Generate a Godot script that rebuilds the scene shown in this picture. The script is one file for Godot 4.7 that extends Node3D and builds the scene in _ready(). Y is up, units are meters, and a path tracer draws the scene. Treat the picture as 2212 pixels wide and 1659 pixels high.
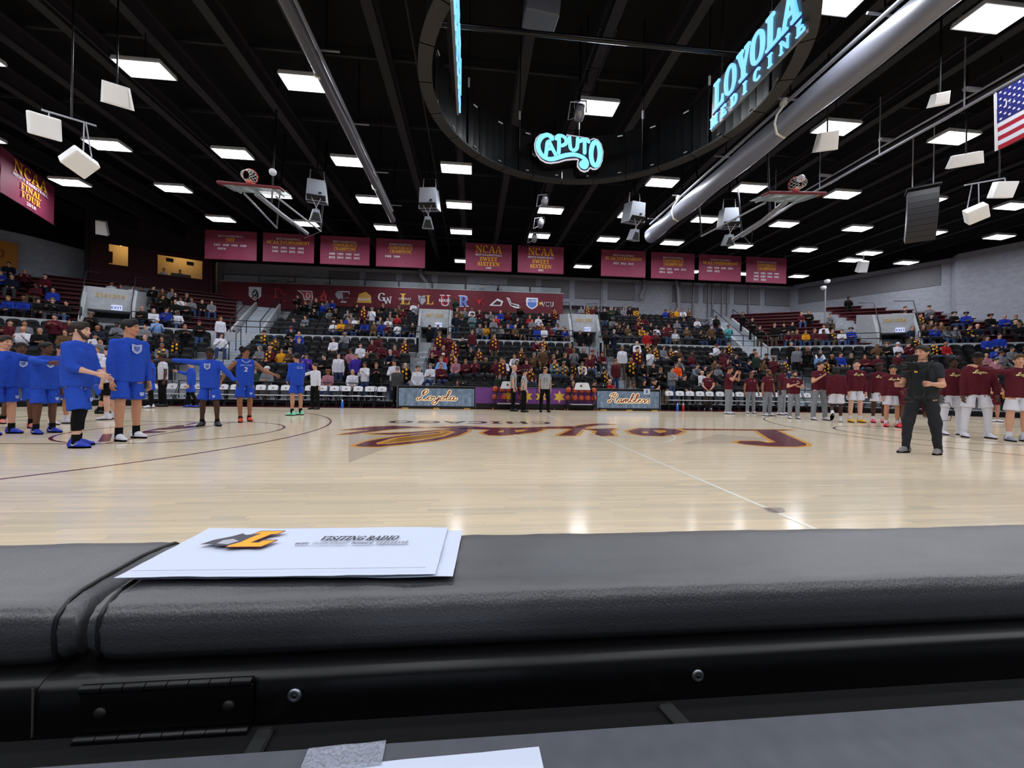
extends Node3D
# A basketball arena before tip-off, seen from the press table. X runs along the court, -Z across it, Y up; metres.

const MID_X := 2.635      # half-court line
const MID_Z := -8.92      # long axis of the court
const MAROON := Color(0.36, 0.10, 0.18)
const GOLD := Color(0.93, 0.68, 0.20)
var rng := RandomNumberGenerator.new()
var noise := FastNoiseLite.new()
var mats := {}
var counts := {}
var cache := {}

func _ready() -> void:
	rng.seed = 7
	noise.seed = 3
	noise.frequency = 1.0
	var cam := Camera3D.new()
	cam.name = "camera"
	cam.position = Vector3(0, 1.0788, 0)
	cam.rotation_degrees = Vector3(-0.088, -5.562, 0.94)
	cam.fov = 87.04
	cam.near = 0.05
	cam.far = 200.0
	add_child(cam)
	cam.current = true
	var env := Environment.new()
	env.background_mode = Environment.BG_COLOR
	env.background_color = Color(0, 0, 0)
	env.tonemap_mode = Environment.TONE_MAPPER_LINEAR
	env.tonemap_exposure = 1.25
	env.sdfgi_enabled = true
	env.ssao_enabled = true
	env.ssil_enabled = true
	var we := WorldEnvironment.new()
	we.name = "world_environment"
	we.environment = env
	add_child(we)
	mat("black_plastic", Color(0.04, 0.04, 0.045), 0.4)
	mat("black_steel", Color(0.05, 0.05, 0.06), 0.5, 0.6)
	build_lights()
	build_shell()
	build_court()
	build_stands()
	build_ceiling()
	build_ring()
	build_banners()
	build_sideline()
	build_desk()
	build_players()
	build_crowd()

# ---------------------------------------------------------------- helpers
func mat(key: String, col := Color.WHITE, rough := 0.6, metal := 0.0, spec := 0.5) -> StandardMaterial3D:
	if not mats.has(key):
		var m := StandardMaterial3D.new()
		m.resource_name = key
		m.albedo_color = col
		m.roughness = rough
		m.metallic = metal
		m.metallic_specular = spec
		mats[key] = m
	return mats[key]

func glow(key: String, col: Color, energy: float) -> StandardMaterial3D:
	if not mats.has(key):
		var m := mat(key, Color(0.8, 0.8, 0.8), 0.5)
		m.emission_enabled = true
		m.emission = col
		m.emission_energy_multiplier = energy
	return mats[key]

func cloth(col: Color, rough := 0.85) -> StandardMaterial3D:
	return mat("cloth_%s_%d" % [col.to_html(false), int(rough * 100)], col, rough, 0.0, 0.3)

func numbered(called: String) -> String:
	var n: int = counts.get(called, 0)
	counts[called] = n + 1
	return called if n == 0 else "%s_%03d" % [called, n]

func thing(called: String, label: String, category: String, at := Vector3.ZERO, turn := 0.0, group := "") -> Node3D:
	var o := Node3D.new()
	o.name = numbered(called)
	add_child(o)
	o.position = at
	o.rotation.y = turn
	o.set_meta("label", label)
	o.set_meta("category", category)
	if group:
		o.set_meta("group", group)
	return o

func struct(called: String, label := "", category := "") -> Node3D:
	var o := Node3D.new()
	o.name = numbered(called)
	add_child(o)
	o.set_meta("kind", "structure")
	if label:
		o.set_meta("label", label)
	if category:
		o.set_meta("category", category)
	return o

func part(parent: Node, called: String, mesh: Mesh, m: Material, xf := Transform3D()) -> MeshInstance3D:
	var o := MeshInstance3D.new()
	o.name = called
	o.mesh = mesh
	o.material_override = m
	o.transform = xf
	parent.add_child(o, true)
	return o

func stx() -> SurfaceTool:
	var st := SurfaceTool.new()
	st.begin(Mesh.PRIMITIVE_TRIANGLES)
	return st

func quad(st: SurfaceTool, a: Vector3, b: Vector3, c: Vector3, d: Vector3, uv := []) -> void:
	# a b c d counter-clockwise from outside
	var n := (b - a).cross(c - a)
	if n.length_squared() < 1e-16:
		n = (c - a).cross(d - a)
	n = n.normalized()
	var p := [a, b, c, d]
	for i in [0, 2, 1, 0, 3, 2]:
		st.set_normal(n)
		if uv:
			st.set_uv(uv[i])
		st.add_vertex(p[i])

func tri(st: SurfaceTool, a: Vector3, b: Vector3, c: Vector3) -> void:
	var n := (b - a).cross(c - a).normalized()
	for p in [a, c, b]:
		st.set_normal(n)
		st.add_vertex(p)

func bx(st: SurfaceTool, c: Vector3, s: Vector3, b := Basis()) -> void:
	var h := s * 0.5
	var v := []
	for i in 8:
		v.append(c + b * Vector3(h.x if i & 1 else -h.x, h.y if i & 2 else -h.y, h.z if i & 4 else -h.z))
	for f in [[4, 5, 7, 6], [1, 0, 2, 3], [5, 1, 3, 7], [0, 4, 6, 2], [6, 7, 3, 2], [0, 1, 5, 4]]:
		quad(st, v[f[0]], v[f[1]], v[f[2]], v[f[3]])

func box_mesh(s: Vector3) -> ArrayMesh:
	var st := stx()
	bx(st, Vector3.ZERO, s)
	return st.commit()

func ubox(key: String) -> ArrayMesh:   # shared unit box
	if not cache.has(key):
		cache[key] = box_mesh(Vector3.ONE)
	return cache[key]

func sbox(parent: Node, called: String, c: Vector3, s: Vector3, m: Material, turn := 0.0) -> MeshInstance3D:
	return part(parent, called, chamfer(s, minf(0.012, minf(s.x, minf(s.y, s.z)) * 0.2)), m, Transform3D(Basis(Vector3.UP, turn), c))

func chamfer(s: Vector3, r: float) -> ArrayMesh:
	# box with chamfered edges
	var key := "ch%.3f_%.3f_%.3f_%.3f" % [s.x, s.y, s.z, r]
	if cache.has(key):
		return cache[key]
	var st := stx()
	var h := s * 0.5
	var k := h - Vector3(r, r, r)
	for ax in 3:
		var u := (ax + 1) % 3
		var w := (ax + 2) % 3
		for sg in [-1.0, 1.0]:
			var q := []
			for e in [[-1, -1], [1, -1], [1, 1], [-1, 1]]:
				var p := Vector3.ZERO
				p[ax] = h[ax] * sg
				p[u] = k[u] * e[0]
				p[w] = k[w] * e[1]
				q.append(p)
			if sg < 0:
				q.reverse()
			quad(st, q[0], q[1], q[2], q[3])
		# edges along ax
		for su in [-1.0, 1.0]:
			for sw in [-1.0, 1.0]:
				var a := Vector3.ZERO
				var b := Vector3.ZERO
				a[u] = h[u] * su
				a[w] = k[w] * sw
				b[u] = k[u] * su
				b[w] = h[w] * sw
				var a2 := a
				var b2 := b
				a[ax] = -k[ax]
				b[ax] = -k[ax]
				a2[ax] = k[ax]
				b2[ax] = k[ax]
				if su * sw > 0:
					quad(st, a, b, b2, a2)
				else:
					quad(st, b, a, a2, b2)
	for i in 8:
		var sx := Vector3(1.0 if i & 1 else -1.0, 1.0 if i & 2 else -1.0, 1.0 if i & 4 else -1.0)
		var p := [Vector3(h.x, k.y, k.z) * sx, Vector3(k.x, h.y, k.z) * sx, Vector3(k.x, k.y, h.z) * sx]
		if sx.x * sx.y * sx.z < 0:
			p.reverse()
		tri(st, p[0], p[1], p[2])
	cache[key] = st.commit()
	return cache[key]

func tube(st: SurfaceTool, pts: Array, r: float, n := 8, r2 := -1.0) -> void:
	var m := pts.size()
	var prev_u := Vector3.ZERO
	var rings := []
	var norms := []
	for i in m:
		var t: Vector3 = (pts[mini(i + 1, m - 1)] - pts[maxi(i - 1, 0)]).normalized()
		var u := prev_u - t * prev_u.dot(t)
		if u.length() < 0.1:
			u = t.cross(Vector3.UP if absf(t.y) < 0.9 else Vector3.RIGHT)
		u = u.normalized()
		prev_u = u
		var w := t.cross(u)
		var rr := r if r2 < 0 else lerpf(r, r2, float(i) / (m - 1))
		var ring := []
		var nr := []
		for j in n:
			var a := TAU * j / n
			var d := u * cos(a) + w * sin(a)
			ring.append(pts[i] + d * rr)
			nr.append(d)
		rings.append(ring)
		norms.append(nr)
	for i in m - 1:
		for j in n:
			var k := (j + 1) % n
			var q := [[i, j], [i, k], [i + 1, k], [i + 1, j]]
			for e in [0, 2, 1, 0, 3, 2]:
				st.set_normal(norms[q[e][0]][q[e][1]])
				st.add_vertex(rings[q[e][0]][q[e][1]])
	for e in [0, m - 1]:
		var nn: Vector3 = (pts[0] - pts[1]).normalized() if e == 0 else (pts[m - 1] - pts[m - 2]).normalized()
		for j in range(1, n - 1):
			var o := [rings[e][0], rings[e][j], rings[e][j + 1]]
			if e > 0:
				o.reverse()
			for p in o:
				st.set_normal(nn)
				st.add_vertex(p)

func rod(a: Vector3, b: Vector3, r: float, n := 8) -> ArrayMesh:
	var st := stx()
	tube(st, [a, b], r, n)
	return st.commit()

func pipe(pts: Array, r: float, n := 8) -> ArrayMesh:
	var st := stx()
	tube(st, pts, r, n)
	return st.commit()

func lathe(prof: Array, n := 16, smooth := true) -> ArrayMesh:
	# prof: [[r, y], ...] bottom to top
	var st := stx()
	st.set_smooth_group(0 if smooth else -1)
	for i in prof.size() - 1:
		for j in n:
			var a := TAU * j / n
			var b := TAU * (j + 1) / n
			var p0 := Vector3(cos(a) * prof[i][0], prof[i][1], sin(a) * prof[i][0])
			var p1 := Vector3(cos(b) * prof[i][0], prof[i][1], sin(b) * prof[i][0])
			var p2 := Vector3(cos(b) * prof[i + 1][0], prof[i + 1][1], sin(b) * prof[i + 1][0])
			var p3 := Vector3(cos(a) * prof[i + 1][0], prof[i + 1][1], sin(a) * prof[i + 1][0])
			for p in [p0, p1, p2]:
				st.add_vertex(p)
			for p in [p0, p2, p3]:
				st.add_vertex(p)
	st.generate_normals()
	return st.commit()

func ball(r: float, n := 20) -> Mesh:
	var s := SphereMesh.new()
	s.radius = r
	s.height = r * 2
	s.radial_segments = n
	s.rings = n / 2
	return s

func prism(poly: PackedVector2Array, depth: float) -> ArrayMesh:
	# polygon in XY, extruded from z = 0 back to z = -depth, front faces +Z
	var st := stx()
	var idx := Geometry2D.triangulate_polygon(poly)
	for i in range(0, idx.size(), 3):
		var a := poly[idx[i]]
		var b := poly[idx[i + 1]]
		var c := poly[idx[i + 2]]
		if (b - a).cross(c - a) < 0:
			var t := b
			b = c
			c = t
		tri(st, Vector3(a.x, a.y, 0), Vector3(b.x, b.y, 0), Vector3(c.x, c.y, 0))
		if depth > 0:
			tri(st, Vector3(a.x, a.y, -depth), Vector3(c.x, c.y, -depth), Vector3(b.x, b.y, -depth))
	if depth > 0:
		var cw := Geometry2D.is_polygon_clockwise(poly)
		for i in poly.size():
			var a := poly[i]
			var b := poly[(i + 1) % poly.size()]
			if cw:
				var t := a
				a = b
				b = t
			quad(st, Vector3(a.x, a.y, -depth), Vector3(b.x, b.y, -depth), Vector3(b.x, b.y, 0), Vector3(a.x, a.y, 0))
	return st.commit()

func pv(flat: Array) -> PackedVector2Array:
	var o := PackedVector2Array()
	for i in range(0, flat.size(), 2):
		o.append(Vector2(flat[i], flat[i + 1]))
	return o

func rect(x0: float, y0: float, x1: float, y1: float) -> PackedVector2Array:
	return PackedVector2Array([Vector2(x0, y0), Vector2(x1, y0), Vector2(x1, y1), Vector2(x0, y1)])

func text(s: String, height: float, depth: float, font := "Droid Serif", bold := true, width := 0.0) -> ArrayMesh:
	# lettering centred on its own middle, capitals `height` tall, optionally fitted to a width
	var key := "tx_%s_%s_%.3f_%.3f_%s_%.3f" % [s, font, height, depth, bold, width]
	if cache.has(key):
		return cache[key]
	var f := SystemFont.new()
	f.font_names = PackedStringArray([font])
	f.font_weight = 700 if bold else 400
	var t := TextMesh.new()
	t.font = f
	t.font_size = 32
	t.text = s
	t.depth = 1.0
	t.curve_step = 2.0
	t.pixel_size = 0.01
	var arr := t.get_mesh_arrays()
	var v: PackedVector3Array = arr[Mesh.ARRAY_VERTEX]
	var lo := Vector3(1e9, 1e9, 1e9)
	var hi := -lo
	for p in v:
		lo = lo.min(p)
		hi = hi.max(p)
	var sy := height / maxf(hi.y - lo.y, 1e-5)
	var sx := sy if width <= 0 else width / maxf(hi.x - lo.x, 1e-5)
	var c := (lo + hi) * 0.5
	for i in v.size():
		v[i] = Vector3((v[i].x - c.x) * sx, (v[i].y - c.y) * sy, depth if v[i].z > c.z else 0.0)
	arr[Mesh.ARRAY_VERTEX] = v
	var m := ArrayMesh.new()
	m.add_surface_from_arrays(Mesh.PRIMITIVE_TRIANGLES, arr)
	cache[key] = m
	return m

func smooth_path(p: Array, steps := 6) -> Array:
	# Catmull-Rom through 2D points given flat
	var q := pv(p)
	var o := []
	for i in q.size() - 1:
		var a := q[maxi(i - 1, 0)]
		var b := q[i]
		var c := q[i + 1]
		var d := q[mini(i + 2, q.size() - 1)]
		for s in steps:
			o.append(b.cubic_interpolate(c, a, d, float(s) / steps))
	o.append(q[q.size() - 1])
	return o

func strokes(paths: Array, w: float, thick := 0.004, slim := 0.45) -> ArrayMesh:
	# flat brush lettering: ribbons whose width follows a slanted nib, facing +Z
	var st := stx()
	for p in paths:
		var q := smooth_path(p, 5)
		var prev := []
		for i in q.size():
			var t: Vector2 = (q[mini(i + 1, q.size() - 1)] - q[maxi(i - 1, 0)]).normalized()
			var nib := absf(t.dot(Vector2(0.34, 0.94)))
			var hw := w * 0.5 * lerpf(slim, 1.0, nib)
			var n := Vector2(-t.y, t.x) * hw
			var cur := [q[i] + n, q[i] - n]
			if prev:
				quad(st, Vector3(prev[1].x, prev[1].y, thick), Vector3(cur[1].x, cur[1].y, thick), Vector3(cur[0].x, cur[0].y, thick), Vector3(prev[0].x, prev[0].y, thick))
			for k in 8:
				var a0 := TAU * k / 8
				var a1 := TAU * (k + 1) / 8
				tri(st, Vector3(q[i].x, q[i].y, thick), Vector3(q[i].x + cos(a0) * hw * 0.96, q[i].y + sin(a0) * hw * 0.96, thick), Vector3(q[i].x + cos(a1) * hw * 0.96, q[i].y + sin(a1) * hw * 0.96, thick))
			prev = cur
	return st.commit()

func xf(at: Vector3, turn := 0.0, pitch := 0.0, roll := 0.0, sc := Vector3.ONE) -> Transform3D:
	return Transform3D(Basis.from_euler(Vector3(pitch, turn, roll)) * Basis.from_scale(sc), at)

# script lettering drawn once, baseline y = 0, x-height about 1
func script_word(word: String) -> Array:
	if word == "Loyola":
		return [
			[1.9, 2.9, 1.2, 2.4, 1.3, 1.7, 2.0, 1.9, 2.5, 2.7, 2.2, 3.1, 1.7, 2.8, 1.2, 1.2, 0.6, 0.15, 0.0, 0.0, 0.0, 0.5, 0.8, 0.5, 1.6, 0.05, 2.3, 0.1, 3.0, 0.9],
			[3.8, 1.0, 3.1, 0.9, 2.9, 0.3, 3.3, -0.02, 3.9, 0.3, 4.0, 0.9, 3.6, 1.05, 4.0, 0.8, 4.6, 0.95],
			[4.6, 1.0, 4.7, 0.3, 5.1, 0.05, 5.7, 0.5, 5.9, 1.0],
			[5.95, 1.0, 5.6, -0.3, 5.0, -1.1, 4.4, -1.0, 4.6, -0.5, 5.6, 0.0, 6.3, 0.5],
			[7.1, 1.0, 6.5, 0.9, 6.3, 0.3, 6.7, -0.02, 7.3, 0.3, 7.4, 0.9, 7.0, 1.05, 7.5, 0.85, 8.0, 1.1],
			[7.9, 0.6, 8.5, 1.6, 8.8, 2.6, 8.5, 2.8, 8.2, 2.0, 8.0, 0.6, 8.2, 0.0, 8.8, 0.3, 9.2, 0.8],
			[10.1, 0.95, 9.5, 0.95, 9.1, 0.4, 9.4, -0.02, 9.9, 0.4, 10.2, 1.0, 10.05, 0.3, 10.4, 0.0, 11.0, 0.6]]
	return [
		[0.9, 2.7, 0.6, 1.4, 0.2, 0.2, -0.3, 0.0, -0.3, 0.5, 0.4, 0.6],
		[-0.1, 2.2, 0.5, 2.8, 1.6, 3.0, 2.2, 2.4, 1.8, 1.6, 0.8, 1.4, 1.4, 1.2, 1.9, 0.2, 2.5, 0.0, 3.0, 0.6],
		[3.8, 0.95, 3.2, 0.95, 2.8, 0.4, 3.1, -0.02, 3.6, 0.4, 3.9, 1.0, 3.75, 0.3, 4.0, 0.0, 4.5, 0.7],
		[4.5, 1.0, 4.4, 0.0, 4.8, 0.8, 5.2, 1.0, 5.15, 0.0, 5.5, 0.8, 5.95, 1.0, 5.9, 0.2, 6.2, 0.0, 6.7, 0.7],
		[6.6, 0.6, 7.2, 1.6, 7.5, 2.6, 7.2, 2.8, 6.9, 2.0, 6.7, 0.6, 6.9, 0.0, 7.5, 0.1, 7.8, 0.7, 7.3, 0.95, 7.9, 0.8, 8.3, 0.9],
		[8.1, 0.6, 8.7, 1.6, 9.0, 2.6, 8.7, 2.8, 8.4, 2.0, 8.2, 0.6, 8.4, 0.0, 9.0, 0.3, 9.4, 0.8],
		[9.2, 0.45, 9.9, 0.7, 9.9, 1.05, 9.5, 0.95, 9.2, 0.4, 9.5, 0.0, 10.1, 0.1, 10.7, 0.8],
		[10.7, 1.1, 10.9, 0.9, 11.4, 0.95, 11.2, 0.3, 11.4, 0.0, 11.9, 0.6],
		[11.9, 0.6, 12.4, 1.2, 12.7, 0.5, 12.5, 0.0, 12.0, 0.1]]

# ---------------------------------------------------------------- lights
const LX := [-27.5, -23.1, -18.65, -14.2, -9.62, -5.16, -0.82, 3.85, 8.15, 12.25, 16.8, 21.2, 25.8, 30.2]

func build_lights() -> void:
	var rows := [[-30.0, 5, 12], [-24.2, 3, 12], [-20.6, 2, 13], [-17.1, 2, 12], [-12.75, 2, 11], [-8.57, 2, 11], [-4.4, 2, 11], [0.0, 1, 12], [3.6, 1, 12], [7.2, 2, 11], [12.5, 4, 9]]
	for r in rows:
		for i in range(r[1], r[2] + 1):
			var x: float = LX[i]
			if r[0] == -12.75 and (i == 6 or i == 8):
				continue                      # dark inside the hanging ring
			if r[0] == -8.57 and i > 4 and i < 8:
				continue
			if r[0] == -30.0 and (i == 6 or i == 7 or i == 8):
				pass
			high_bay(Vector3(x, 10.0, r[0]), i - r[1] + 1, rows.find(r))
	for p in [Vector3(26.0, 10.0, -25.7), Vector3(30.2, 10.0, -25.65)]:
		high_bay(p, 1 if p.x < 28 else 2, 11)

func high_bay(at: Vector3, n: int, row: int) -> void:
	var where: String = ["behind the far banners", "just before the far banners", "above the lower stand", "above the far benches", "just past the hanging ring", "level with mid-court", "nearer than mid-court", "over the press tables", "behind the press tables", "over the near stand", "by the near wall", "in the right corner"][row]
	var t := thing("ceiling_light", "white rectangular high-bay lamp, %s from left in the row %s" % [ordinal(n), where], "ceiling light", at, 0, "high-bay lamps in the roof")
	if not cache.has("bay"):
		var st := stx()
		bx(st, Vector3(0, 0.07, 0), Vector3(1.26, 0.1, 0.68))
		bx(st, Vector3(0, 0.15, 0), Vector3(0.9, 0.08, 0.3))
		for s in [-1, 1]:
			bx(st, Vector3(s * 0.635, 0.035, 0), Vector3(0.02, 0.07, 0.7))
			bx(st, Vector3(0, 0.035, s * 0.345), Vector3(1.29, 0.07, 0.02))
		cache["bay"] = st.commit()
		cache["lens"] = chamfer(Vector3(1.22, 0.03, 0.64), 0.008)
		cache["bayrods"] = rod(Vector3(0, 0.18, 0), Vector3(0, 1.1, 0), 0.012, 5)
	part(t, "housing", cache["bay"], mat("bay_housing", Color(0.75, 0.76, 0.78), 0.5))
	part(t, "diffuser", cache["lens"], glow("lamp_face", Color(0.97, 0.98, 1.0), 4.0))
	part(t, "suspension_rod", cache["bayrods"], mat("black_steel", Color(0.05, 0.05, 0.06), 0.5, 0.6))
	var l := AreaLight3D.new()
	l.name = "lamp_beam"
	l.position = Vector3(0, -0.05, 0)
	l.rotation_degrees.x = -90
	l.area_size = Vector2(1.2, 0.62)
	l.light_energy = 7.0
	l.light_color = Color(0.96, 0.97, 1.0)
	l.area_range = 60.0
	l.area_attenuation = 2.0
	l.shadow_enabled = true
	t.add_child(l)

# ---------------------------------------------------------------- shell
func noise_tex(a: Color, b: Color, freq: float, seed_: int, size := 256) -> NoiseTexture2D:
	var n := FastNoiseLite.new()
	n.seed = seed_
	n.frequency = freq
	n.fractal_octaves = 4
	var g := Gradient.new()
	g.set_color(0, a)
	g.set_color(1, b)
	var t := NoiseTexture2D.new()
	t.noise = n
	t.width = size
	t.height = size
	t.seamless = true
	t.color_ramp = g
	return t

func grainy(key: String, a: Color, b: Color, scale: float, rough: float, freq := 0.03) -> StandardMaterial3D:
	if not mats.has(key):
		var m := mat(key, Color.WHITE, rough, 0.0, 0.35)
		m.albedo_texture = noise_tex(a, b, freq, key.hash() % 1000)
		m.uv1_triplanar = true
		m.uv1_world_triplanar = true
		m.uv1_scale = Vector3.ONE * scale
	return mats[key]

func wall_slab(parent: Node, called: String, a: Vector2, b: Vector2, y0: float, y1: float, m: Material, thick := 0.3) -> MeshInstance3D:
	# vertical slab whose inner face runs a -> b (seen with a on the left from inside)
	var d := (b - a)
	var ln := d.length()
	var ang := atan2(-d.y, d.x)
	var c := (a + b) * 0.5
	var nrm := Vector2(d.y, -d.x).normalized() * thick * 0.5
	return part(parent, called, chamfer(Vector3(ln, y1 - y0, thick), 0.01), m, Transform3D(Basis(Vector3.UP, ang), Vector3(c.x + nrm.x, (y0 + y1) * 0.5, c.y + nrm.y)))

func build_shell() -> void:
	var grey := grainy("grey_block", Color(0.55, 0.56, 0.60), Color(0.64, 0.65, 0.69), 0.35, 0.9)
	var black := grainy("black_paint", Color(0.035, 0.035, 0.04), Color(0.055, 0.055, 0.062), 0.3, 0.85)
	# floor slab below everything
	var fl := struct("floor", "pale maple sports floor with maroon and gold markings", "floor")
	part(fl, "subfloor", box_mesh(Vector3(72, 0.3, 62)), grainy("dark_concrete", Color(0.16, 0.16, 0.17), Color(0.22, 0.22, 0.23), 0.4, 0.8), Transform3D(Basis(), Vector3(2, -0.22, -8)))
	var ce := struct("ceiling", "black painted roof deck above the beams", "ceiling")
	part(ce, "roof_deck", box_mesh(Vector3(72, 0.3, 62)), black, Transform3D(Basis(), Vector3(2, 12.4, -8)))
	var w := struct("wall_far", "light grey masonry wall behind the far stand", "wall")
	wall_slab(w, "wall_face", Vector2(-30, -34), Vector2(28.6, -34), 0, 10.25, grey)
	wall_slab(w, "black_upper_wall", Vector2(-30, -33.9), Vector2(28.7, -33.9), 10.25, 12.3, black, 0.4)
	for i in 14:
		if i == 4 or i == 9:
			continue
		sbox(w, "acoustic_panel", Vector3(-10.5 + i * 2.9, 9.2, -33.95), Vector3(2.4, 1.5, 0.06), grainy("panel_grey", Color(0.42, 0.42, 0.44), Color(0.47, 0.47, 0.49), 0.8, 0.95))
	for x in [10.9, 18.0, 19.2, 20.6, 21.0, 21.9, 22.4, 24.4]:
		part(w, "conduit", rod(Vector3(x, 5.5, -33.88), Vector3(x, 10.2, -33.88), 0.07), mat("pipe_grey", Color(0.5, 0.5, 0.53), 0.5, 0.2))
	part(w, "conduit", rod(Vector3(19.0, 7.0, -33.8), Vector3(25.0, 7.0, -33.8), 0.05), mat("pipe_grey"))
	part(w, "duct", pipe([Vector3(17.4, 10.2, -33.6), Vector3(17.6, 9.6, -33.6), Vector3(17.7, 8.0, -33.6), Vector3(17.7, 5.6, -33.6)], 0.16, 10), mat("pipe_grey"))
	part(w, "duct", pipe([Vector3(14.6, 10.2, -33.7), Vector3(14.6, 9.4, -33.7), Vector3(14.35, 8.9, -33.7), Vector3(14.35, 8.5, -33.7)], 0.17, 10), mat("pipe_grey"))
	part(w, "duct", pipe([Vector3(-4.4, 10.2, -33.5), Vector3(-4.3, 9.7, -33.5), Vector3(-3.9, 9.2, -33.5), Vector3(-3.7, 8.6, -33.5)], 0.2, 10), mat("pipe_grey"))
	# dark glazed window strip right of the press box
	var win := struct("window_1", "strip of dark office windows in the grey wall", "window")
	for i in 6:
		var x := 7.6 + i * 1.22
		sbox(win, "pane", Vector3(x, 7.35, -33.93), Vector3(1.08, 0.95, 0.05), mat("dark_glass", Color(0.10, 0.10, 0.12), 0.15, 0.0, 0.6))
		sbox(win, "mullion", Vector3(x + 0.61, 7.35, -33.9), Vector3(0.12, 1.05, 0.12), mat("mullion", Color(0.62, 0.63, 0.66), 0.6))
	var wr := struct("wall_right", "light grey angled wall behind the corner bleachers", "wall")
	for seg in [[Vector2(28.6, -34), Vector2(33.2, -25.2)], [Vector2(33.2, -25.2), Vector2(32.6, -24.4)], [Vector2(32.6, -24.4), Vector2(36, -15)], [Vector2(36, -15), Vector2(37.5, 21)]]:
		wall_slab(wr, "wall_face", seg[0], seg[1], 0, 10.35, grey)
		wall_slab(wr, "black_upper_wall", seg[0], seg[1], 10.35, 12.3, black, 0.4)
	for seg in [[Vector2(28.75, -33.8), Vector2(33.1, -25.4)], [Vector2(32.75, -24.3), Vector2(35.9, -15.4)]]:
		var e := (seg[0] as Vector2).lerp(seg[1], 0.5)
		var nn := Vector2(-(seg[1].y - seg[0].y), seg[1].x - seg[0].x).normalized() * 0.05
		wall_slab(wr, "acoustic_panel", (seg[0] as Vector2).lerp(seg[1], 0.03) + nn, (seg[0] as Vector2).lerp(seg[1], 0.97) + nn, 8.55, 10.0, mat("panel_grey"), 0.08)
	var wl := struct("wall_left", "dark wall behind the corner stand on the left side", "wall")
	var dim := grey
	for seg in [[Vector2(-34, 21), Vector2(-33, -18)], [Vector2(-33, -18), Vector2(-27.0, -27.5)], [Vector2(-27.0, -27.5), Vector2(-25, -34)]]:
		wall_slab(wl, "wall_face", seg[0], seg[1], 0, 9.6, dim)
		wall_slab(wl, "black_upper_wall", seg[0], seg[1], 9.6, 12.3, black, 0.4)
	var wn := struct("wall_near", "grey wall behind the press seats", "wall")
	wall_slab(wn, "wall_face", Vector2(37.5, 21), Vector2(-34, 21), 0, 10, grey)
	wall_slab(wn, "black_upper_wall", Vector2(37.5, 21), Vector2(-34, 21), 10, 12.3, black, 0.4)

# ---------------------------------------------------------------- court
func maple(key: String, shade: float, seed_: int) -> StandardMaterial3D:
	if mats.has(key):
		return mats[key]
	# strips 57 mm wide of random length, each with its own tone and fine grain along its length
	var W := 1024
	var H := 1024
	var g := RandomNumberGenerator.new()
	g.seed = seed_
	var data := PackedByteArray()
	data.resize(W * H * 3)
	var rows := 42
	var gn := FastNoiseLite.new()
	gn.seed = seed_
	gn.frequency = 0.02
	var edges := []
	var tones := []
	var shifts := []
	for r in rows:
		var es := []
		var ts := []
		var x := 0
		while x < W:
			es.append(x)
			ts.append(g.randf_range(-1.0, 1.0) * (1.0 if g.randf() < 0.8 else 1.7))
			x += g.randi_range(70, 300)
		shifts.append(g.randi_range(0, W - 1))
		edges.append(es)
		tones.append(ts)
	for y in H:
		var r: int = mini(y * rows / H, rows - 1)
		var fy := float(y * rows) / H - r
		var es: Array = edges[r]
		var ts: Array = tones[r]
		var k := 0
		for xx in W:
			var x: int = (xx + shifts[r]) % W
			if x == 0:
				k = 0
			while k + 1 < es.size() and x >= es[k + 1]:
				k += 1
			var t: float = ts[k] * 0.036 + gn.get_noise_2d(x * 0.35, y * 6.0 + k * 97) * 0.06
			var joint := 0.93 if fy < 0.05 or x - es[k] < 1 else 1.0
			var b := shade * (1.0 + t) * joint
			var i := (y * W + xx) * 3
			data[i] = int(clampf(226.0 * b, 0, 255))
			data[i + 1] = int(clampf(209.0 * b * (1.0 - t * 0.2), 0, 255))
			data[i + 2] = int(clampf(180.0 * b * (1.0 - t * 0.5), 0, 255))
	var im := Image.create_from_data(W, H, false, Image.FORMAT_RGB8, data)
	var m := mat(key, Color.WHITE, 0.14, 0.0, 0.4)
	m.albedo_texture = ImageTexture.create_from_image(im)
	if not cache.has("ripple"):
		var n := FastNoiseLite.new()
		n.seed = 5
		n.frequency = 0.012
		n.fractal_octaves = 2
		var nt := NoiseTexture2D.new()
		nt.noise = n
		nt.width = 512
		nt.height = 512
		nt.seamless = true
		nt.as_normal_map = true
		nt.bump_strength = 1.0
		cache["ripple"] = nt
	m.normal_enabled = true
	m.normal_texture = cache["ripple"]
	m.normal_scale = 0.06
	return m

func floor_sheet(parent: Node, called: String, x0: float, x1: float, z0: float, z1: float, y: float, m: Material) -> void:
	var st := stx()
	var uv := func(p: Vector3) -> Vector2: return Vector2(p.x / 6.0, p.z / 2.4)
	var a := Vector3(x0, y, z1)
	var b := Vector3(x1, y, z1)
	var c := Vector3(x1, y, z0)
	var d := Vector3(x0, y, z0)
	for q in [[a, b, c, d], [a - Vector3(0, 0.06, 0), d - Vector3(0, 0.06, 0), c - Vector3(0, 0.06, 0), b - Vector3(0, 0.06, 0)]]:
		for i in [0, 2, 1, 0, 3, 2]:
			st.set_normal(Vector3.UP)
			st.set_uv(uv.call(q[i]))
			st.add_vertex(q[i])
	st.generate_tangents()
	part(parent, called, st.commit(), m)

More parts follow.
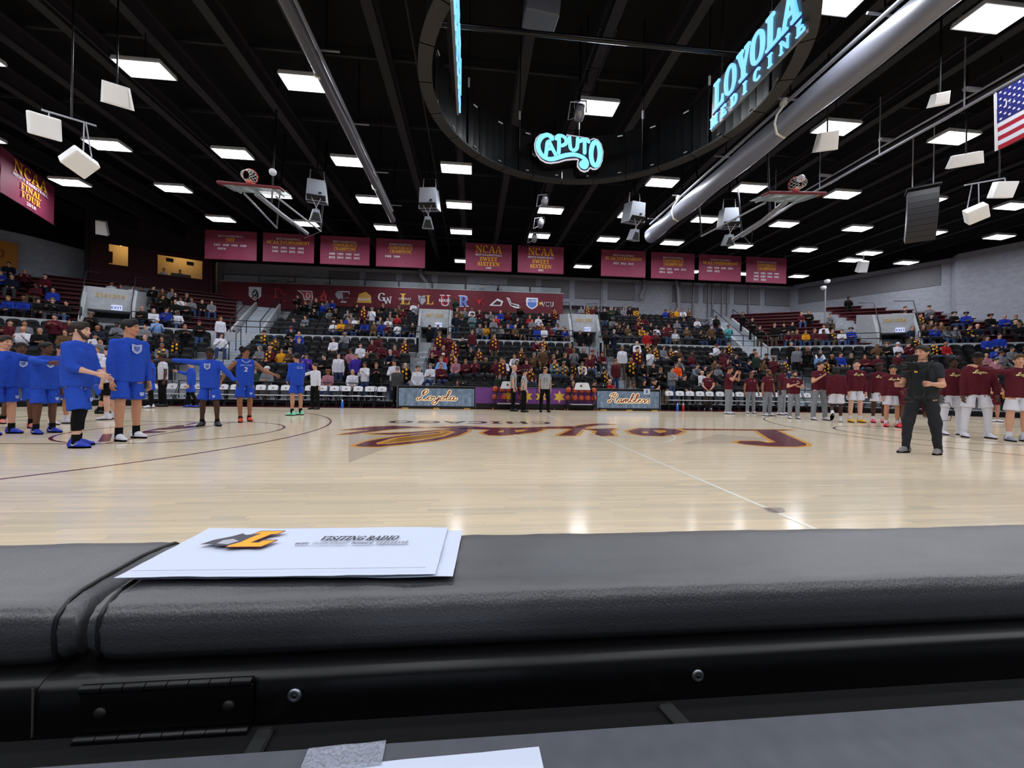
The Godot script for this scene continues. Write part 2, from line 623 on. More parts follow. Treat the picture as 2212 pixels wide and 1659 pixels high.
func flat(parent: Node, called: String, poly: PackedVector2Array, m: Material, y := 0.0015) -> MeshInstance3D:
	# painted shape lying on the floor, outline in world x, z
	var st := stx()
	var idx := Geometry2D.triangulate_polygon(poly)
	for i in range(0, idx.size(), 3):
		var p := []
		for k in 3:
			p.append(Vector3(poly[idx[i + k]].x, y, poly[idx[i + k]].y))
		if (p[1] - p[0]).cross(p[2] - p[0]).y < 0:
			p.reverse()
		tri(st, p[0], p[1], p[2])
	return part(parent, called, st.commit(), m)

func ring_line(parent: Node, called: String, c: Vector2, r: float, w: float, a0: float, a1: float, m: Material, n := 64) -> void:
	var st := stx()
	for i in n:
		var t0 := lerpf(a0, a1, float(i) / n)
		var t1 := lerpf(a0, a1, float(i + 1) / n)
		var q := []
		for e in [[t0, r], [t0, r - w], [t1, r - w], [t1, r]]:
			q.append(Vector3(c.x + cos(e[0]) * e[1], 0.0016, c.y + sin(e[0]) * e[1]))
		quad(st, q[0], q[1], q[2], q[3])
	part(parent, called, st.commit(), m)

func paint(key: String, col: Color) -> StandardMaterial3D:
	if not mats.has(key):
		mat(key, col, 0.18, 0.0, 0.38)
	return mats[key]

func build_court() -> void:
	var f := get_node("floor")
	var mar := paint("paint_maroon", Color(0.37, 0.13, 0.19))
	var gold := paint("paint_gold", Color(0.87, 0.62, 0.24))
	var white := paint("paint_white", Color(0.90, 0.88, 0.82))
	var dark := paint("paint_thin", Color(0.28, 0.16, 0.16))
	floor_sheet(f, "maple_floor", -22, 28, -13.45, -4.42, 0.0, maple("maple", 1.0, 11))
	floor_sheet(f, "maple_border", -22, 28, -16.54, -13.45, 0.0, maple("maple_dark", 0.945, 12))
	floor_sheet(f, "maple_border", -22, 28, -4.42, 1.0, 0.0, maple("maple_dark", 0.945, 12))
	# border beyond the far sideline: maroon under the benches, gold line in front of the scorer's table
	flat(f, "border_paint", rect(-22, -18.0, 28, -16.54), mar, -0.0005)
	flat(f, "gold_line", rect(-3.0, -16.6, 8.15, -16.5), gold)
	flat(f, "side_line", rect(-22, -16.56, -3.0, -16.51), mar)
	flat(f, "side_line", rect(8.15, -16.56, 28, -16.51), mar)
	flat(f, "white_mark", rect(-2.6, -15.1, -1.7, -15.05), white)
	flat(f, "half_court_line", rect(MID_X - 0.025, -16.5, MID_X + 0.025, -2.72), white)
	flat(f, "half_court_line", rect(MID_X - 0.025, -2.42, MID_X + 0.025, -1.3), white)
	flat(f, "tape_patch", pv([2.604, -3.387, 2.789, -3.379, 2.735, -3.276, 2.625, -3.231, 2.571, -3.271]), paint("paint_grey", Color(0.62, 0.56, 0.52)))
	ring_line(f, "centre_circle", Vector2(MID_X, MID_Z), 1.83, 0.05, 0, TAU, white)
	for s in [-1.0, 1.0]:
		var bx_: float = MID_X + s * 12.73
		var a := asin(6.6 / 6.75)
		var mid := PI if s > 0 else 0.0
		ring_line(f, "three_point_line", Vector2(bx_, MID_Z), 6.77, 0.05, mid - a, mid + a, mar if s < 0 else dark, 96)
		ring_line(f, "free_throw_circle", Vector2(MID_X + s * 8.53, MID_Z), 1.83, 0.05, 0, TAU, mar if s < 0 else dark)
		for e in [-1.0, 1.0]:
			flat(f, "lane_line", rect(minf(MID_X + s * 8.53, MID_X + s * 14.3), MID_Z + e * 1.83 - 0.025, maxf(MID_X + s * 8.53, MID_X + s * 14.3), MID_Z + e * 1.83 + 0.025), dark)
		flat(f, "free_throw_line", rect(MID_X + s * 8.53 - 0.025, MID_Z - 1.83, MID_X + s * 8.53 + 0.025, MID_Z + 1.83), mar)
		flat(f, "base_line", rect(MID_X + s * 14.3 - 0.03, -16.5, MID_X + s * 14.3 + 0.03, -1.3), mar)
	# stained bands and wedges of darker maple
	var st1 := paint("stain", Color(0.76, 0.70, 0.61))
	for q in [[-2.471, -8.428, -1.018, -8.475, -1.603, -5.485], [3.879, -7.203, 5.557, -8.690, 6.534, -7.950, 5.168, -7.338]]:
		flat(f, "stained_wedge", pv(q), st1, 0.0006)
	# lane lettering left of centre, in streaks of maroon
	for q in [[-6.129, -7.286, -6.883, -8.284, -6.775, -8.357, -6.029, -7.394], [-6.523, -8.732, -6.641, -9.304, -6.388, -9.685, -6.031, -9.610, -6.122, -9.242, -6.431, -8.974], [-6.378, -8.441, -6.554, -8.809, -6.081, -8.750, -6.067, -8.525], [-6.648, -9.483, -6.645, -9.867, -6.577, -9.972, -6.388, -9.685], [-6.577, -9.972, -6.689, -10.505, -6.578, -10.513, -6.510, -9.976], [-6.327, -9.594, -6.375, -9.783, -6.168, -9.795, -6.066, -9.514]]:
		flat(f, "lane_lettering", pv(q), mar, 0.0022)
	court_script(f, mar, gold)
	var chi := text("CHICAGO", 0.62, 0.001, "Droid Sans", true, 4.35)
	part(f, "city_lettering", chi, dark, Transform3D(Basis(Vector3.UP, PI) * Basis(Vector3.RIGHT, -PI / 2), Vector3(-0.02, 0.002, -11.05)))

func court_script(f: Node, mar: Material, gold: Material) -> void:
	# the word on the floor reads from the far side; its strokes as seen were laid out on the ground
	var word := [
		[-2.807, -9.134, -2.383, -9.808, -1.894, -10.042, -1.551, -9.957, -1.079, -9.678, -0.223, -10.139, 0.451, -9.757, 1.244, -9.798, 1.981, -10.046, 2.613, -10.190, 3.018, -10.679, 3.599, -10.966, 3.914, -10.735, 3.475, -10.586, 2.922, -10.208, 2.361, -9.652, 1.671, -9.618, 0.884, -9.580, 0.434, -9.369, -0.206, -9.433, -0.642, -9.603, -0.972, -9.684, -1.488, -9.560, -1.848, -9.265, -2.143, -8.826, -2.409, -8.430, -2.627, -8.350, -2.496, -8.732, -2.224, -9.160],
		[-2.158, -8.513, -1.365, -8.775, -0.623, -9.321, -0.103, -9.728, -0.094, -8.990, -0.272, -8.277, -0.670, -7.545, -1.108, -7.144, -1.508, -6.835, -1.803, -6.833, -1.933, -6.930, -1.876, -7.408, -1.586, -7.965, -1.140, -8.547, -0.692, -8.882, -0.679, -8.720, -1.110, -8.324, -1.487, -7.902, -1.662, -7.244, -1.602, -7.085, -1.352, -7.194, -0.928, -7.600, -0.541, -8.128, -0.344, -8.896, -0.617, -9.230, -1.151, -8.624, -1.670, -8.380],
		[0.227, -8.753, 0.434, -9.369, 0.884, -9.580, 1.388, -9.605, 1.710, -9.523, 1.454, -8.965, 0.881, -8.460, 0.577, -8.302, 0.342, -8.369],
		[1.804, -8.338, 2.736, -10.197, 3.115, -10.447, 2.546, -9.277, 2.174, -8.348],
		[2.706, -9.569, 3.302, -9.697, 3.580, -9.813, 3.165, -9.032, 3.037, -8.374, 2.725, -8.290, 2.645, -8.516, 2.912, -9.200],
		[3.661, -9.231, 4.193, -9.844, 4.691, -9.868, 5.085, -9.681, 5.016, -9.195, 4.572, -8.658, 4.065, -8.327, 3.681, -8.393, 3.561, -8.706],
		[5.267, -9.792, 6.223, -9.734, 7.317, -9.682, 8.313, -9.727, 7.805, -9.501, 7.649, -9.495, 6.449, -7.234, 6.223, -7.001, 5.893, -6.889, 5.432, -6.940, 5.137, -7.161, 5.114, -7.397, 5.344, -7.589, 5.745, -7.596, 5.748, -7.345, 6.005, -7.473, 6.270, -8.015, 7.083, -9.470, 6.216, -9.532, 5.223, -9.488]]
	for w in word:
		var p := pv(w)
		for g in Geometry2D.offset_polygon(p, 0.09, Geometry2D.JOIN_ROUND):
			flat(f, "script_outline", g, gold, 0.0014)
		flat(f, "script_letter", p, mar, 0.0024)
	for q in [[0.584, -9.017, 0.729, -9.290, 0.696, -8.852, 0.594, -8.848], [0.988, -9.301, 1.305, -9.408, 1.149, -9.040, 0.963, -8.862], [3.917, -9.061, 4.105, -9.158, 3.991, -8.804, 3.858, -8.799], [4.331, -9.353, 4.688, -9.464, 4.547, -9.085, 4.246, -8.813]]:
		flat(f, "script_counter", pv(q), gold, 0.003)

# ---------------------------------------------------------------- stands
# The bowl follows a line set d metres behind the front of the upper deck (d < 0 lower rows, d > 0 upper rows).
const CA := Vector2(-13.3, -25.2)
const CC := Vector2(18.57, -25.2)
const UL := Vector2(-0.877, 0.481)
const UR := Vector2(0.877, 0.481)

func row_line(sec: String, d: float) -> Array:
	# [start, unit direction left to right as seen from the court, length, unit vector to the back]
	var e := -d * 0.257
	if sec == "C":
		return [Vector2(CA.x + e, CA.y - d), Vector2(1, 0), CC.x - CA.x - 2 * e, Vector2(0, -1)]
	if sec == "L":
		var n := Vector2(-0.481, -0.877)
		var p := CA + n * d + UL * e
		var q := CA + n * d + UL * 15.0
		return [q, -UL, (q - p).length(), n]
	var n2 := Vector2(0.481, -0.877)
	var p2 := CC + n2 * d + UR * e
	var q2 := CC + n2 * d + UR * 15.0
	return [p2, UR, (q2 - p2).length(), n2]

func lower_y(k: int) -> float:
	return 0.25 + 0.36 * k

func upper_y(k: int) -> float:
	return 3.5 + 0.37 * k

func strip(parent: Node, called: String, sec: String, d0: float, d1: float, y0: float, y1: float, m: Material, s0 := -0.25, s1 := -0.25, from_end := false) -> MeshInstance3D:
	# a straight block along a section, from depth d0 to d1; s0 / s1 trim the ends
	var r := row_line(sec, (d0 + d1) * 0.5)
	var a: Vector2 = r[0] + r[1] * s0
	var b: Vector2 = r[0] + r[1] * (r[2] - s1)
	var c := (a + b) * 0.5
	var ang := atan2(-r[1].y, r[1].x)
	return part(parent, called, chamfer(Vector3((b - a).length(), y1 - y0, d1 - d0), 0.008), m, Transform3D(Basis(Vector3.UP, ang), Vector3(c.x, (y0 + y1) * 0.5, c.y)))

func seat_meshes() -> void:
	# tip-up stadium seat: shell back with rounded shoulders, folded pan, side standards
	var sheet := func(w: float, h: float, bow: float, thick: float) -> ArrayMesh:
		var st := stx()
		st.set_smooth_group(0)
		var nx := 6
		var ny := 5
		var g := []
		for s in 2:
			var rows := []
			for j in ny + 1:
				var row := []
				var v := float(j) / ny
				for i in nx + 1:
					var u := float(i) / nx * 2.0 - 1.0
					var ww := w * 0.5 * (1.0 - 0.16 * pow(v, 4.0))
					var yy := h * v - h * 0.14 * pow(absf(u), 3.0) * (1.0 if v > 0.9 else 0.0)
					row.append(Vector3(u * ww, yy, bow * u * u - 0.03 * sin(v * PI) - s * thick))
				rows.append(row)
			g.append(rows)
		for j in ny:
			for i in nx:
				for e in [[0, 0, 0], [1, 1, 0], [1, 0, 0], [0, 0, 0], [0, 1, 0], [1, 1, 0]]:
					st.add_vertex(g[0][j + e[1]][i + e[0]])
				for e in [[0, 0], [1, 0], [1, 1], [0, 0], [1, 1], [0, 1]]:
					st.add_vertex(g[1][j + e[1]][i + e[0]])
		for i in nx:
			for p in [g[0][ny][i], g[1][ny][i + 1], g[0][ny][i + 1], g[0][ny][i], g[1][ny][i], g[1][ny][i + 1]]:
				st.add_vertex(p)
		for j in ny:
			for e in [0, nx]:
				for p in [g[0][j][e], g[0][j + 1][e], g[1][j + 1][e], g[0][j][e], g[1][j + 1][e], g[1][j][e]]:
					st.add_vertex(p)
		st.generate_normals()
		return st.commit()
	cache["seat_back"] = sheet.call(0.5, 0.48, 0.05, 0.025)
	cache["seat_pan"] = sheet.call(0.45, 0.4, 0.035, 0.03)
	var st := stx()
	for s in [-1, 1]:
		bx(st, Vector3(s * 0.245, 0.3, 0.06), Vector3(0.028, 0.6, 0.07))
		bx(st, Vector3(s * 0.245, 0.6, 0.12), Vector3(0.034, 0.03, 0.3))
	bx(st, Vector3(0, 0.38, 0.04), Vector3(0.5, 0.03, 0.03))
	cache["seat_frame"] = st.commit()

func put_seat(at: Vector3, turn: float, label: String) -> void:
	var t := thing("stadium_seat", label, "seat", at, turn, "black tip-up stadium seats")
	part(t, "backrest", cache["seat_back"], mat("seat_plastic", Color(0.10, 0.10, 0.11), 0.55, 0.0, 0.3), xf(Vector3(0, 0.4, -0.03), 0, -0.14))
	part(t, "seat_pan", cache["seat_pan"], mat("seat_plastic"), xf(Vector3(0, 0.42, 0.07), 0, -0.05))
	part(t, "frame", cache["seat_frame"], mat("black_steel"))

func ordinal(n: int) -> String:
	return ["first", "second", "third", "fourth", "fifth", "sixth", "seventh", "eighth", "ninth", "tenth", "eleventh", "twelfth", "thirteenth", "fourteenth", "fifteenth"][clampi(n - 1, 0, 14)]

func build_stands() -> void:
	seat_meshes()
	var conc := grainy("concrete", Color(0.50, 0.51, 0.53), Color(0.60, 0.61, 0.63), 0.5, 0.85)
	var pale := grainy("pale_concrete", Color(0.60, 0.62, 0.64), Color(0.70, 0.71, 0.73), 0.4, 0.85)
	var steel := mat("rail_steel", Color(0.16, 0.16, 0.17), 0.45, 0.5)
	var low := struct("grandstand_lower", "concrete tiers of the lower seating bowl", "grandstand")
	var up := struct("grandstand_upper", "concrete tiers of the upper seating deck", "grandstand")
	var band := struct("wall_deck_front", "pale concrete wall at the front of the upper deck", "wall")
	for sec in ["L", "C", "R"]:
		for k in 8:
			var d := -7.45 + 0.886 * k
			strip(low, "tier", sec, d, d + 0.9, lower_y(k) - 0.5, lower_y(k), conc)
		strip(low, "front_wall", sec, -7.6, -7.44, 0.0, 0.22, mat("black_steel"))
		for k in 11 if sec != "C" else 8:
			var d := 0.05 + 0.85 * k
			strip(up, "tier", sec, d, d + 0.87, upper_y(k) - 0.6, upper_y(k), conc)
		# deck front in lengths between the passages
		var cuts := [[0.0, 10.0], [11.75, 19.6], [21.3, 31.87]] if sec == "C" else [[0.0, 8.2], [10.0, 15.0]] if sec == "L" else [[0.0, 6.6], [8.3, 15.0]]
		var r := row_line(sec, 0.0)
		for c in cuts:
			strip(band, "parapet", sec, -0.1, 0.12, 2.7, 3.77, pale, c[0], r[2] - c[1])
			var rail := struct("trim", "dark steel guard rail on the deck front", "railing")
			var a: Vector2 = r[0] + r[1] * c[0]
			var b: Vector2 = r[0] + r[1] * c[1]
			for y in [4.49, 4.15]:
				part(rail, "rail", rod(Vector3(a.x, y, a.y), Vector3(b.x, y, b.y), 0.028, 6), steel)
			var n := int(ceil((b - a).length() / 1.9))
			for i in n + 1:
				var p := a.lerp(b, float(i) / n)
				part(rail, "post", rod(Vector3(p.x, 3.75, p.y), Vector3(p.x, 4.49, p.y), 0.022, 6), steel)
	stairs_and_portals(pale, steel)
	seats()
	bleachers()
	press_box()
	control_booth()

func stair_flight(foot: Vector2, head: Vector2, y0: float, y1: float, w: float, n: int, m: Material, label: String) -> void:
	var t := struct("stairs", label, "stairs")
	var dir := (head - foot)
	var ang := atan2(-dir.x, -dir.y)
	for i in n:
		var p := foot + dir * ((i + 0.5) / n)
		var y := lerpf(y0, y1, (i + 1.0) / n)
		sbox(t, "step", Vector3(p.x, y - 0.3, p.y), Vector3(w, 0.6, dir.length() / n + 0.02), m, ang)
		if i % 2 == 0:
			sbox(t, "nosing", Vector3(p.x, y + 0.004, p.y) - Vector3(dir.x, 0, dir.y).normalized() * (dir.length() / n * 0.42), Vector3(w * 0.98, 0.012, 0.05), mat("nosing", Color(0.72, 0.74, 0.76), 0.6), ang)

func portal(c: Vector2, ang: float, sign_text: String, label: String, pale: Material, steel: Material, floor_y := 2.9) -> void:
	# passage through the deck front: dark opening, number panel above, cheek walls and rails
	var t := thing("stand_portal", label, "portal", Vector3(c.x, 0, c.y), ang, "numbered passages into the stands")
	sbox(t, "number_panel", Vector3(0, 5.1, -0.75), Vector3(1.75, 1.15, 0.2), pale)
	sbox(t, "opening_back", Vector3(0, 3.7, -3.2), Vector3(1.7, 1.7, 0.1), pale)
	sbox(t, "opening_floor", Vector3(0, floor_y - 0.05, -1.5), Vector3(1.7, 0.1, 3.4), pale)
	sbox(t, "opening_soffit", Vector3(0, 4.56, -2.0), Vector3(1.8, 0.06, 2.7), pale)
	for s in [-1, 1]:
		var w := PackedVector2Array([Vector2(0.1, 2.6), Vector2(-3.4, 2.6), Vector2(-3.4, 6.1), Vector2(-0.85, 5.7), Vector2(0.1, 3.9)])
		part(t, "cheek_wall", prism(w, 0.16), pale, Transform3D(Basis(Vector3(0, 0, 1), Vector3(0, 1, 0), Vector3(-1, 0, 0)), Vector3(s * 0.93 - 0.08, 0, 0)))
		part(t, "handrail", pipe([Vector3(s * 0.93, 3.9, 0.1), Vector3(s * 0.93, 4.75, 0.1), Vector3(s * 0.93, 6.45, -0.85), Vector3(s * 0.93, 6.9, -3.3)], 0.025, 6), steel)
	part(t, "gold_numerals", text(sign_text, 0.3, 0.01, "Droid Sans", true), mat("gold_numerals", Color(0.72, 0.58, 0.30), 0.5), Transform3D(Basis(), Vector3(0, 5.25, -0.645)))
	var ex := part(t, "exit_sign", chamfer(Vector3(0.42, 0.26, 0.06), 0.008), glow("exit_face", Color(0.75, 0.8, 1.0), 0.5), Transform3D(Basis(), Vector3(0.25, 4.68, -0.6)))
	part(ex, "lettering", text("EXIT", 0.14, 0.004, "Droid Sans", true), mat("exit_blue", Color(0.2, 0.25, 0.6), 0.5), Transform3D(Basis(), Vector3(0, 0, 0.031)))

func stairs_and_portals(pale: Material, steel: Material) -> void:
	var tread := grainy("stair_grey", Color(0.58, 0.61, 0.65), Color(0.66, 0.69, 0.73), 0.6, 0.7)
	for x in [-2.45, 7.15]:
		stair_flight(Vector2(x, -17.6), Vector2(x, -25.1), 0.0, 2.9, 1.25, 16, tread, "grey steps up to the passage %s of centre" % ("left" if x < 0 else "right"))
		var rail := struct("trim", "steel handrail on the grey steps", "railing")
		for i in 4:
			var z := -18.6 - i * 1.7
			var y := lerpf(0.0, 2.9, (-z - 17.6) / 7.5)
			part(rail, "hand_rail", pipe([Vector3(x + 0.05, y, z), Vector3(x + 0.05, y + 0.95, z), Vector3(x + 0.05, y + 1.3, z - 0.9), Vector3(x + 0.05, y + 0.4, z - 0.9)], 0.022, 6), steel)
	portal(Vector2(-2.45, -25.2), 0, "201|202", "concrete passage with gold numerals, left of centre", pale, steel)
	portal(Vector2(7.15, -25.2), 0, "202|203", "concrete passage with gold numerals, right of centre", pale, steel)
	var rl := row_line("L", 0.0)
	var pl: Vector2 = rl[0] + rl[1] * 9.1
	portal(pl, atan2(0.481, 0.877), "214|214", "concrete passage with gold numerals 214 in the left corner", pale, steel)
	var rr := row_line("R", 0.0)
	var pr: Vector2 = rr[0] + rr[1] * 7.45
	portal(pr, -atan2(0.481, 0.877), "204|204", "concrete passage with gold numerals 204 in the right corner", pale, steel)
	for s in [-1, 1]:
		var foot := Vector2(-11.45, -17.9) if s < 0 else Vector2(16.72, -17.9)
		var head := Vector2(-13.25, -25.0) if s < 0 else Vector2(18.52, -25.0)
		stair_flight(foot, head, 0.0, 3.3, 1.4, 18, tread, "grey corner steps at the %s end of the stand" % ("left" if s < 0 else "right"))
		stair_flight(head + (head - foot).normalized() * 0.2, head + (head - foot).normalized() * 6.0, 3.4, 6.2, 1.3, 14, tread, "upper flight of grey steps at the %s corner" % ("left" if s < 0 else "right"))
		var rail := struct("trim", "sloping handrails beside the corner steps", "railing")
		var dir := (head - foot).normalized()
		var side := Vector2(-dir.y, dir.x)
		for e in [-1, 1]:
			var a: Vector2 = head + side * 0.75 * e
			var b := a + dir * 6.0
			part(rail, "hand_rail", pipe([Vector3(a.x, 3.4, a.y), Vector3(a.x, 4.5, a.y), Vector3(b.x, 7.3, b.y), Vector3(b.x, 6.2, b.y)], 0.03, 6), steel)
			part(rail, "cheek_wall", prism(PackedVector2Array([Vector2(0, 2.8), Vector2(6, 5.6), Vector2(6, 6.6), Vector2(0, 3.8)]), 0.14), pale, Transform3D(Basis(Vector3(dir.x, 0, dir.y), Vector3(0, 1, 0), Vector3(-dir.y, 0, dir.x)), Vector3(a.x, 0, a.y)))
		for i in 3:
			var p := foot.lerp(head, 0.2 + 0.28 * i)
			var y := 3.3 * (0.2 + 0.28 * i)
			part(rail, "hand_rail", pipe([Vector3(p.x, y, p.y), Vector3(p.x, y + 1.0, p.y), Vector3(p.x + dir.x * 0.9, y + 1.4, p.y + dir.y * 0.9), Vector3(p.x + dir.x * 0.9, y + 0.4, p.y + dir.y * 0.9)], 0.022, 6), steel)

func seats() -> void:
	var spots := []
	for sec in ["C", "L", "R"]:
		for k in 8:
			var d := -7.0 + 0.886 * k
			var r := row_line(sec, d)
			var n := int((r[2] - 1.6) / 0.53)
			for i in n:
				var p: Vector2 = r[0] + r[1] * (0.9 + i * 0.53)
				if sec == "C" and (absf(p.x + 2.45) < 0.9 or absf(p.x - 7.15) < 0.9):
					continue
				if p.x < -23 or p.x > 30:
					continue
				spots.append([Vector3(p.x, lower_y(k), p.y - 0.05), atan2(-r[3].x, -r[3].y), 0, k, sec])
	for k in 8:
		var r := row_line("C", 0.8 + 0.85 * k)
		var n := int((r[2] - 1.6) / 0.53)
		for i in n:
			var p: Vector2 = r[0] + r[1] * (0.9 + i * 0.53)
			if absf(p.x + 2.45) < 1.15 or absf(p.x - 7.15) < 1.3 or p.x < -12.6 or p.x > 17.8 or (absf(p.x - 8.4) < 0.8):
				continue
			spots.append([Vector3(p.x, upper_y(k), p.y), 0.0, 1, k, "C"])
	# the seats that show largest stand as single things, the rest as one mass
	spots.sort_custom(func(a, b): return (a[0] as Vector3).distance_to(Vector3(0, 1, 0)) - (3.0 if a[4] == "C" else 0.0) < (b[0] as Vector3).distance_to(Vector3(0, 1, 0)) - (3.0 if b[4] == "C" else 0.0))
	var rest := []
	for i in spots.size():
		var s: Array = spots[i]
		if i < 290:
			put_seat(s[0], s[1], "black plastic tip-up seat in the %s row of the lower stand" % ordinal(s[3] + 1))
		else:
			rest.append(s)
	var st := stx()
	st.append_from(cache["seat_back"], 0, xf(Vector3(0, 0.4, -0.03), 0, -0.14))
	st.append_from(cache["seat_pan"], 0, xf(Vector3(0, 0.42, 0.07), 0, -0.05))
	st.append_from(cache["seat_frame"], 0, Transform3D())
	var mm := MultiMesh.new()
	mm.transform_format = MultiMesh.TRANSFORM_3D
	mm.mesh = st.commit()
	mm.instance_count = rest.size()
	for i in rest.size():
		mm.set_instance_transform(i, Transform3D(Basis(Vector3.UP, rest[i][1]), rest[i][0]))
	var mi := MultiMeshInstance3D.new()
	mi.name = "stadium_seating"
	mi.multimesh = mm
	mi.material_override = mat("seat_plastic")
	mi.set_meta("kind", "stuff")
	mi.set_meta("label", "mass of black stadium seats filling the further rows")
	mi.set_meta("category", "seating")
	add_child(mi)

func beyond_right(p: Vector2) -> bool:
	var lim := 33.2 - (-25.2 - p.y) * 4.6 / 8.8 if p.y < -25.2 else 32.6 + (p.y + 24.4) * 3.4 / 9.4
	return p.x > lim - 0.5

func beyond_left(p: Vector2) -> bool:
	return p.x < -33.0 + (-18.0 - p.y) * 6.0 / 9.5 + 0.5

func bleachers() -> void:
	var mar := grainy("bleacher_maroon", Color(0.30, 0.10, 0.13), Color(0.36, 0.13, 0.16), 1.2, 0.45)
	# [section, from s, to s, rows, label]
	for b in [["R", 0.6, 6.4, 10, "maroon bleacher benches in the right corner, nearer the centre"], ["R", 8.6, 15.0, 11, "maroon bleacher benches in the right corner, beyond the passage"], ["L", 10.2, 14.4, 10, "maroon bleacher benches in the left corner, below the booth"], ["L", 0.0, 8.0, 10, "maroon bleacher benches in the left corner, at the picture edge"]]:
		var t := thing("bleacher", b[4], "bleachers", Vector3.ZERO, 0, "maroon corner bleachers")
		for k in b[3]:
			var d: float = 0.35 + 0.85 * k
			var r := row_line(b[0], d)
			var s0: float = b[1] - (0.257 * d * 2.0 if b[0] == "L" and b[1] > 5 else 0.0) * 0.0
			var s1: float = b[2]
			if b[0] == "R" and b[1] < 5:
				s0 += 0.1 * k
			if b[0] == "L" and b[1] > 5:
				s1 = minf(s1, r[2] - 0.7)
			if b[0] == "R" and b[1] > 5:
				while s1 > s0 + 1.0 and beyond_right(r[0] + r[1] * s1 + r[3] * 0.5):
					s1 -= 0.2
			if b[0] == "L" and b[1] < 5:
				while s0 < s1 - 1.0 and beyond_left(r[0] + r[1] * s0 + r[3] * 0.5):
					s0 += 0.2
			strip(t, "bench", b[0], d + 0.08, d + 0.42, upper_y(k) + 0.38, upper_y(k) + 0.44, mar, s0, r[2] - s1)
			strip(t, "riser_board", b[0], d + 0.36, d + 0.4, upper_y(k) - 0.02, upper_y(k) + 0.38, mar, s0, r[2] - s1)
			strip(t, "footboard", b[0], d - 0.36, d + 0.06, upper_y(k) + 0.005, upper_y(k) + 0.03, mar, s0, r[2] - s1)
	var pole := thing("light_stand", "thin grey mast with twin lamp heads above passage 204", "mast", Vector3(25.9, upper_y(6), -27.6))
	part(pole, "mast", rod(Vector3.ZERO, Vector3(0, 3.0, 0), 0.05), mat("pipe_grey"))
	for s in [-1, 1]:
		part(pole, "lamp_head", lathe([[0.02, 0.0], [0.16, 0.05], [0.2, 0.22], [0.1, 0.3], [0.0, 0.32]], 12), mat("lamp_head_white", Color(0.82, 0.82, 0.84), 0.4), Transform3D(Basis(), Vector3(s * 0.15, 2.9 + 0.25 * s, 0)))

func press_box() -> void:
	var mar := grainy("press_maroon", Color(0.37, 0.14, 0.18), Color(0.41, 0.16, 0.20), 0.6, 0.7)
	var t := thing("press_box", "maroon balcony front of the press row with team emblems", "press box", Vector3(-5.8, 0, -32.0))
	sbox(t, "front_wall", Vector3(0, 7.25, 0), Vector3(25.8, 2.1, 0.25), mar)
	sbox(t, "lower_wall", Vector3(0, 6.15, 0.05), Vector3(25.8, 0.45, 0.3), mat("press_dark", Color(0.22, 0.08, 0.11), 0.7))
	sbox(t, "coping", Vector3(0, 8.32, -0.02), Vector3(25.9, 0.08, 0.36), mat("press_cap", Color(0.5, 0.48, 0.5), 0.5))
	sbox(t, "deck", Vector3(0, 7.2, -1.0), Vector3(25.8, 0.15, 1.9), mat("press_dark"))
	var steel := mat("rail_steel")
	for i in 10:
		var x0 := -12.8 + i * 2.56
		part(t, "rail", rod(Vector3(x0, 8.85, 0), Vector3(x0 + 2.56, 8.85, 0), 0.022, 6), steel)
		part(t, "post", rod(Vector3(x0, 8.3, 0), Vector3(x0, 8.85, 0), 0.02, 6), steel)
		sbox(t, "glass_panel", Vector3(x0 + 1.28, 8.58, 0), Vector3(2.4, 0.42, 0.012), rail_glass())
	emblems(t)
	# things on the press row
	for e in [[-5.5, 0.5], [5.6, 0.6], [1.2, 0.45], [-9.8, 0.5]]:
		var m := thing("monitor", "dark monitor on the press balcony, %s" % ["beside the duct", "right end by the tripod", "at mid balcony", "left end by the standing man"][[-5.5, 5.6, 1.2, -9.8].find(e[0])], "monitor", Vector3(-5.8 + e[0], 7.28, -32.9))
		sbox(m, "screen", Vector3(0, 1.25, 0), Vector3(0.7, 0.42, 0.04), mat("screen_dark", Color(0.08, 0.09, 0.1), 0.2))
		part(m, "stand", rod(Vector3(0, 0.85, 0), Vector3(0, 1.1, 0), 0.03), steel)
		sbox(m, "foot", Vector3(0, 0.84, 0), Vector3(0.3, 0.02, 0.2), steel)
		sbox(m, "desk", Vector3(0, 0.8, 0), Vector3(1.5, 0.05, 0.5), mat("press_cap"))
		for s in [-1, 1]:
			part(m, "leg", rod(Vector3(s * 0.7, 0, 0), Vector3(s * 0.7, 0.8, 0), 0.025, 6), steel)
	var tp := thing("camera_tripod", "black video camera on a tripod on the press balcony", "tripod", Vector3(3.7, 7.28, -32.9))
	for i in 3:
		var a := TAU * i / 3.0 + 0.5
		part(tp, "leg", rod(Vector3(cos(a) * 0.4, 0, sin(a) * 0.4), Vector3(0, 1.2, 0), 0.025, 6), steel)
	sbox(tp, "camera_body", Vector3(0, 1.35, 0), Vector3(0.2, 0.24, 0.45), mat("black_plastic", Color(0.04, 0.04, 0.045), 0.4))
	part(tp, "lens", rod(Vector3(0, 1.35, 0.2), Vector3(0, 1.35, 0.42), 0.08, 12), mat("black_plastic"))

func rail_glass() -> StandardMaterial3D:
	if not mats.has("rail_glass"):
		var m := mat("rail_glass", Color(0.75, 0.8, 0.82, 0.16), 0.05)
		m.transparency = BaseMaterial3D.TRANSPARENCY_ALPHA
	return mats["rail_glass"]

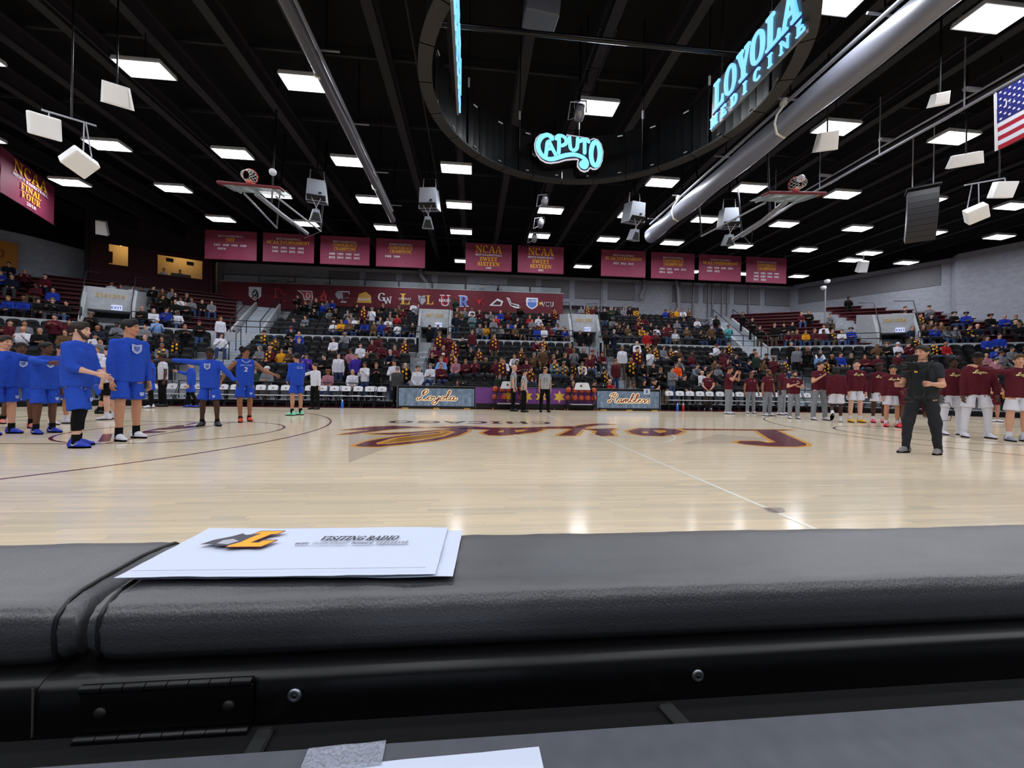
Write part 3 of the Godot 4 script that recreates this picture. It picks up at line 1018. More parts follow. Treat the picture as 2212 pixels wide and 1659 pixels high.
func emblems(t: Node3D) -> void:
	var wht := mat("emblem_white", Color(0.86, 0.87, 0.9), 0.5)
	var blk := mat("emblem_black", Color(0.07, 0.07, 0.09), 0.5)
	var red := mat("emblem_red", Color(0.72, 0.12, 0.16), 0.5)
	var gold := mat("emblem_gold", Color(0.85, 0.66, 0.28), 0.5)
	var blue := mat("emblem_blue", Color(0.30, 0.45, 0.75), 0.5)
	var shield := func(w: float, h: float) -> PackedVector2Array:
		return PackedVector2Array([Vector2(-w, h), Vector2(w, h), Vector2(w, -h * 0.3), Vector2(w * 0.6, -h * 0.7), Vector2(0, -h), Vector2(-w * 0.6, -h * 0.7), Vector2(-w, -h * 0.3)])
	var xs := [-16.1, -14.3, -12.5, -11.2, -9.75, -8.2, -6.7, -5.15, -3.55, -2.1, -0.65, 0.55, 1.9, 3.3, 4.75, 6.0]
	var y := 7.45
	var put := func(i: int, layers: Array) -> void:
		var e := Node3D.new()
		e.name = "emblem"
		t.add_child(e, true)
		e.position = Vector3(xs[i] + 5.8 - 0.15, y, 0.13)
		for k in layers.size():
			var l: Array = layers[k]
			part(e, l[2] if l.size() > 2 else "print", l[0], l[1], Transform3D(Basis.from_euler(Vector3(0, 0, l[4] if l.size() > 4 else 0.0)), (l[3] if l.size() > 3 else Vector3.ZERO) + Vector3(0, 0, 0.004 * k)))
	put.call(0, [[prism(shield.call(0.44, 0.5), 0.01), wht, "shield"], [prism(shield.call(0.38, 0.44), 0.004), wht, "shield"], [text("A", 0.32, 0.006, "Droid Sans", true, 0.5), blk, "lettering", Vector3(0.02, 0.16, 0)], [text("10", 0.24, 0.006, "Droid Sans", true, 0.56), blk, "lettering", Vector3(0, -0.15, 0)], [prism(PackedVector2Array([Vector2(-0.2, -0.3), Vector2(0.2, -0.3), Vector2(0, -0.4)]), 0.004), red, "chevron"]])
	put.call(1, [[text("D", 0.72, 0.01, "Droid Serif", false), red, "lettering", Vector3(-0.18, 0.1, 0)], [text("C", 0.62, 0.01, "Droid Serif", false), red, "lettering", Vector3(0.2, -0.2, 0)]])
	put.call(2, [[prism(PackedVector2Array([Vector2(-0.62, 0.36), Vector2(0.5, 0.36), Vector2(0.56, -0.3), Vector2(-0.1, -0.36), Vector2(-0.2, 0.05)]), 0.008), wht, "wing"], [prism(PackedVector2Array([Vector2(-0.5, 0.3), Vector2(0.42, 0.3), Vector2(0.46, -0.22), Vector2(-0.04, -0.28), Vector2(-0.14, 0.1)]), 0.004), red, "wing"], [text("D", 0.42, 0.006, "Droid Sans", true), wht, "lettering", Vector3(0.2, 0, 0)]])
	put.call(3, [[prism(PackedVector2Array([Vector2(-0.2, -0.35), Vector2(0.2, -0.35), Vector2(0.26, 0.0), Vector2(0.02, 0.5), Vector2(-0.06, 0.2), Vector2(-0.22, 0.02)]), 0.008), red, "flame"], [prism(rect(-0.06, -0.25, 0.08, 0.0), 0.004), mat("press_dark"), "print"]])
	put.call(4, [[prism(PackedVector2Array([Vector2(-0.6, 0.2), Vector2(-0.4, 0.45), Vector2(-0.05, 0.4), Vector2(0.0, 0.0), Vector2(-0.3, -0.2), Vector2(-0.5, -0.05)]), 0.008), mat("emblem_grey", Color(0.62, 0.63, 0.68), 0.5), "horn"], [text("F", 0.86, 0.01, "Droid Serif", true), wht, "lettering", Vector3(0.14, 0, 0.006)], [text("F", 0.7, 0.008, "Droid Serif", true), mat("emblem_plum", Color(0.25, 0.08, 0.14), 0.5), "lettering", Vector3(0.14, 0, 0.012)]])
	put.call(5, [[prism(PackedVector2Array([Vector2(-0.55, -0.4), Vector2(0.55, -0.4), Vector2(0.5, 0.15), Vector2(0.1, 0.45), Vector2(-0.4, 0.25)]), 0.008), gold, "badge"], [text("MASON", 0.22, 0.006, "Droid Serif", true, 0.95), wht, "lettering", Vector3(0, -0.12, 0)]])
	put.call(6, [[text("G", 0.6, 0.008, "Droid Serif", true), wht, "lettering", Vector3(-0.2, 0.1, 0)], [text("W", 0.5, 0.008, "Droid Serif", true), wht, "lettering", Vector3(0.24, -0.15, 0), 0.15]])
	put.call(7, [[text("L", 0.96, 0.008, "Droid Serif", true, 0.85), blk, "lettering"], [text("L", 0.84, 0.008, "Droid Serif", true, 0.72), gold, "lettering"], [text("LA SALLE", 0.16, 0.008, "Droid Sans", true, 0.9), wht, "lettering", Vector3(0, 0.02, 0.006)]])
	put.call(8, [[prism(PackedVector2Array([Vector2(-0.6, 0.35), Vector2(-0.35, 0.25), Vector2(-0.1, 0.38), Vector2(-0.02, -0.1), Vector2(-0.3, -0.42), Vector2(-0.55, -0.1)]), 0.008), mat("emblem_grey"), "badge"], [text("L", 0.7, 0.01, "Droid Serif", true, 0.55), gold, "lettering", Vector3(0.28, 0, 0.004)]])
	put.call(9, [[text("U", 0.86, 0.008, "Droid Serif", true, 0.78), wht, "lettering"], [text("U", 0.74, 0.008, "Droid Serif", true, 0.66), red, "lettering"], [text("MASS", 0.22, 0.008, "Droid Sans", true, 0.9), wht, "lettering", Vector3(0, 0, 0.006)]])
	put.call(10, [[text("R", 0.88, 0.008, "Droid Serif", true, 0.8), wht, "lettering"], [text("R", 0.78, 0.008, "Droid Serif", true, 0.7), blue, "lettering"]])
	var spider := []
	for i in 8:
		var s := -1.0 if i < 4 else 1.0
		var a := 0.9 - 0.55 * (i % 4)
		spider.append([pipe([Vector3(0, 0, 0), Vector3(s * 0.22, 0.16 * a + 0.08, 0), Vector3(s * 0.36, 0.4 * a, 0)], 0.02, 5), red, "leg"])
	spider.append([prism(PackedVector2Array([Vector2(0, 0.22), Vector2(0.1, 0), Vector2(0, -0.28), Vector2(-0.1, 0)]), 0.02), red, "body"])
	put.call(11, spider)
	put.call(12, [[prism(PackedVector2Array([Vector2(-0.55, -0.28), Vector2(0.4, -0.28), Vector2(0.55, 0.1), Vector2(0.1, 0.3), Vector2(-0.25, 0.02)]), 0.008), wht, "badge"], [prism(PackedVector2Array([Vector2(-0.3, -0.2), Vector2(0.32, -0.2), Vector2(0.4, 0.02), Vector2(0.06, 0.14)]), 0.004), mat("press_dark"), "print"]])
	put.call(13, [[prism(PackedVector2Array([Vector2(-0.6, 0.42), Vector2(-0.35, 0.36), Vector2(-0.2, -0.02), Vector2(0.3, -0.12), Vector2(0.6, -0.2), Vector2(0.4, -0.42), Vector2(0.05, -0.38), Vector2(-0.3, -0.2)]), 0.008), wht, "wing"], [prism(PackedVector2Array([Vector2(-0.5, 0.36), Vector2(-0.4, 0.3), Vector2(-0.22, -0.06), Vector2(0.3, -0.2), Vector2(0.4, -0.32), Vector2(-0.2, -0.2)]), 0.004), mat("press_dark"), "wing"]])
	put.call(14, [[prism(shield.call(0.46, 0.46), 0.008), wht, "shield"], [prism(shield.call(0.36, 0.36), 0.004), blue, "shield"], [text("BILLIKENS", 0.2, 0.006, "Droid Sans", true, 0.98), wht, "lettering", Vector3(0, 0.2, 0.004)]])
	put.call(15, [[text("VCU", 0.36, 0.008, "Droid Sans", true, 0.95), wht, "lettering"], [text("VCU", 0.28, 0.008, "Droid Sans", true, 0.84), blk, "lettering"], [ball(0.16, 12), gold, "ball", Vector3(-0.55, 0, -0.1)]])

func control_booth() -> void:
	var mar := grainy("booth_maroon", Color(0.23, 0.12, 0.15), Color(0.27, 0.14, 0.17), 0.6, 0.8)
	# front runs along the corner from the press box end towards the left
	var a := Vector2(-24.9, -28.8)
	var b := Vector2(-19.4, -31.8)
	var d := (b - a)
	var ang := atan2(-d.y, d.x)
	var L := d.length()
	var t := thing("control_booth", "dark maroon control booth with two lit windows in the left corner", "booth", Vector3(a.x, 0, a.y), ang)
	# windows as holes: [x0, x1, y0, y1]
	var w := [[0.9, 1.85, 8.55, 9.9], [3.35, 5.85, 8.3, 9.65]]
	sbox(t, "wall_below", Vector3(L / 2, 6.6, -0.1), Vector3(L, 3.4, 0.2), mar)
	sbox(t, "wall_above", Vector3(L / 2, 11.0, -0.1), Vector3(L, 2.2, 0.2), mat("booth_dark", Color(0.13, 0.07, 0.09), 0.8))
	sbox(t, "wall_between", Vector3(0.45, 9.1, -0.1), Vector3(0.9, 1.7, 0.2), mar)
	sbox(t, "wall_between", Vector3(2.6, 9.1, -0.1), Vector3(1.5, 1.7, 0.2), mar)
	sbox(t, "wall_between", Vector3(6.05, 9.1, -0.1), Vector3(0.42, 1.7, 0.2), mar)
	sbox(t, "wall_between", Vector3(1.37, 8.42, -0.1), Vector3(0.96, 0.26, 0.2), mar)
	sbox(t, "wall_between", Vector3(4.6, 9.83, -0.1), Vector3(2.5, 0.32, 0.2), mar)
	sbox(t, "side_wall", Vector3(-0.1, 9.0, -1.2), Vector3(0.2, 6.4, 2.6), mat("booth_dark"))
	sbox(t, "side_wall", Vector3(L + 0.1, 8.0, -1.0), Vector3(0.2, 5.0, 2.2), mar)
	var cream := mat("booth_cream", Color(0.85, 0.76, 0.58), 0.9)
	sbox(t, "room_back", Vector3(L / 2, 9.1, -2.2), Vector3(L, 3.0, 0.1), cream)
	sbox(t, "room_ceiling", Vector3(L / 2, 10.5, -1.2), Vector3(L, 0.1, 2.0), cream)
	sbox(t, "room_floor", Vector3(L / 2, 7.6, -1.2), Vector3(L, 0.1, 2.0), cream)
	sbox(t, "room_divider", Vector3(2.6, 9.1, -1.2), Vector3(0.1, 3.0, 2.0), cream)
	sbox(t, "speaker_box", Vector3(3.95, 9.5, -0.6), Vector3(0.4, 0.22, 0.3), mat("black_plastic"))
	sbox(t, "speaker_box", Vector3(5.1, 9.45, -0.6), Vector3(0.4, 0.22, 0.3), mat("black_plastic"))
	sbox(t, "console", Vector3(4.6, 8.35, -0.5), Vector3(1.1, 0.45, 0.3), mat("black_plastic"))
	sbox(t, "notice_board", Vector3(0.98, 9.0, 0.02), Vector3(0.26, 0.75, 0.03), mar)
	for x in [1.3, 4.5]:
		var lamp := OmniLight3D.new()
		lamp.name = "room_lamp"
		lamp.position = Vector3(x, 10.2, -1.1)
		lamp.light_color = Color(1.0, 0.86, 0.62)
		lamp.light_energy = 0.42
		lamp.light_size = 0.1
		lamp.omni_range = 40.0
		lamp.omni_attenuation = 2.0
		lamp.shadow_enabled = true
		t.add_child(lamp)
		part(t, "room_bulb", ball(0.1, 12), glow("room_bulb", Color(1.0, 0.88, 0.66), 6.0), Transform3D(Basis(), Vector3(x, 10.2, -1.1)))
	# cream side wall and gold wall banner further left
	var g := thing("wall_banner", "gold wall banner with dark lettering behind the left corner seats", "banner", Vector3(-27.6, 0, -25.2), atan2(9.5, 6.0))
	sbox(g, "cloth", Vector3(-1.6, 8.0, 0.3), Vector3(6.2, 1.5, 0.05), mat("gold_cloth", Color(0.62, 0.40, 0.10), 0.8))
	part(g, "lettering", text("LOYOLA CHICAGO", 0.5, 0.01, "Droid Sans", true, 4.4), mat("gold_letter", Color(0.45, 0.20, 0.10), 0.8), Transform3D(Basis(), Vector3(-1.2, 8.0, 0.33)))

# ---------------------------------------------------------------- roof steel and what hangs from it
func build_ceiling() -> void:
	var c := get_node("ceiling")
	var dk := mat("roof_steel", Color(0.17, 0.165, 0.18), 0.75, 0.0, 0.3)
	for i in 30:
		var x := -29.6 + i * 2.22
		var st := stx()
		bx(st, Vector3(0, 0.0, 0), Vector3(0.3, 0.05, 54))
		bx(st, Vector3(0, 0.3, 0), Vector3(0.06, 0.6, 54))
		bx(st, Vector3(0, 0.6, 0), Vector3(0.3, 0.05, 54))
		part(c, "roof_beam", st.commit(), dk, Transform3D(Basis(), Vector3(x, 11.1, -7.5)))
	for i in 12:
		part(c, "purlin", box_mesh(Vector3(64, 0.12, 0.1)), mat("purlin", Color(0.10, 0.10, 0.11), 0.8), Transform3D(Basis(), Vector3(2, 11.95, -32 + i * 3.6)))
	for p in [[-11.4, -20.0], [-1.9, -14.5], [8.1, -22.0], [14.0, -10.0]]:
		part(c, "conduit", rod(Vector3(p[0], 11.0, 4), Vector3(p[0], 11.0, -32), 0.03, 6), mat("purlin"))
	# divider curtains rolled up under the beams
	curtain_roll(Vector3(-4.2, 9.35, 0), 0.17, -21.2, "slim rolled grey divider curtain left of the ring", Color(0.30, 0.30, 0.33))
	curtain_roll(Vector3(9.2, 8.98, 0), 0.36, -20.6, "bulky rolled grey divider curtain with straps right of the ring", Color(0.46, 0.47, 0.52))
	for s in [[Vector3(-6.85, 9.2, -18.3), 0.25, "left of the slim divider curtain"], [Vector3(-2.05, 9.15, -18.3), -0.15, "between slim curtain and ring"], [Vector3(7.4, 9.1, -18.3), 0.2, "left of the bulky divider curtain"], [Vector3(12.1, 9.1, -18.3), -0.2, "right of the bulky divider curtain"]]:
		speaker_cluster(s[0], s[1], s[2])
	frame_speakers(Vector3(-10.199, 7.026, -11.000), 0.6, "left edge of the roof")
	frame_speakers(Vector3(17.241, 7.699, -12.000), -0.7, "right edge of the roof", -1.0)
	line_array()
	for e in [[Vector3(-9.216, 8.300, -11.315), 0.5, "grey slab speaker tilted under the left roof beams", Vector3(0.6, 0.5, 0.3)], [Vector3(10.371, 8.400, -11.027), -0.4, "small pale speaker near the right curtain", Vector3(0.55, 0.5, 0.35)], [Vector3(15.487, 8.400, -11.374), -0.6, "long pale speaker panel below the flag", Vector3(0.8, 0.36, 0.3)], [Vector3(-21.027, 9.457, -25.000), 0.5, "small grey speaker beside the control booth", Vector3(0.5, 0.75, 0.45)], [Vector3(25.249, 9.022, -24.000), -0.3, "small grey speaker above passage 204", Vector3(0.5, 0.7, 0.45)], [Vector3(12.149, 8.743, -9.500), -0.5, "dark small speaker under the rail left of the flag", Vector3(0.35, 0.3, 0.3)]]:
		var t := thing("hanging_speaker", e[2], "speaker", e[0], e[1])
		var sz: Vector3 = e[3]
		part(t, "cabinet", prism(PackedVector2Array([Vector2(-sz.x / 2, -sz.y / 2), Vector2(sz.x / 2, -sz.y / 2), Vector2(sz.x * 0.4, sz.y / 2), Vector2(-sz.x * 0.4, sz.y / 2)]), sz.z), mat("speaker_grey", Color(0.28, 0.29, 0.32), 0.6), xf(Vector3.ZERO, 0, 0.45))
		part(t, "grille", chamfer(Vector3(sz.x * 0.8, sz.y * 0.85, 0.02), 0.005), mat("speaker_face", Color(0.34, 0.36, 0.40), 0.7), xf(Vector3(0, 0, 0.01), 0, 0.45))
		part(t, "hanger", rod(Vector3(0, sz.y * 0.4, -0.1), Vector3(0, 12.27 - e[0].y, -0.1), 0.02, 6), mat("black_steel"))
	backstop(Vector3(-7.35, 7.4, -13.9), 0.08, "left")
	backstop(Vector3(10.35, 7.4, -12.1), -0.1, "right")
	gear_tray()
	flag()

func curtain_roll(at: Vector3, r: float, z_end: float, label: String, col: Color) -> void:
	var t := thing("divider_curtain", label, "curtain", at)
	var st := stx()
	st.set_smooth_group(0)
	var n := 14
	var seg := 40
	var z0 := 6.0
	var ring := func(i: int, j: int) -> Vector3:
		var z := lerpf(z0, z_end, float(i) / seg)
		var a := TAU * j / n
		var rr := r * (1.0 + 0.05 * sin(z * 1.7 + a * 2.0) + 0.06 * noise.get_noise_3d(z * 0.8, a * 2.0, r * 9.0))
		return Vector3(cos(a) * rr * 0.82, sin(a) * rr * 1.05, z)
	for i in seg:
		for j in n:
			var q := [ring.call(i, j), ring.call(i, j + 1), ring.call(i + 1, j + 1), ring.call(i + 1, j)]
			for k in [0, 1, 2, 0, 2, 3]:
				st.add_vertex(q[k])
	for e in [0, seg]:
		for j in range(1, n - 1):
			for k in [0, j, j + 1]:
				st.add_vertex(ring.call(e, k))
	st.generate_normals()
	part(t, "rolled_cloth", st.commit(), mat("curtain_%s" % col.to_html(false), col, 0.42, 0.0, 0.6))
	part(t, "drive_pipe", rod(Vector3(0.0, r + 0.28, z0), Vector3(0.0, r + 0.28, z_end), 0.05), mat("pipe_pale", Color(0.62, 0.63, 0.66), 0.4, 0.3))
	var k := 0
	for z in [-8.5, -11.3, -14.4, -17.6, z_end + 0.4]:
		part(t, "bracket", rod(Vector3(-0.3, r + 0.4, z), Vector3(0.5, r + 0.4, z), 0.03, 6), mat("pipe_grey"))
		part(t, "hanger", rod(Vector3(0.15, r + 0.4, z), Vector3(0.15, 12.27 - at.y, z), 0.02, 6), mat("black_steel"))
		if k % 2 == 1:
			part(t, "strap", pipe([Vector3(0, r + 0.28, z), Vector3(-r * 0.75, r * 0.7, z), Vector3(-r * 0.93, 0, z), Vector3(-r * 0.7, -r * 0.85, z), Vector3(0, -r * 1.12, z)], 0.035, 6), mat("strap_white", Color(0.85, 0.84, 0.78), 0.6))
			part(t, "pulley", lathe([[0.0, -0.06], [0.12, -0.05], [0.12, 0.05], [0.0, 0.06]], 14), mat("strap_white"), xf(Vector3(-0.05, r + 0.3, z), 0, 0, PI / 2))
		k += 1

func speaker_cluster(at: Vector3, turn: float, where: String) -> void:
	var white := mat("speaker_white", Color(0.52, 0.54, 0.58), 0.55)
	var t := thing("speaker_cluster", "pale trapezoid loudspeaker with small horn box below, %s" % where, "speaker", at, turn, "loudspeakers above the far sideline")
	var body := PackedVector2Array([Vector2(-0.42, -0.45), Vector2(0.42, -0.45), Vector2(0.34, 0.42), Vector2(-0.34, 0.42)])
	part(t, "cabinet", prism(body, 0.7), white, xf(Vector3(0, 0, 0.3), 0, 0.2))
	part(t, "mouth", chamfer(Vector3(0.74, 0.36, 0.03), 0.005), mat("speaker_mouth", Color(0.10, 0.10, 0.11), 0.8), xf(Vector3(0, -0.36, 0.26), 0, 0.9))
	part(t, "badge", chamfer(Vector3(0.12, 0.07, 0.01), 0.002), mat("black_plastic"), xf(Vector3(0.15, -0.1, 0.30), 0, 0.2))
	for s in [-1, 1]:
		part(t, "suspension_cable", rod(Vector3(s * 0.3, 0.4, 0.0), Vector3(s * 0.26, 1.0, 0.0), 0.02, 6), mat("cable_pale", Color(0.7, 0.7, 0.72), 0.5))
		part(t, "horn_cable", rod(Vector3(s * 0.2, -0.3, 0.32), Vector3(-s * 0.06, -0.8, 0.1), 0.012, 5), mat("cable_pale"))
	part(t, "yoke", chamfer(Vector3(0.7, 0.06, 0.06), 0.01), mat("black_steel"), Transform3D(Basis(), Vector3(0, 1.0, 0)))
	part(t, "chain", rod(Vector3(0, 1.0, 0), Vector3(0, 12.27 - at.y, 0), 0.025, 6), mat("black_steel"))
	var horn := part(t, "horn_box", prism(PackedVector2Array([Vector2(-0.25, -0.25), Vector2(0.25, -0.25), Vector2(0.12, 0.25), Vector2(-0.12, 0.25)]), 0.34), white, xf(Vector3(0, -1.05, 0.2), 0.2, 0.25))
	part(horn, "mouth", prism(PackedVector2Array([Vector2(-0.2, -0.22), Vector2(0.2, -0.22), Vector2(0.1, 0.12), Vector2(-0.1, 0.12)]), 0.01), mat("speaker_mouth"), Transform3D(Basis(), Vector3(0, 0, 0.012)))

func frame_speakers(at: Vector3, turn: float, where: String, mir := 1.0) -> void:
	var t := thing("twin_speaker", "steel bar with two pale box speakers, %s" % where, "speaker", at, turn)
	t.scale = Vector3(0.62, 0.62, 0.62)
	var m := mat("speaker_face")
	var p := mat("pipe_pale")
	part(t, "bar", rod(Vector3(-0.5 * mir, 0.75, 0), Vector3(1.0 * mir, 0.75, 0), 0.04), p)
	part(t, "mount", rod(Vector3(0.3, 0.75, 0), Vector3(0.3, (12.25 - at.y) / 0.62, 0), 0.03), mat("black_steel"))
	for e in [[Vector3(-0.4 * mir, 0.1, 0.1), 0.35, 0.1 * mir], [Vector3(0.55 * mir, -0.95, 0.1), 0.7, -0.5 * mir]]:
		var b := part(t, "speaker_box", chamfer(Vector3(0.85, 0.8, 0.5), 0.03), m, xf(e[0], 0.3, e[1], e[2]))
		part(b, "grille", chamfer(Vector3(0.75, 0.7, 0.02), 0.005), mat("speaker_grey"), Transform3D(Basis(), Vector3(0, 0, 0.25)))
		part(t, "drop_rod", rod(e[0] + Vector3(0.1, 0.3, 0), Vector3(e[0].x + 0.1, 0.75, 0), 0.025, 6), p)
	part(t, "brace", rod(Vector3(0.7 * mir, 0.75, 0), Vector3(0.9 * mir, -0.7, 0.1), 0.025, 6), p)

func line_array() -> void:
	var at: Vector3 = Vector3(17.830, 9.000, -14.531)
	var t := thing("line_array", "curved black column of line-array loudspeakers on the right", "speaker", at, -0.75)
	var p := Vector3.ZERO
	var a := 0.0
	for i in 9:
		part(t, "array_box", prism(PackedVector2Array([Vector2(-0.45, -0.11), Vector2(0.45, -0.11), Vector2(0.45, 0.11), Vector2(-0.45, 0.11)]), 0.4), mat("array_black", Color(0.12, 0.12, 0.14), 0.5), xf(p, 0, a))
		p += Vector3(0, -cos(a) * 0.23, sin(a) * -0.23)
		a += 0.085
	part(t, "bumper", chamfer(Vector3(1.0, 0.08, 0.7), 0.01), mat("black_steel"), Transform3D(Basis(), Vector3(0, 0.2, -0.2)))
	for s in [-1, 1]:
		part(t, "chain", rod(Vector3(s * 0.3, 0.2, -0.2), Vector3(s * 0.3, 12.27 - at.y, -0.2), 0.02, 6), mat("cable_pale"))

func backstop(at: Vector3, turn: float, where: String) -> void:
	var t := thing("folded_backstop", "basketball backboard folded up flat under the roof, %s side" % where, "backboard", at, turn, "folded side backstops")
	var tilt := Basis.from_euler(Vector3(-1.38, 0, 0))
	var g := rail_glass_board()
	part(t, "glass_board", chamfer(Vector3(1.83, 1.07, 0.02), 0.004), g, Transform3D(tilt, Vector3(0, 0.1, -0.6)))
	part(t, "edge_padding", chamfer(Vector3(1.9, 0.1, 0.09), 0.03), mat("padding_red", Color(0.42, 0.10, 0.15), 0.6), Transform3D(tilt, Vector3(0, 0.0, -0.06)))
	for s in [-1, 1]:
		part(t, "side_padding", chamfer(Vector3(0.07, 0.4, 0.08), 0.02), mat("padding_red"), Transform3D(tilt, Vector3(s * 0.92, 0.03, -0.24)))
		part(t, "board_frame", chamfer(Vector3(0.05, 1.05, 0.05), 0.01), mat("pipe_pale"), Transform3D(tilt, Vector3(s * 0.7, 0.06, -0.62)))
	# rim stands up, net hangs from it towards the floor of the board
	var rim := Node3D.new()
	rim.name = "hoop"
	t.add_child(rim)
	rim.position = Vector3(0, 0.32, -0.15)
	rim.rotation.x = -1.25
	var pts := []
	for i in 25:
		pts.append(Vector3(cos(TAU * i / 24.0) * 0.225, 0, sin(TAU * i / 24.0) * 0.225))
	part(rim, "rim", pipe(pts, 0.012, 6), mat("rim_orange", Color(0.80, 0.22, 0.12), 0.45))
	var net := stx()
	for i in 12:
		for s in [-1, 1]:
			var q := []
			for k in 5:
				var a: float = TAU * (i + s * k * 0.5) / 12.0
				var r := 0.225 - 0.025 * k
				q.append(Vector3(cos(a) * r, -0.1 * k, sin(a) * r))
			tube(net, q, 0.007, 4)
	part(rim, "net", net.commit(), mat("net_white", Color(0.85, 0.83, 0.82), 0.8))
	part(t, "rim_mount", chamfer(Vector3(0.18, 0.16, 0.12), 0.02), mat("rim_orange"), Transform3D(Basis(), Vector3(0, 0.1, -0.1)))
	var pm := mat("pipe_pale")
	part(t, "mast", pipe([Vector3(0, -0.05, -0.6), Vector3(0.2, -0.05, -2.2), Vector3(0.4, 0.1, -4.6)], 0.08, 10), pm)
	for s in [-1, 1]:
		part(t, "strut", rod(Vector3(s * 0.5, 0.05, -0.9), Vector3(s * 0.9, 0.3, -4.8), 0.035), pm)
		part(t, "hanger", rod(Vector3(s * 0.9, 0.3, -4.8), Vector3(s * 0.9, 4.87, -5.6), 0.035), mat("black_steel"))
	part(t, "hanger", rod(Vector3(0.1, 0.05, -1.6), Vector3(0.1, 4.87, -2.0), 0.03), mat("black_steel"))
	part(t, "cable", pipe([Vector3(0.3, 0.0, -3.0), Vector3(0.6, -0.45, -3.6), Vector3(0.9, 0.2, -4.6)], 0.015, 5), mat("black_steel"))
	part(t, "winch_ball", ball(0.12, 14), mat("lamp_head_white", Color(0.82, 0.82, 0.84), 0.4), Transform3D(Basis(), Vector3(0.5, 0.75, -0.6)))

func rail_glass_board() -> StandardMaterial3D:
	if not mats.has("board_glass"):
		var m := mat("board_glass", Color(0.70, 0.78, 0.78, 0.55), 0.08)
		m.transparency = BaseMaterial3D.TRANSPARENCY_ALPHA
	return mats["board_glass"]

func gear_tray() -> void:
	var t := thing("cable_tray", "black ladder tray with theatrical gear running below the roof at mid-court", "cable tray", Vector3(3.3, 10.15, -8.0))
	var b := mat("black_steel")
	for s in [-1, 1]:
		part(t, "side_rail", rod(Vector3(s * 0.22, 0, -2.0), Vector3(s * 0.22, 0, -21.0), 0.03, 6), b)
	for i in 20:
		part(t, "rung", rod(Vector3(-0.22, 0, -2.4 - i * 0.95), Vector3(0.22, 0, -2.4 - i * 0.95), 0.02, 5), b)
	for z in [-4.0, -9.0, -14.0, -19.0]:
		part(t, "hanger", rod(Vector3(0, 0, z), Vector3(0, 2.1, z), 0.02, 5), b)
	for e in [[-4.4, "pale projector box with cables under the tray inside the ring"], [-10.6, "silver moving spotlight under the tray behind the ring"], [-13.2, "silver spotlight with yoke further down the tray"], [-15.4, "small black spotlight near the far end of the tray"]]:
		var g := thing("spotlight", e[1], "spotlight", Vector3(3.3 + (0.15 if e[0] < -12 else -0.1), 9.75, -8.0 + e[0]))
		part(g, "head", lathe([[0.0, -0.25], [0.14, -0.24], [0.17, 0.0], [0.12, 0.2], [0.0, 0.22]], 14), mat("silver", Color(0.6, 0.61, 0.64), 0.35, 0.5), xf(Vector3(0, -0.15, 0), 0, 0.9))
		part(g, "lens", lathe([[0.0, -0.265], [0.11, -0.26], [0.11, -0.24]], 14), mat("dark_glass", Color(0.10, 0.10, 0.12), 0.15), xf(Vector3(0, -0.15, 0), 0, 0.9))
		part(g, "yoke", pipe([Vector3(-0.2, -0.15, 0), Vector3(-0.2, 0.2, 0), Vector3(0.2, 0.2, 0), Vector3(0.2, -0.15, 0)], 0.025, 6), b)
		part(g, "clamp", rod(Vector3(0, 0.2, 0), Vector3(0, 2.5, 0), 0.02, 6), b)
		part(g, "cable", pipe([Vector3(0.1, 0.15, 0), Vector3(-0.35, 0.0, 0.2), Vector3(-0.4, -0.5, 0.1), Vector3(-0.15, -0.35, 0)], 0.014, 5), mat("cable_pale", Color(0.7, 0.7, 0.72), 0.5))
	var bxx := thing("center_speaker", "large grey hanging box speaker above the ring", "speaker", Vector3(1.453, 10.018, -9.200))
	part(bxx, "cabinet", chamfer(Vector3(0.78, 1.2, 0.6), 0.03), mat("speaker_dark", Color(0.33, 0.33, 0.36), 0.6), xf(Vector3(0, 0, 0), 0.05, 0.1, -0.06))
	part(bxx, "hanger", rod(Vector3(0, 0.5, 0), Vector3(0, 1.6, 0), 0.03, 6), b)
	var rail := thing("rigging_rail", "long pale rigging pipe running beside the flag on the right", "pipe", Vector3(13.75, 9.1, 0))
	part(rail, "pipe", rod(Vector3(0, 0, 3), Vector3(0, 0, -19), 0.045), mat("pipe_grey"))
	part(rail, "pipe", rod(Vector3(0.5, 0.55, 3), Vector3(0.5, 0.55, -17), 0.03), mat("pipe_grey"))
	for i in 7:
		part(rail, "hanger", rod(Vector3(0, 0, -3.0 - i * 2.4), Vector3(0, 2.0, -3.0 - i * 2.4), 0.02, 5), mat("pipe_grey"))
		sbox(rail, "clamp", Vector3(0.25, 0.55, -3.0 - i * 2.4), Vector3(0.5, 0.08, 0.12), mat("pipe_grey"))

func star(r: float, n := 5, inner := 0.4) -> PackedVector2Array:
	var o := PackedVector2Array()
	for i in n * 2:
		var a := PI / 2 + PI * i / n
		var rr := r if i % 2 == 0 else r * inner
		o.append(Vector2(cos(a) * rr, sin(a) * rr))
	return o

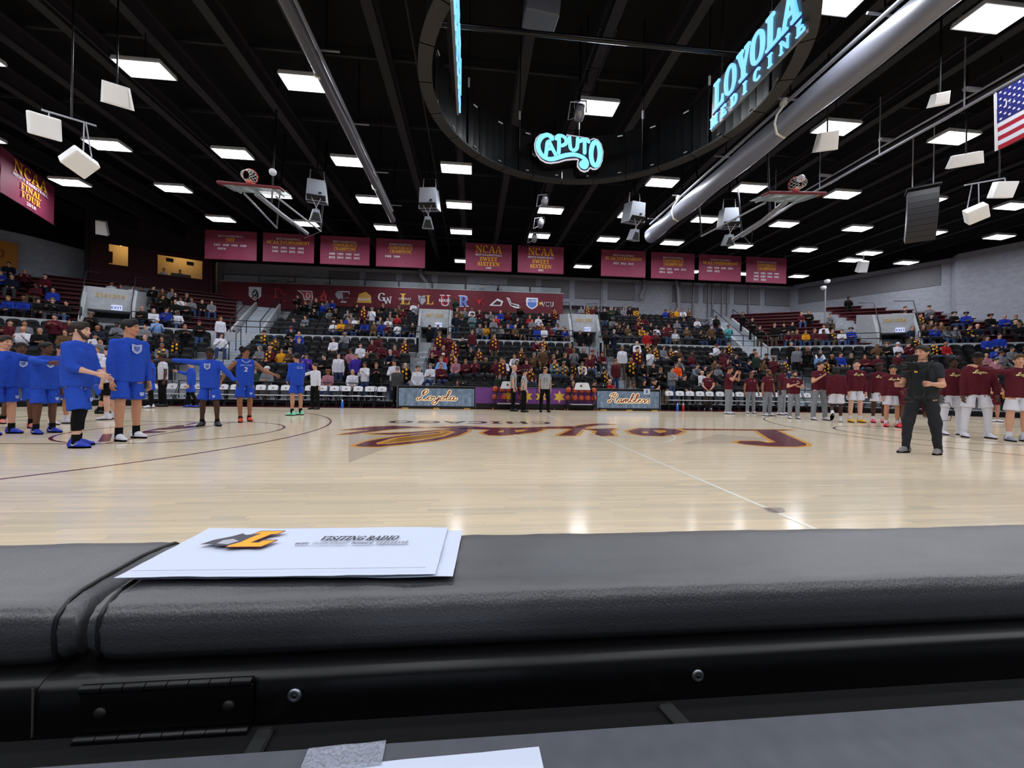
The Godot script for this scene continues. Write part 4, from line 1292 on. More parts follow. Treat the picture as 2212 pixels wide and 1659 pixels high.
func flag() -> void:
	var t := thing("flag", "stars and stripes flag hanging from the pipe on the right", "flag", Vector3(13.75, 9.02, -9.54))
	# local x runs towards the camera, y up, face towards the court
	var turn := Basis(Vector3(0, 0, 1), Vector3(0, 1, 0), Vector3(-1, 0, 0))
	var W := 2.9
	var H := 1.52
	var wave := func(x: float, y: float) -> float: return 0.05 * sin(x * 3.1 + y * 1.2) * (0.3 + (-y) / H)
	var sheet := func(x0: float, x1: float, y0: float, y1: float, off: float) -> ArrayMesh:
		var st := stx()
		st.set_smooth_group(0)
		var n := 14
		for i in n:
			var xa := lerpf(x0, x1, float(i) / n)
			var xb := lerpf(x0, x1, float(i + 1) / n)
			for s in [off, off - 0.012]:
				var q := [Vector3(xa, y0, wave.call(xa, y0) + s), Vector3(xb, y0, wave.call(xb, y0) + s), Vector3(xb, y1, wave.call(xb, y1) + s), Vector3(xa, y1, wave.call(xa, y1) + s)]
				for k in ([0, 2, 1, 0, 3, 2] if s == off else [0, 1, 2, 0, 2, 3]):
					st.add_vertex(q[k])
		st.generate_normals()
		return st.commit()
	var sh := H / 13.0
	for i in 13:
		part(t, "stripe", sheet.call(0.06, W, -sh * (i + 1), -sh * i, 0.0), cloth(Color(0.66, 0.16, 0.22) if i % 2 == 0 else Color(0.86, 0.87, 0.92)), Transform3D(turn, Vector3.ZERO))
	part(t, "canton", sheet.call(0.06, 1.2, -sh * 7, 0.0, 0.008), cloth(Color(0.16, 0.18, 0.46)), Transform3D(turn, Vector3.ZERO))
	part(t, "header", sheet.call(0.0, 0.07, -H, 0.0, 0.01), cloth(Color(0.85, 0.85, 0.86)), Transform3D(turn, Vector3.ZERO))
	if not cache.has("star"):
		cache["star"] = prism(star(0.04), 0.002)
	for r in 9:
		for k in (6 if r % 2 == 0 else 5):
			var x := 0.06 + 1.14 * ((k + (0.5 if r % 2 == 0 else 1.0)) / 6.0)
			var y := -sh * 7 * (r + 0.7) / 9.4
			part(t, "star", cache["star"], cloth(Color(0.9, 0.9, 0.94)), Transform3D(turn, turn * Vector3(x, y, wave.call(x, y) + 0.022)))
	part(t, "grommet_cord", rod(Vector3(0, 0, 0.03), Vector3(0, 0.1, 0.03), 0.01, 5), mat("cable_pale", Color(0.7, 0.7, 0.72), 0.5))

# ---------------------------------------------------------------- hanging ring with lit signs
func build_ring() -> void:
	var c := Vector3(2.75, 0, -8.92)
	var t := thing("ring_sign", "black circular ring sign of curved panels hanging over mid-court", "ring sign", c)
	var blk := mat("ring_black", Color(0.035, 0.038, 0.045), 0.3, 0.0, 0.45)
	var rim := mat("ring_rim", Color(0.13, 0.12, 0.11), 0.5, 0.0)
	var N := 24
	for i in N:
		var st := stx()
		var sb := stx()
		for k in 4:
			var a0 := TAU * (i + k / 4.0) / N
			var a1 := TAU * (i + (k + 1) / 4.0) / N
			if k == 3:
				a1 -= 0.006
			var p := func(a: float, r: float, y: float) -> Vector3: return Vector3(cos(a) * r, y, sin(a) * r)
			quad(st, p.call(a1, 3.85, 7.62), p.call(a0, 3.85, 7.62), p.call(a0, 3.85, 8.98), p.call(a1, 3.85, 8.98))
			quad(st, p.call(a0, 3.78, 7.62), p.call(a1, 3.78, 7.62), p.call(a1, 3.78, 8.98), p.call(a0, 3.78, 8.98))
			quad(st, p.call(a0, 3.78, 8.98), p.call(a1, 3.78, 8.98), p.call(a1, 3.85, 8.98), p.call(a0, 3.85, 8.98))
			quad(st, p.call(a0, 3.85, 7.62), p.call(a1, 3.85, 7.62), p.call(a1, 3.78, 7.62), p.call(a0, 3.78, 7.62))
			quad(sb, p.call(a0, 4.0, 7.56), p.call(a1, 4.0, 7.56), p.call(a1, 3.72, 7.56), p.call(a0, 3.72, 7.56))
			quad(sb, p.call(a0, 3.72, 7.61), p.call(a1, 3.72, 7.61), p.call(a1, 4.0, 7.61), p.call(a0, 4.0, 7.61))
			quad(sb, p.call(a1, 4.0, 7.56), p.call(a0, 4.0, 7.56), p.call(a0, 4.0, 7.61), p.call(a1, 4.0, 7.61))
			quad(sb, p.call(a0, 3.72, 7.56), p.call(a1, 3.72, 7.56), p.call(a1, 3.72, 7.61), p.call(a0, 3.72, 7.61))
		var pn := part(t, "curved_panel", st.commit(), blk)
		var a := TAU * (i + 0.8) / N
		part(pn, "latch", chamfer(Vector3(0.16, 0.035, 0.02), 0.004), mat("latch_white", Color(0.85, 0.86, 0.9), 0.3), Transform3D(Basis(Vector3.UP, -a + PI / 2) * Basis(), Vector3(cos(a) * 3.76, 8.86, sin(a) * 3.76)))
		part(pn, "latch", chamfer(Vector3(0.1, 0.025, 0.02), 0.004), mat("latch_white"), Transform3D(Basis(Vector3.UP, -a + PI / 2), Vector3(cos(a) * 3.76, 7.72, sin(a) * 3.76)))
		part(t, "rim_section", sb.commit(), rim)
		if i % 2 == 0:
			var b := TAU * i / N + 0.13
			part(t, "suspension_rod", rod(Vector3(cos(b) * 3.76, 7.65, sin(b) * 3.76), Vector3(cos(b) * 3.76, 12.27, sin(b) * 3.76), 0.018, 6), mat("black_steel"))
			part(t, "turnbuckle", rod(Vector3(cos(b) * 3.76, 9.2, sin(b) * 3.76), Vector3(cos(b) * 3.76, 9.45, sin(b) * 3.76), 0.03, 6), mat("cable_pale", Color(0.7, 0.7, 0.72), 0.5))
	part(t, "cross_bar", rod(Vector3(-3.75, 8.95, -0.1), Vector3(3.75, 8.95, -0.1), 0.06), mat("ring_bar", Color(0.08, 0.08, 0.09), 0.25, 0.5))
	side_sign("LOYOLA", "MEDICINE", Vector3(5.75, 7.88, -8.02), Basis(Vector3(0, 0, 1), Vector3(0, 1, 0), Vector3(-1, 0, 0)), "lit pale blue LOYOLA MEDICINE sign on the right inside of the ring")
	side_sign("LOYOLA", "MEDICINE", Vector3(-0.42, 7.88, -8.2), Basis(Vector3(0, 0, -1), Vector3(0, 1, 0), Vector3(1, 0, 0)), "lit pale blue sign seen edge-on at the left inside of the ring")
	caputo()

func side_sign(a: String, b: String, at: Vector3, bs: Basis, label: String) -> void:
	var t := thing("lit_sign", label, "sign", at)
	t.basis = bs
	var face := glow("sign_cyan", Color(0.36, 0.74, 1.0), 1.05)
	var plate := PackedVector2Array([Vector2(-1.45, -0.52), Vector2(1.4, -0.52), Vector2(1.45, 0.1), Vector2(1.36, 0.62), Vector2(1.1, 0.62), Vector2(-0.2, 0.56), Vector2(-1.4, 0.56)])
	part(t, "back_plate", prism(plate, 0.05), mat("sign_plate", Color(0.42, 0.44, 0.46), 0.35))
	part(t, "back_frame", chamfer(Vector3(2.8, 0.12, 0.1), 0.01), mat("black_steel"), Transform3D(Basis(), Vector3(0, 0, -0.12)))
	part(t, "large_letters", text(a, 0.66, 0.05, "Droid Serif", true, 2.6), face, Transform3D(Basis(), Vector3(0, 0.2, 0.0)))
	part(t, "rule_line", box_mesh(Vector3(2.7, 0.02, 0.03)), mat("sign_violet", Color(0.3, 0.3, 0.55), 0.5), Transform3D(Basis(), Vector3(0, -0.17, 0.02)))
	var x := -1.3
	for ch in b:
		part(t, "small_letter", text(ch, 0.24, 0.04, "Droid Serif", true), face, Transform3D(Basis(), Vector3(x, -0.35, 0.0)))
		x += 2.6 / (b.length() - 1)
	for s in [-1, 1]:
		part(t, "hanger", rod(Vector3(s * 1.2, 0.5, -0.1), Vector3(s * 1.2, 4.4, -0.1), 0.015, 5), mat("black_steel"))
	var l := AreaLight3D.new()
	l.name = "sign_light"
	l.position = Vector3(0, 0.0, 0.15)
	l.rotation_degrees.y = 180
	l.area_size = Vector2(2.5, 0.9)
	l.light_energy = 0.12
	l.light_color = Color(0.5, 0.8, 1.0)
	l.shadow_enabled = true
	l.area_range = 40.0
	t.add_child(l)

func caputo() -> void:
	# lettered cheese-maker's sign: drawn in units of its own picture, 13 units to a centimetre-scale grid
	var t := thing("lit_sign", "lit cyan CAPUTO sign with swooping outline on the far inside of the ring", "sign", Vector3(2.86, 8.27, -12.35))
	var s := 0.00118
	var conv := func(a: Array) -> Array:
		var o := []
		for i in range(0, a.size(), 2):
			o.append((a[i] - 1180.0) * s)
			o.append((640.0 - a[i + 1]) * s)
		return o
	var outline := [250, 480, 290, 330, 400, 220, 580, 160, 700, 190, 770, 240, 860, 190, 1000, 190, 1090, 230, 1110, 170, 1280, 185, 1680, 215, 1740, 260, 1830, 215, 1950, 240, 2050, 350, 2110, 560, 2090, 800, 2030, 950, 1930, 1040, 1830, 1050, 1760, 1020, 1700, 1100, 1600, 1135, 1490, 1100, 1400, 1000, 1400, 880, 1420, 820, 1300, 825, 1100, 860, 900, 930, 700, 970, 560, 960, 420, 890, 310, 760, 260, 620]
	var poly := pv(conv.call(outline))
	part(t, "can_body", prism(Geometry2D.offset_polygon(poly, 0.01, Geometry2D.JOIN_ROUND)[0], 0.34), mat("sign_can", Color(0.03, 0.03, 0.04), 0.4), Transform3D(Basis(), Vector3(0, 0, 0)))
	part(t, "border", prism(poly, 0.02), glow("sign_border", Color(0.85, 0.84, 0.9), 0.55), Transform3D(Basis(), Vector3(0, 0, 0.021)))
	var inner := Geometry2D.offset_polygon(poly, -0.04, Geometry2D.JOIN_ROUND)
	part(t, "panel", prism(inner[0], 0.01), mat("sign_inner", Color(0.35, 0.33, 0.4), 0.5), Transform3D(Basis(), Vector3(0, 0, 0.032)))
	var oo := []
	for i in 25:
		oo.append(1885.0 + 118.0 * sin(TAU * i / 24.0))
		oo.append(640.0 - 310.0 * cos(TAU * i / 24.0))
	var letters := [
		[[720, 330, 690, 290, 600, 240, 480, 280, 390, 380, 350, 520, 380, 660, 460, 780, 580, 850, 720, 860, 900, 800, 1100, 730, 1300, 700, 1480, 730, 1600, 800, 1650, 900, 1620, 1000, 1540, 1000, 1510, 930, 1560, 880]],
		[[560, 780, 580, 600, 600, 440, 650, 400], [640, 400, 720, 560, 820, 740], [590, 610, 700, 585]],
		[[900, 690, 905, 480, 900, 260], [830, 320, 880, 240, 1000, 240, 1090, 320, 1080, 430, 980, 490]],
		[[1180, 260, 1190, 400, 1215, 540, 1290, 590, 1375, 540, 1400, 400, 1400, 270]],
		[[1470, 340, 1530, 290, 1640, 290, 1700, 340], [1585, 300, 1590, 480, 1590, 640]],
		[oo]]
	var face := glow("sign_aqua", Color(0.35, 0.80, 1.0), 1.1)
	for k in letters.size():
		var paths := []
		for q in letters[k]:
			paths.append(conv.call(q))
		part(t, "letter", strokes(paths, 0.15 if k in [0, 5] else 0.12, 0.012, 0.8), face, Transform3D(Basis(), Vector3(0, 0, 0.032)))
		part(t, "letter_edge", strokes(paths, 0.175 if k in [0, 5] else 0.145, 0.01, 0.8), mat("letter_edge", Color(0.25, 0.36, 0.6), 0.5), Transform3D(Basis(), Vector3(0, 0, 0.030)))
	for e in [-1, 1]:
		part(t, "bracket", rod(Vector3(e * 0.6, 0.2, -0.3), Vector3(e * 0.6, 0.2, -0.42), 0.03, 6), mat("black_steel"))
	var l := AreaLight3D.new()
	l.name = "sign_light"
	l.position = Vector3(0, 0, 0.15)
	l.rotation_degrees.y = 180
	l.area_size = Vector2(1.9, 0.8)
	l.light_energy = 0.08
	l.light_color = Color(0.45, 0.85, 1.0)
	l.shadow_enabled = true
	l.area_range = 40.0
	t.add_child(l)

# ---------------------------------------------------------------- banners
func banner(at: Vector3, turn: float, w: float, h: float, lines: Array, label: String) -> void:
	var t := thing("banner", label, "banner", at, turn, "maroon championship banners")
	var st := stx()
	st.set_smooth_group(0)
	var n := 16
	var sd := float(label.hash() % 100)
	var z := func(u: float, v: float) -> float: return 0.025 * noise.get_noise_2d(u * 5.0 + sd, v * 1.5) + 0.012 * sin(u * 17.0 + sd)
	for i in n:
		for j in 6:
			var q := []
			for e in [[0, 0], [1, 0], [1, 1], [0, 1]]:
				var u := float(i + e[0]) / n
				var v := float(j + e[1]) / 6
				q.append(Vector3((u - 0.5) * w, (v - 0.5) * h, z.call(u, v)))
			for k in [0, 2, 1, 0, 3, 2]:
				st.add_vertex(q[k])
			for k in [0, 1, 2, 0, 2, 3]:
				st.add_vertex(q[k] - Vector3(0, 0, 0.012))
	st.generate_normals()
	part(t, "cloth", st.commit(), mat("banner_maroon", Color(0.55, 0.22, 0.33), 0.6, 0.0, 0.4))
	for s in [-1, 1]:
		part(t, "hem_rod", rod(Vector3(-w / 2, s * h / 2, 0), Vector3(w / 2, s * h / 2, 0), 0.025, 6), mat("banner_hem", Color(0.42, 0.14, 0.22), 0.5))
		part(t, "hanger", rod(Vector3(s * w * 0.45, h / 2, 0), Vector3(s * w * 0.45, h / 2 + 0.8, 0), 0.01, 4), mat("black_steel"))
	for l in lines:
		# [text, colour, height, y, x, width]
		if l[0] == "_":
			part(t, "rule_line", box_mesh(Vector3(l[5], 0.02, 0.004)), mat("banner_rule", Color(0.75, 0.45, 0.4), 0.6), Transform3D(Basis(), Vector3(l[4], l[3], 0.045)))
			continue
		part(t, "lettering", text(l[0], l[2], 0.004, "Droid Serif", true, l[5] if l.size() > 5 else 0.0), mat("banner_gold", Color(0.97, 0.72, 0.16), 0.6) if l[1] == "g" else mat("banner_white", Color(0.92, 0.90, 0.93), 0.6), Transform3D(Basis(), Vector3(l[4] if l.size() > 4 else 0.0, l[3], 0.045)))

func build_banners() -> void:
	var xs := [[-16.77, -13.71], [-13.34, -10.23], [-9.86, -6.78], [-6.37, -3.24], [-0.61, 2.47], [2.88, 6.01], [8.62, 11.78], [12.18, 15.35], [15.66, 18.81], [19.19, 22.27]]
	var conf := func(sport: String, a: String, b: String, yrs: Array) -> Array:
		var o := [[sport, "w", 0.11, 0.55, 0, 1.5]]
		var y := 0.34
		if b:
			o.append([a, "g", 0.19, 0.34, 0, 1.5])
			o.append([b, "g", 0.19, 0.1, 0, 1.35])
			y = 0.1
		else:
			o.append([a, "g", 0.2, 0.33, 0, 0.5 if a.length() < 5 else 2.6])
			y = 0.33
		o.append(["_", "g", 0, y - 0.17, 0, 1.5])
		for r in yrs.size():
			o.append([yrs[r], "w", 0.13, y - 0.34 - r * 0.23, -0.02 if yrs[r].length() > 14 else -0.52, 0.4 * (yrs[r].split("   ").size() + 0.0) * 1.2])
		return o
	var sweet := func(yr: String) -> Array:
		return [["NCAA", "g", 0.48, 0.52, 0, 1.75], ["MEN'S BASKETBALL", "w", 0.12, 0.14, 0, 1.8], ["SWEET", "g", 0.25, -0.13, 0, 1.15], ["SIXTEEN", "g", 0.25, -0.46, 0, 1.45], [yr, "w", 0.13, -0.72, 0]]
	var L := [
		conf.call("MEN'S BASKETBALL", "NIT", "", ["1939   1949   1962   1980", "2019"]),
		conf.call("MEN'S BASKETBALL", "NCAA TOURNAMENT", "", ["1963   1964   1966   1968", "1985   2018   2021   2022"]),
		conf.call("MEN'S BASKETBALL", "CONFERENCE", "CHAMPIONS", ["1980   1983   1985   1987", "2018   2019   2021   2022"]),
		conf.call("WOMEN'S BASKETBALL", "CONFERENCE", "CHAMPIONS", ["1988   1989"]),
		sweet.call("1985"), sweet.call("2021"),
		conf.call("MEN'S VOLLEYBALL", "NCAA TOURNAMENT", "", ["2013   2014   2015"]),
		conf.call("MEN'S VOLLEYBALL", "CONFERENCE", "CHAMPIONS", ["2002   2005   2006   2013", "2014   2023"]),
		conf.call("WOMEN'S VOLLEYBALL", "NCAA TOURNAMENT", "", ["1995   1999   2000   2004", "2005   2022"]),
		conf.call("WOMEN'S VOLLEYBALL", "CONFERENCE", "CHAMPIONS", ["1983   1984   1992   1995", "1999   2000   2004   2005", "2021   2022"])]
	var what := ["men's basketball NIT with five years", "men's basketball NCAA tournament with eight years", "men's basketball conference champions with eight years", "women's basketball conference champions with two years", "NCAA sweet sixteen, the left one of the pair", "NCAA sweet sixteen, the right one of the pair", "men's volleyball NCAA tournament with three years", "men's volleyball conference champions with six years", "women's volleyball NCAA tournament with six years", "women's volleyball conference champions with ten years"]
	for i in 10:
		var w: float = xs[i][1] - xs[i][0]
		banner(Vector3((xs[i][0] + xs[i][1]) / 2, 9.45, -27), 0, w, 1.8, L[i], "maroon banner reading %s" % what[i])
	banner(Vector3(-19.87, 9.4, -20.15), 1.95, 4.0, 1.83, [["NCAA", "g", 0.48, 0.56, 0, 2.5], ["MEN'S BASKETBALL", "w", 0.13, 0.2, 0, 2.6], ["FINAL", "g", 0.27, -0.08, 0, 1.5], ["FOUR", "g", 0.27, -0.42, 0, 1.4], ["2018", "w", 0.15, -0.72, 0, 0.7]], "large maroon banner reading NCAA final four 2018 at left edge")
	var pipe_t := thing("banner_pipe", "black pipe carrying the row of maroon banners", "pipe", Vector3(2.7, 10.62, -27.05))
	part(pipe_t, "pipe", rod(Vector3(-21, 0, 0), Vector3(21, 0, 0), 0.04), mat("black_steel"))
	for i in 9:
		part(pipe_t, "hanger", rod(Vector3(-20 + i * 5, 0, 0), Vector3(-20 + i * 5, 0.6, 0), 0.02, 5), mat("black_steel"))

# ---------------------------------------------------------------- far sideline
func led_screen(key: String, seed_: int) -> StandardMaterial3D:
	if mats.has(key):
		return mats[key]
	var W := 192
	var H := 64
	var g := FastNoiseLite.new()
	g.seed = seed_
	g.frequency = 0.05
	var im := Image.create(W, H, false, Image.FORMAT_RGB8)
	for x in W:
		var col := g.get_noise_1d(x * 2.0) * 0.5 + g.get_noise_1d(x * 9.0) * 0.35
		for y in H:
			var v := 0.46 + 0.2 * col * (1.0 if y > 14 else 0.3) + 0.10 * g.get_noise_2d(x * 1.5, y * 1.0)
			im.set_pixel(x, y, Color(v * 0.82, v * 0.95, v * 1.1))
	var m := mat(key, Color(0.05, 0.05, 0.06), 0.3)
	var tx := ImageTexture.create_from_image(im)
	m.emission_enabled = true
	m.emission = Color.BLACK
	m.emission_texture = tx
	m.emission_energy_multiplier = 0.75
	return m

func uv_quad(w: float, h: float) -> ArrayMesh:
	var q := QuadMesh.new()
	q.size = Vector2(w, h)
	var m := ArrayMesh.new()
	m.add_surface_from_arrays(Mesh.PRIMITIVE_TRIANGLES, q.get_mesh_arrays())
	return m

func scorer_board(x0: float, x1: float, word: String, label: String) -> void:
	var w := x1 - x0
	var t := thing("scorer_board", label, "table", Vector3((x0 + x1) / 2, 0, -16.75), 0, "courtside display tables")
	var blk := mat("board_black", Color(0.05, 0.05, 0.055), 0.4)
	sbox(t, "cabinet", Vector3(0, 0.45, -0.12), Vector3(w, 0.84, 0.2), blk)
	sbox(t, "table_top", Vector3(0, 0.9, -0.3), Vector3(w, 0.05, 0.62), mat("board_top", Color(0.12, 0.12, 0.13), 0.35))
	sbox(t, "foot_rail", Vector3(0, 0.03, -0.1), Vector3(w, 0.06, 0.3), blk)
	sbox(t, "end_panel", Vector3(w / 2 + 0.03, 0.46, -0.2), Vector3(0.05, 0.9, 0.4), mat("board_end", Color(0.35, 0.36, 0.38), 0.4))
	sbox(t, "end_panel", Vector3(-w / 2 - 0.03, 0.46, -0.2), Vector3(0.05, 0.9, 0.4), mat("board_end"))
	var sc := part(t, "display_screen", uv_quad(w - 0.06, 0.72), led_screen("led_%s" % word.to_lower(), word.length()), Transform3D(Basis(), Vector3(0, 0.46, -0.012)))
	var s := 0.145 if word == "Loyola" else 0.137
	var off := Vector3(-5.4 * s if word == "Loyola" else -6.1 * s, -0.12, 0.0)
	var paths := []
	for p in script_word(word):
		var q := []
		for i in range(0, p.size(), 2):
			q.append(p[i] * s + 0.25 * p[i + 1] * s * 0.6)
			q.append(p[i + 1] * s * 0.95)
		paths.append(q)
	part(sc, "script_glow", strokes(paths, 0.088, 0.003, 0.7), glow("led_cream", Color(0.95, 0.78, 0.55), 0.8), Transform3D(Basis(), off))
	part(sc, "script_core", strokes(paths, 0.055, 0.006, 0.6), glow("led_brown", Color(0.36, 0.20, 0.18), 0.5), Transform3D(Basis(), off))
	for i in 3:
		sbox(t, "floor_foot", Vector3(lerpf(-w * 0.4, w * 0.4, i / 2.0), 0.015, 0.1), Vector3(0.25, 0.03, 0.12), mat("foot_gold", Color(0.75, 0.6, 0.2), 0.5))
	var l := AreaLight3D.new()
	l.name = "screen_light"
	l.position = Vector3(0, 0.46, 0.05)
	l.rotation_degrees.y = 180
	l.area_size = Vector2(w - 0.1, 0.7)
	l.light_energy = 0.06
	l.light_color = Color(0.75, 0.85, 1.0)
	l.shadow_enabled = true
	l.area_range = 30.0
	t.add_child(l)

func build_sideline() -> void:
	scorer_board(-3.0, 0.10, "Loyola", "long black courtside table with lit screen reading Loyola")
	scorer_board(5.25, 8.05, "Ramblers", "long black courtside table with lit screen reading Ramblers")
	var t := thing("scorer_table", "courtside table hung with purple cloth and gold stars", "table", Vector3(2.68, 0, -16.75))
	sbox(t, "table_top", Vector3(0, 0.9, -0.3), Vector3(5.1, 0.05, 0.62), mat("board_top"))
	sbox(t, "base_frame", Vector3(0, 0.13, -0.1), Vector3(5.1, 0.24, 0.16), mat("board_black"))
	for i in 2:
		var c := part(t, "purple_cloth", chamfer(Vector3(2.54, 0.66, 0.02), 0.006), mat("purple_cloth", Color(0.46, 0.25, 0.56), 0.7), Transform3D(Basis(), Vector3(-1.28 + i * 2.56, 0.56, 0.0)))
		for k in 2:
			part(c, "gold_star", prism(star(0.27, 6, 0.5), 0.004), mat("star_gold", Color(0.92, 0.76, 0.25), 0.6), Transform3D(Basis(), Vector3([0.07, 0.86][k] if i == 0 else [-1.1, -0.32][k], -0.02, 0.016)))
	# ball racks
	rack(Vector3(1.46, 0, -16.47), "ball rack with white plaque behind the referees", 9)
	rack(Vector3(4.5, 0, -16.47), "ball rack with white plaque in front of the gold star", 10)
	chairs()
	for e in [[-5.05, -16.35, Color(0.12, 0.42, 0.85), "bright blue sports bottle on the floor by the left bench"], [8.85, -16.75, Color(0.2, 0.45, 0.85), "blue sports bottle on the floor by the right bench"], [9.1, -16.72, Color(0.75, 0.15, 0.15), "red sports bottle on the floor by the right bench"]]:
		var b := thing("water_bottle", e[3], "bottle", Vector3(e[0], 0, e[1]))
		part(b, "bottle_body", lathe([[0.0, 0.0], [0.045, 0.0], [0.05, 0.02], [0.05, 0.2], [0.04, 0.25], [0.025, 0.27]], 14), mat("bottle_%s" % e[2].to_html(false), e[2], 0.3))
		part(b, "cap", lathe([[0.028, 0.265], [0.028, 0.3], [0.012, 0.31], [0.01, 0.35], [0.0, 0.352]], 12), mat("bottle_cap", Color(0.85, 0.86, 0.9), 0.4))
	# laptops and papers on the tables
	for e in [[-0.4, "laptop with its lid towards the court, on the Loyola table"], [1.3, "laptop with its lid towards the court, beside the first ball rack"], [3.4, "laptop with its lid towards the court, behind the standing referee"], [5.6, "laptop with its lid towards the court, on the Ramblers table"]]:
		var l := thing("laptop", e[1], "laptop", Vector3(e[0], 0.925, -17.0))
		part(l, "lid", chamfer(Vector3(0.36, 0.24, 0.012), 0.004), mat("black_plastic"), xf(Vector3(0, 0.125, 0.05), 0, 0.25))
		part(l, "keyboard_base", chamfer(Vector3(0.36, 0.016, 0.24), 0.004), mat("black_plastic"), xf(Vector3(0, 0.008, -0.09)))
		part(l, "lid_mark", lathe([[0.0, 0.0], [0.028, 0.0], [0.028, 0.003], [0.0, 0.003]], 14), mat("emblem_white", Color(0.86, 0.87, 0.9), 0.5), xf(Vector3(0, 0.125, 0.058), 0, PI / 2 + 0.25))
	var pp := thing("notice_sheet", "white notice sheet with blue print taped to the Ramblers table edge", "paper", Vector3(7.45, 0.82, -16.72))
	sbox(pp, "sheet", Vector3.ZERO, Vector3(0.28, 0.24, 0.006), mat("paper_white", Color(0.78, 0.81, 0.88), 0.7))
	sbox(pp, "print_mark", Vector3(0.0, 0.0, 0.005), Vector3(0.08, 0.13, 0.003), mat("print_blue", Color(0.25, 0.4, 0.6), 0.7))
	var cup := thing("paper_cup", "blue cup on the right end of the Ramblers table", "cup", Vector3(7.75, 0.925, -16.9))
	part(cup, "cup", lathe([[0.0, 0.0], [0.035, 0.0], [0.045, 0.13], [0.04, 0.13], [0.03, 0.01]], 14), mat("cup_blue", Color(0.12, 0.35, 0.8), 0.4))

func rack(at: Vector3, label: String, n: int) -> void:
	var t := thing("ball_rack", label, "ball rack", at, 0, "ball racks")
	var m := mat("rack_black", Color(0.05, 0.05, 0.06), 0.4, 0.4)
	for s in [-1, 1]:
		for e in [-1, 1]:
			part(t, "leg", rod(Vector3(s * 0.62, 0.03, e * 0.24), Vector3(s * 0.38, 1.02, e * 0.04), 0.022, 6), m)
			part(t, "caster", lathe([[0.0, -0.02], [0.035, -0.02], [0.035, 0.02], [0.0, 0.02]], 10), mat("caster_orange", Color(0.7, 0.35, 0.2), 0.5), xf(Vector3(s * 0.62, 0.035, e * 0.24), 0, 0, PI / 2))
	for y in [0.5, 0.82]:
		for e in [-1, 1]:
			part(t, "rail", rod(Vector3(-0.66, y - 0.1, e * 0.07), Vector3(0.66, y - 0.1, e * 0.07), 0.015, 6), m)
	sbox(t, "lower_shelf", Vector3(0, 0.25, 0), Vector3(0.9, 0.03, 0.36), mat("rack_shelf", Color(0.75, 0.76, 0.78), 0.5))
	var pl := part(t, "plaque", prism(PackedVector2Array([Vector2(-0.34, -0.13), Vector2(0.34, -0.13), Vector2(0.27, 0.14), Vector2(0.2, 0.17), Vector2(-0.2, 0.17), Vector2(-0.27, 0.14)]), 0.03), mat("plaque_white", Color(0.85, 0.86, 0.88), 0.5), xf(Vector3(0, 0.99, 0.17), 0, -0.2))
	part(pl, "emblem", text("L", 0.12, 0.004, "Droid Serif", true, 0.11), mat("emblem_gold", Color(0.85, 0.66, 0.28), 0.5), Transform3D(Basis(), Vector3(0.02, 0.03, 0.002)))
	part(pl, "emblem_shade", prism(star(0.06, 6, 0.6), 0.003), mat("emblem_black", Color(0.07, 0.07, 0.09), 0.5), Transform3D(Basis(), Vector3(-0.05, 0.03, 0.002)))
	var bm := mat("ball_orange", Color(0.72, 0.28, 0.10), 0.6)
	for i in n:
		var row := 0 if i < n / 2 else 1
		var k := i if row == 0 else i - n / 2
		var cnt := n / 2 if row == 0 else n - n / 2
		var bl := thing("basketball", "orange basketball, %s from left in the %s row of the %s" % [ordinal(k + 1), "upper" if row == 1 else "lower", "rack behind the referees" if at.x < 3 else "rack by the gold star"], "ball", at + Vector3(lerpf(-0.54, 0.54, float(k) / maxi(cnt - 1, 1)), 0.5 + row * 0.32 + 0.015, 0), rng.randf() * 6, "basketballs on the racks")
		if not cache.has("ballm"):
			cache["ballm"] = ball(0.119, 24)
			for q in 3:
				var pts := []
				for j in 25:
					var a := TAU * j / 24.0
					pts.append(Vector3(cos(a), sin(a), 0.0) * 0.1195 if q == 0 else Vector3(0, cos(a), sin(a)) * 0.1195 if q == 1 else Vector3(cos(a) * 0.1195, 0.0, sin(a) * 0.1195))
				cache["seam%d" % q] = pipe(pts, 0.003, 4)
		part(bl, "cover", cache["ballm"], bm)
		for q in 3:
			part(bl, "seam", cache["seam%d" % q], mat("seam_black", Color(0.06, 0.05, 0.05), 0.6))

func chair_meshes() -> void:
	cache["fc_seat"] = chamfer(Vector3(0.42, 0.03, 0.4), 0.012)
	var bp := PackedVector2Array([Vector2(-0.21, -0.09), Vector2(0.21, -0.09), Vector2(0.215, 0.03), Vector2(0.17, 0.1), Vector2(0.09, 0.125), Vector2(-0.09, 0.125), Vector2(-0.17, 0.1), Vector2(-0.215, 0.03)])
	cache["fc_back"] = prism(bp, 0.03)
	for s in [-1, 1]:
		cache["fc_front%d" % s] = pipe([Vector3(s * 0.2, 0.84, -0.22), Vector3(s * 0.205, 0.45, -0.02), Vector3(s * 0.21, 0.0, 0.22)], 0.014, 6)
		cache["fc_rear%d" % s] = pipe([Vector3(s * 0.19, 0.44, 0.16), Vector3(s * 0.19, 0.0, -0.24)], 0.014, 6)
	cache["fc_bar"] = rod(Vector3(-0.2, 0.18, 0.12), Vector3(0.2, 0.18, 0.12), 0.012, 6)
	cache["fc_badge"] = prism(PackedVector2Array([Vector2(-0.05, -0.035), Vector2(0.06, -0.035), Vector2(0.04, 0.0), Vector2(0.0, 0.04), Vector2(-0.04, 0.0)]), 0.004)

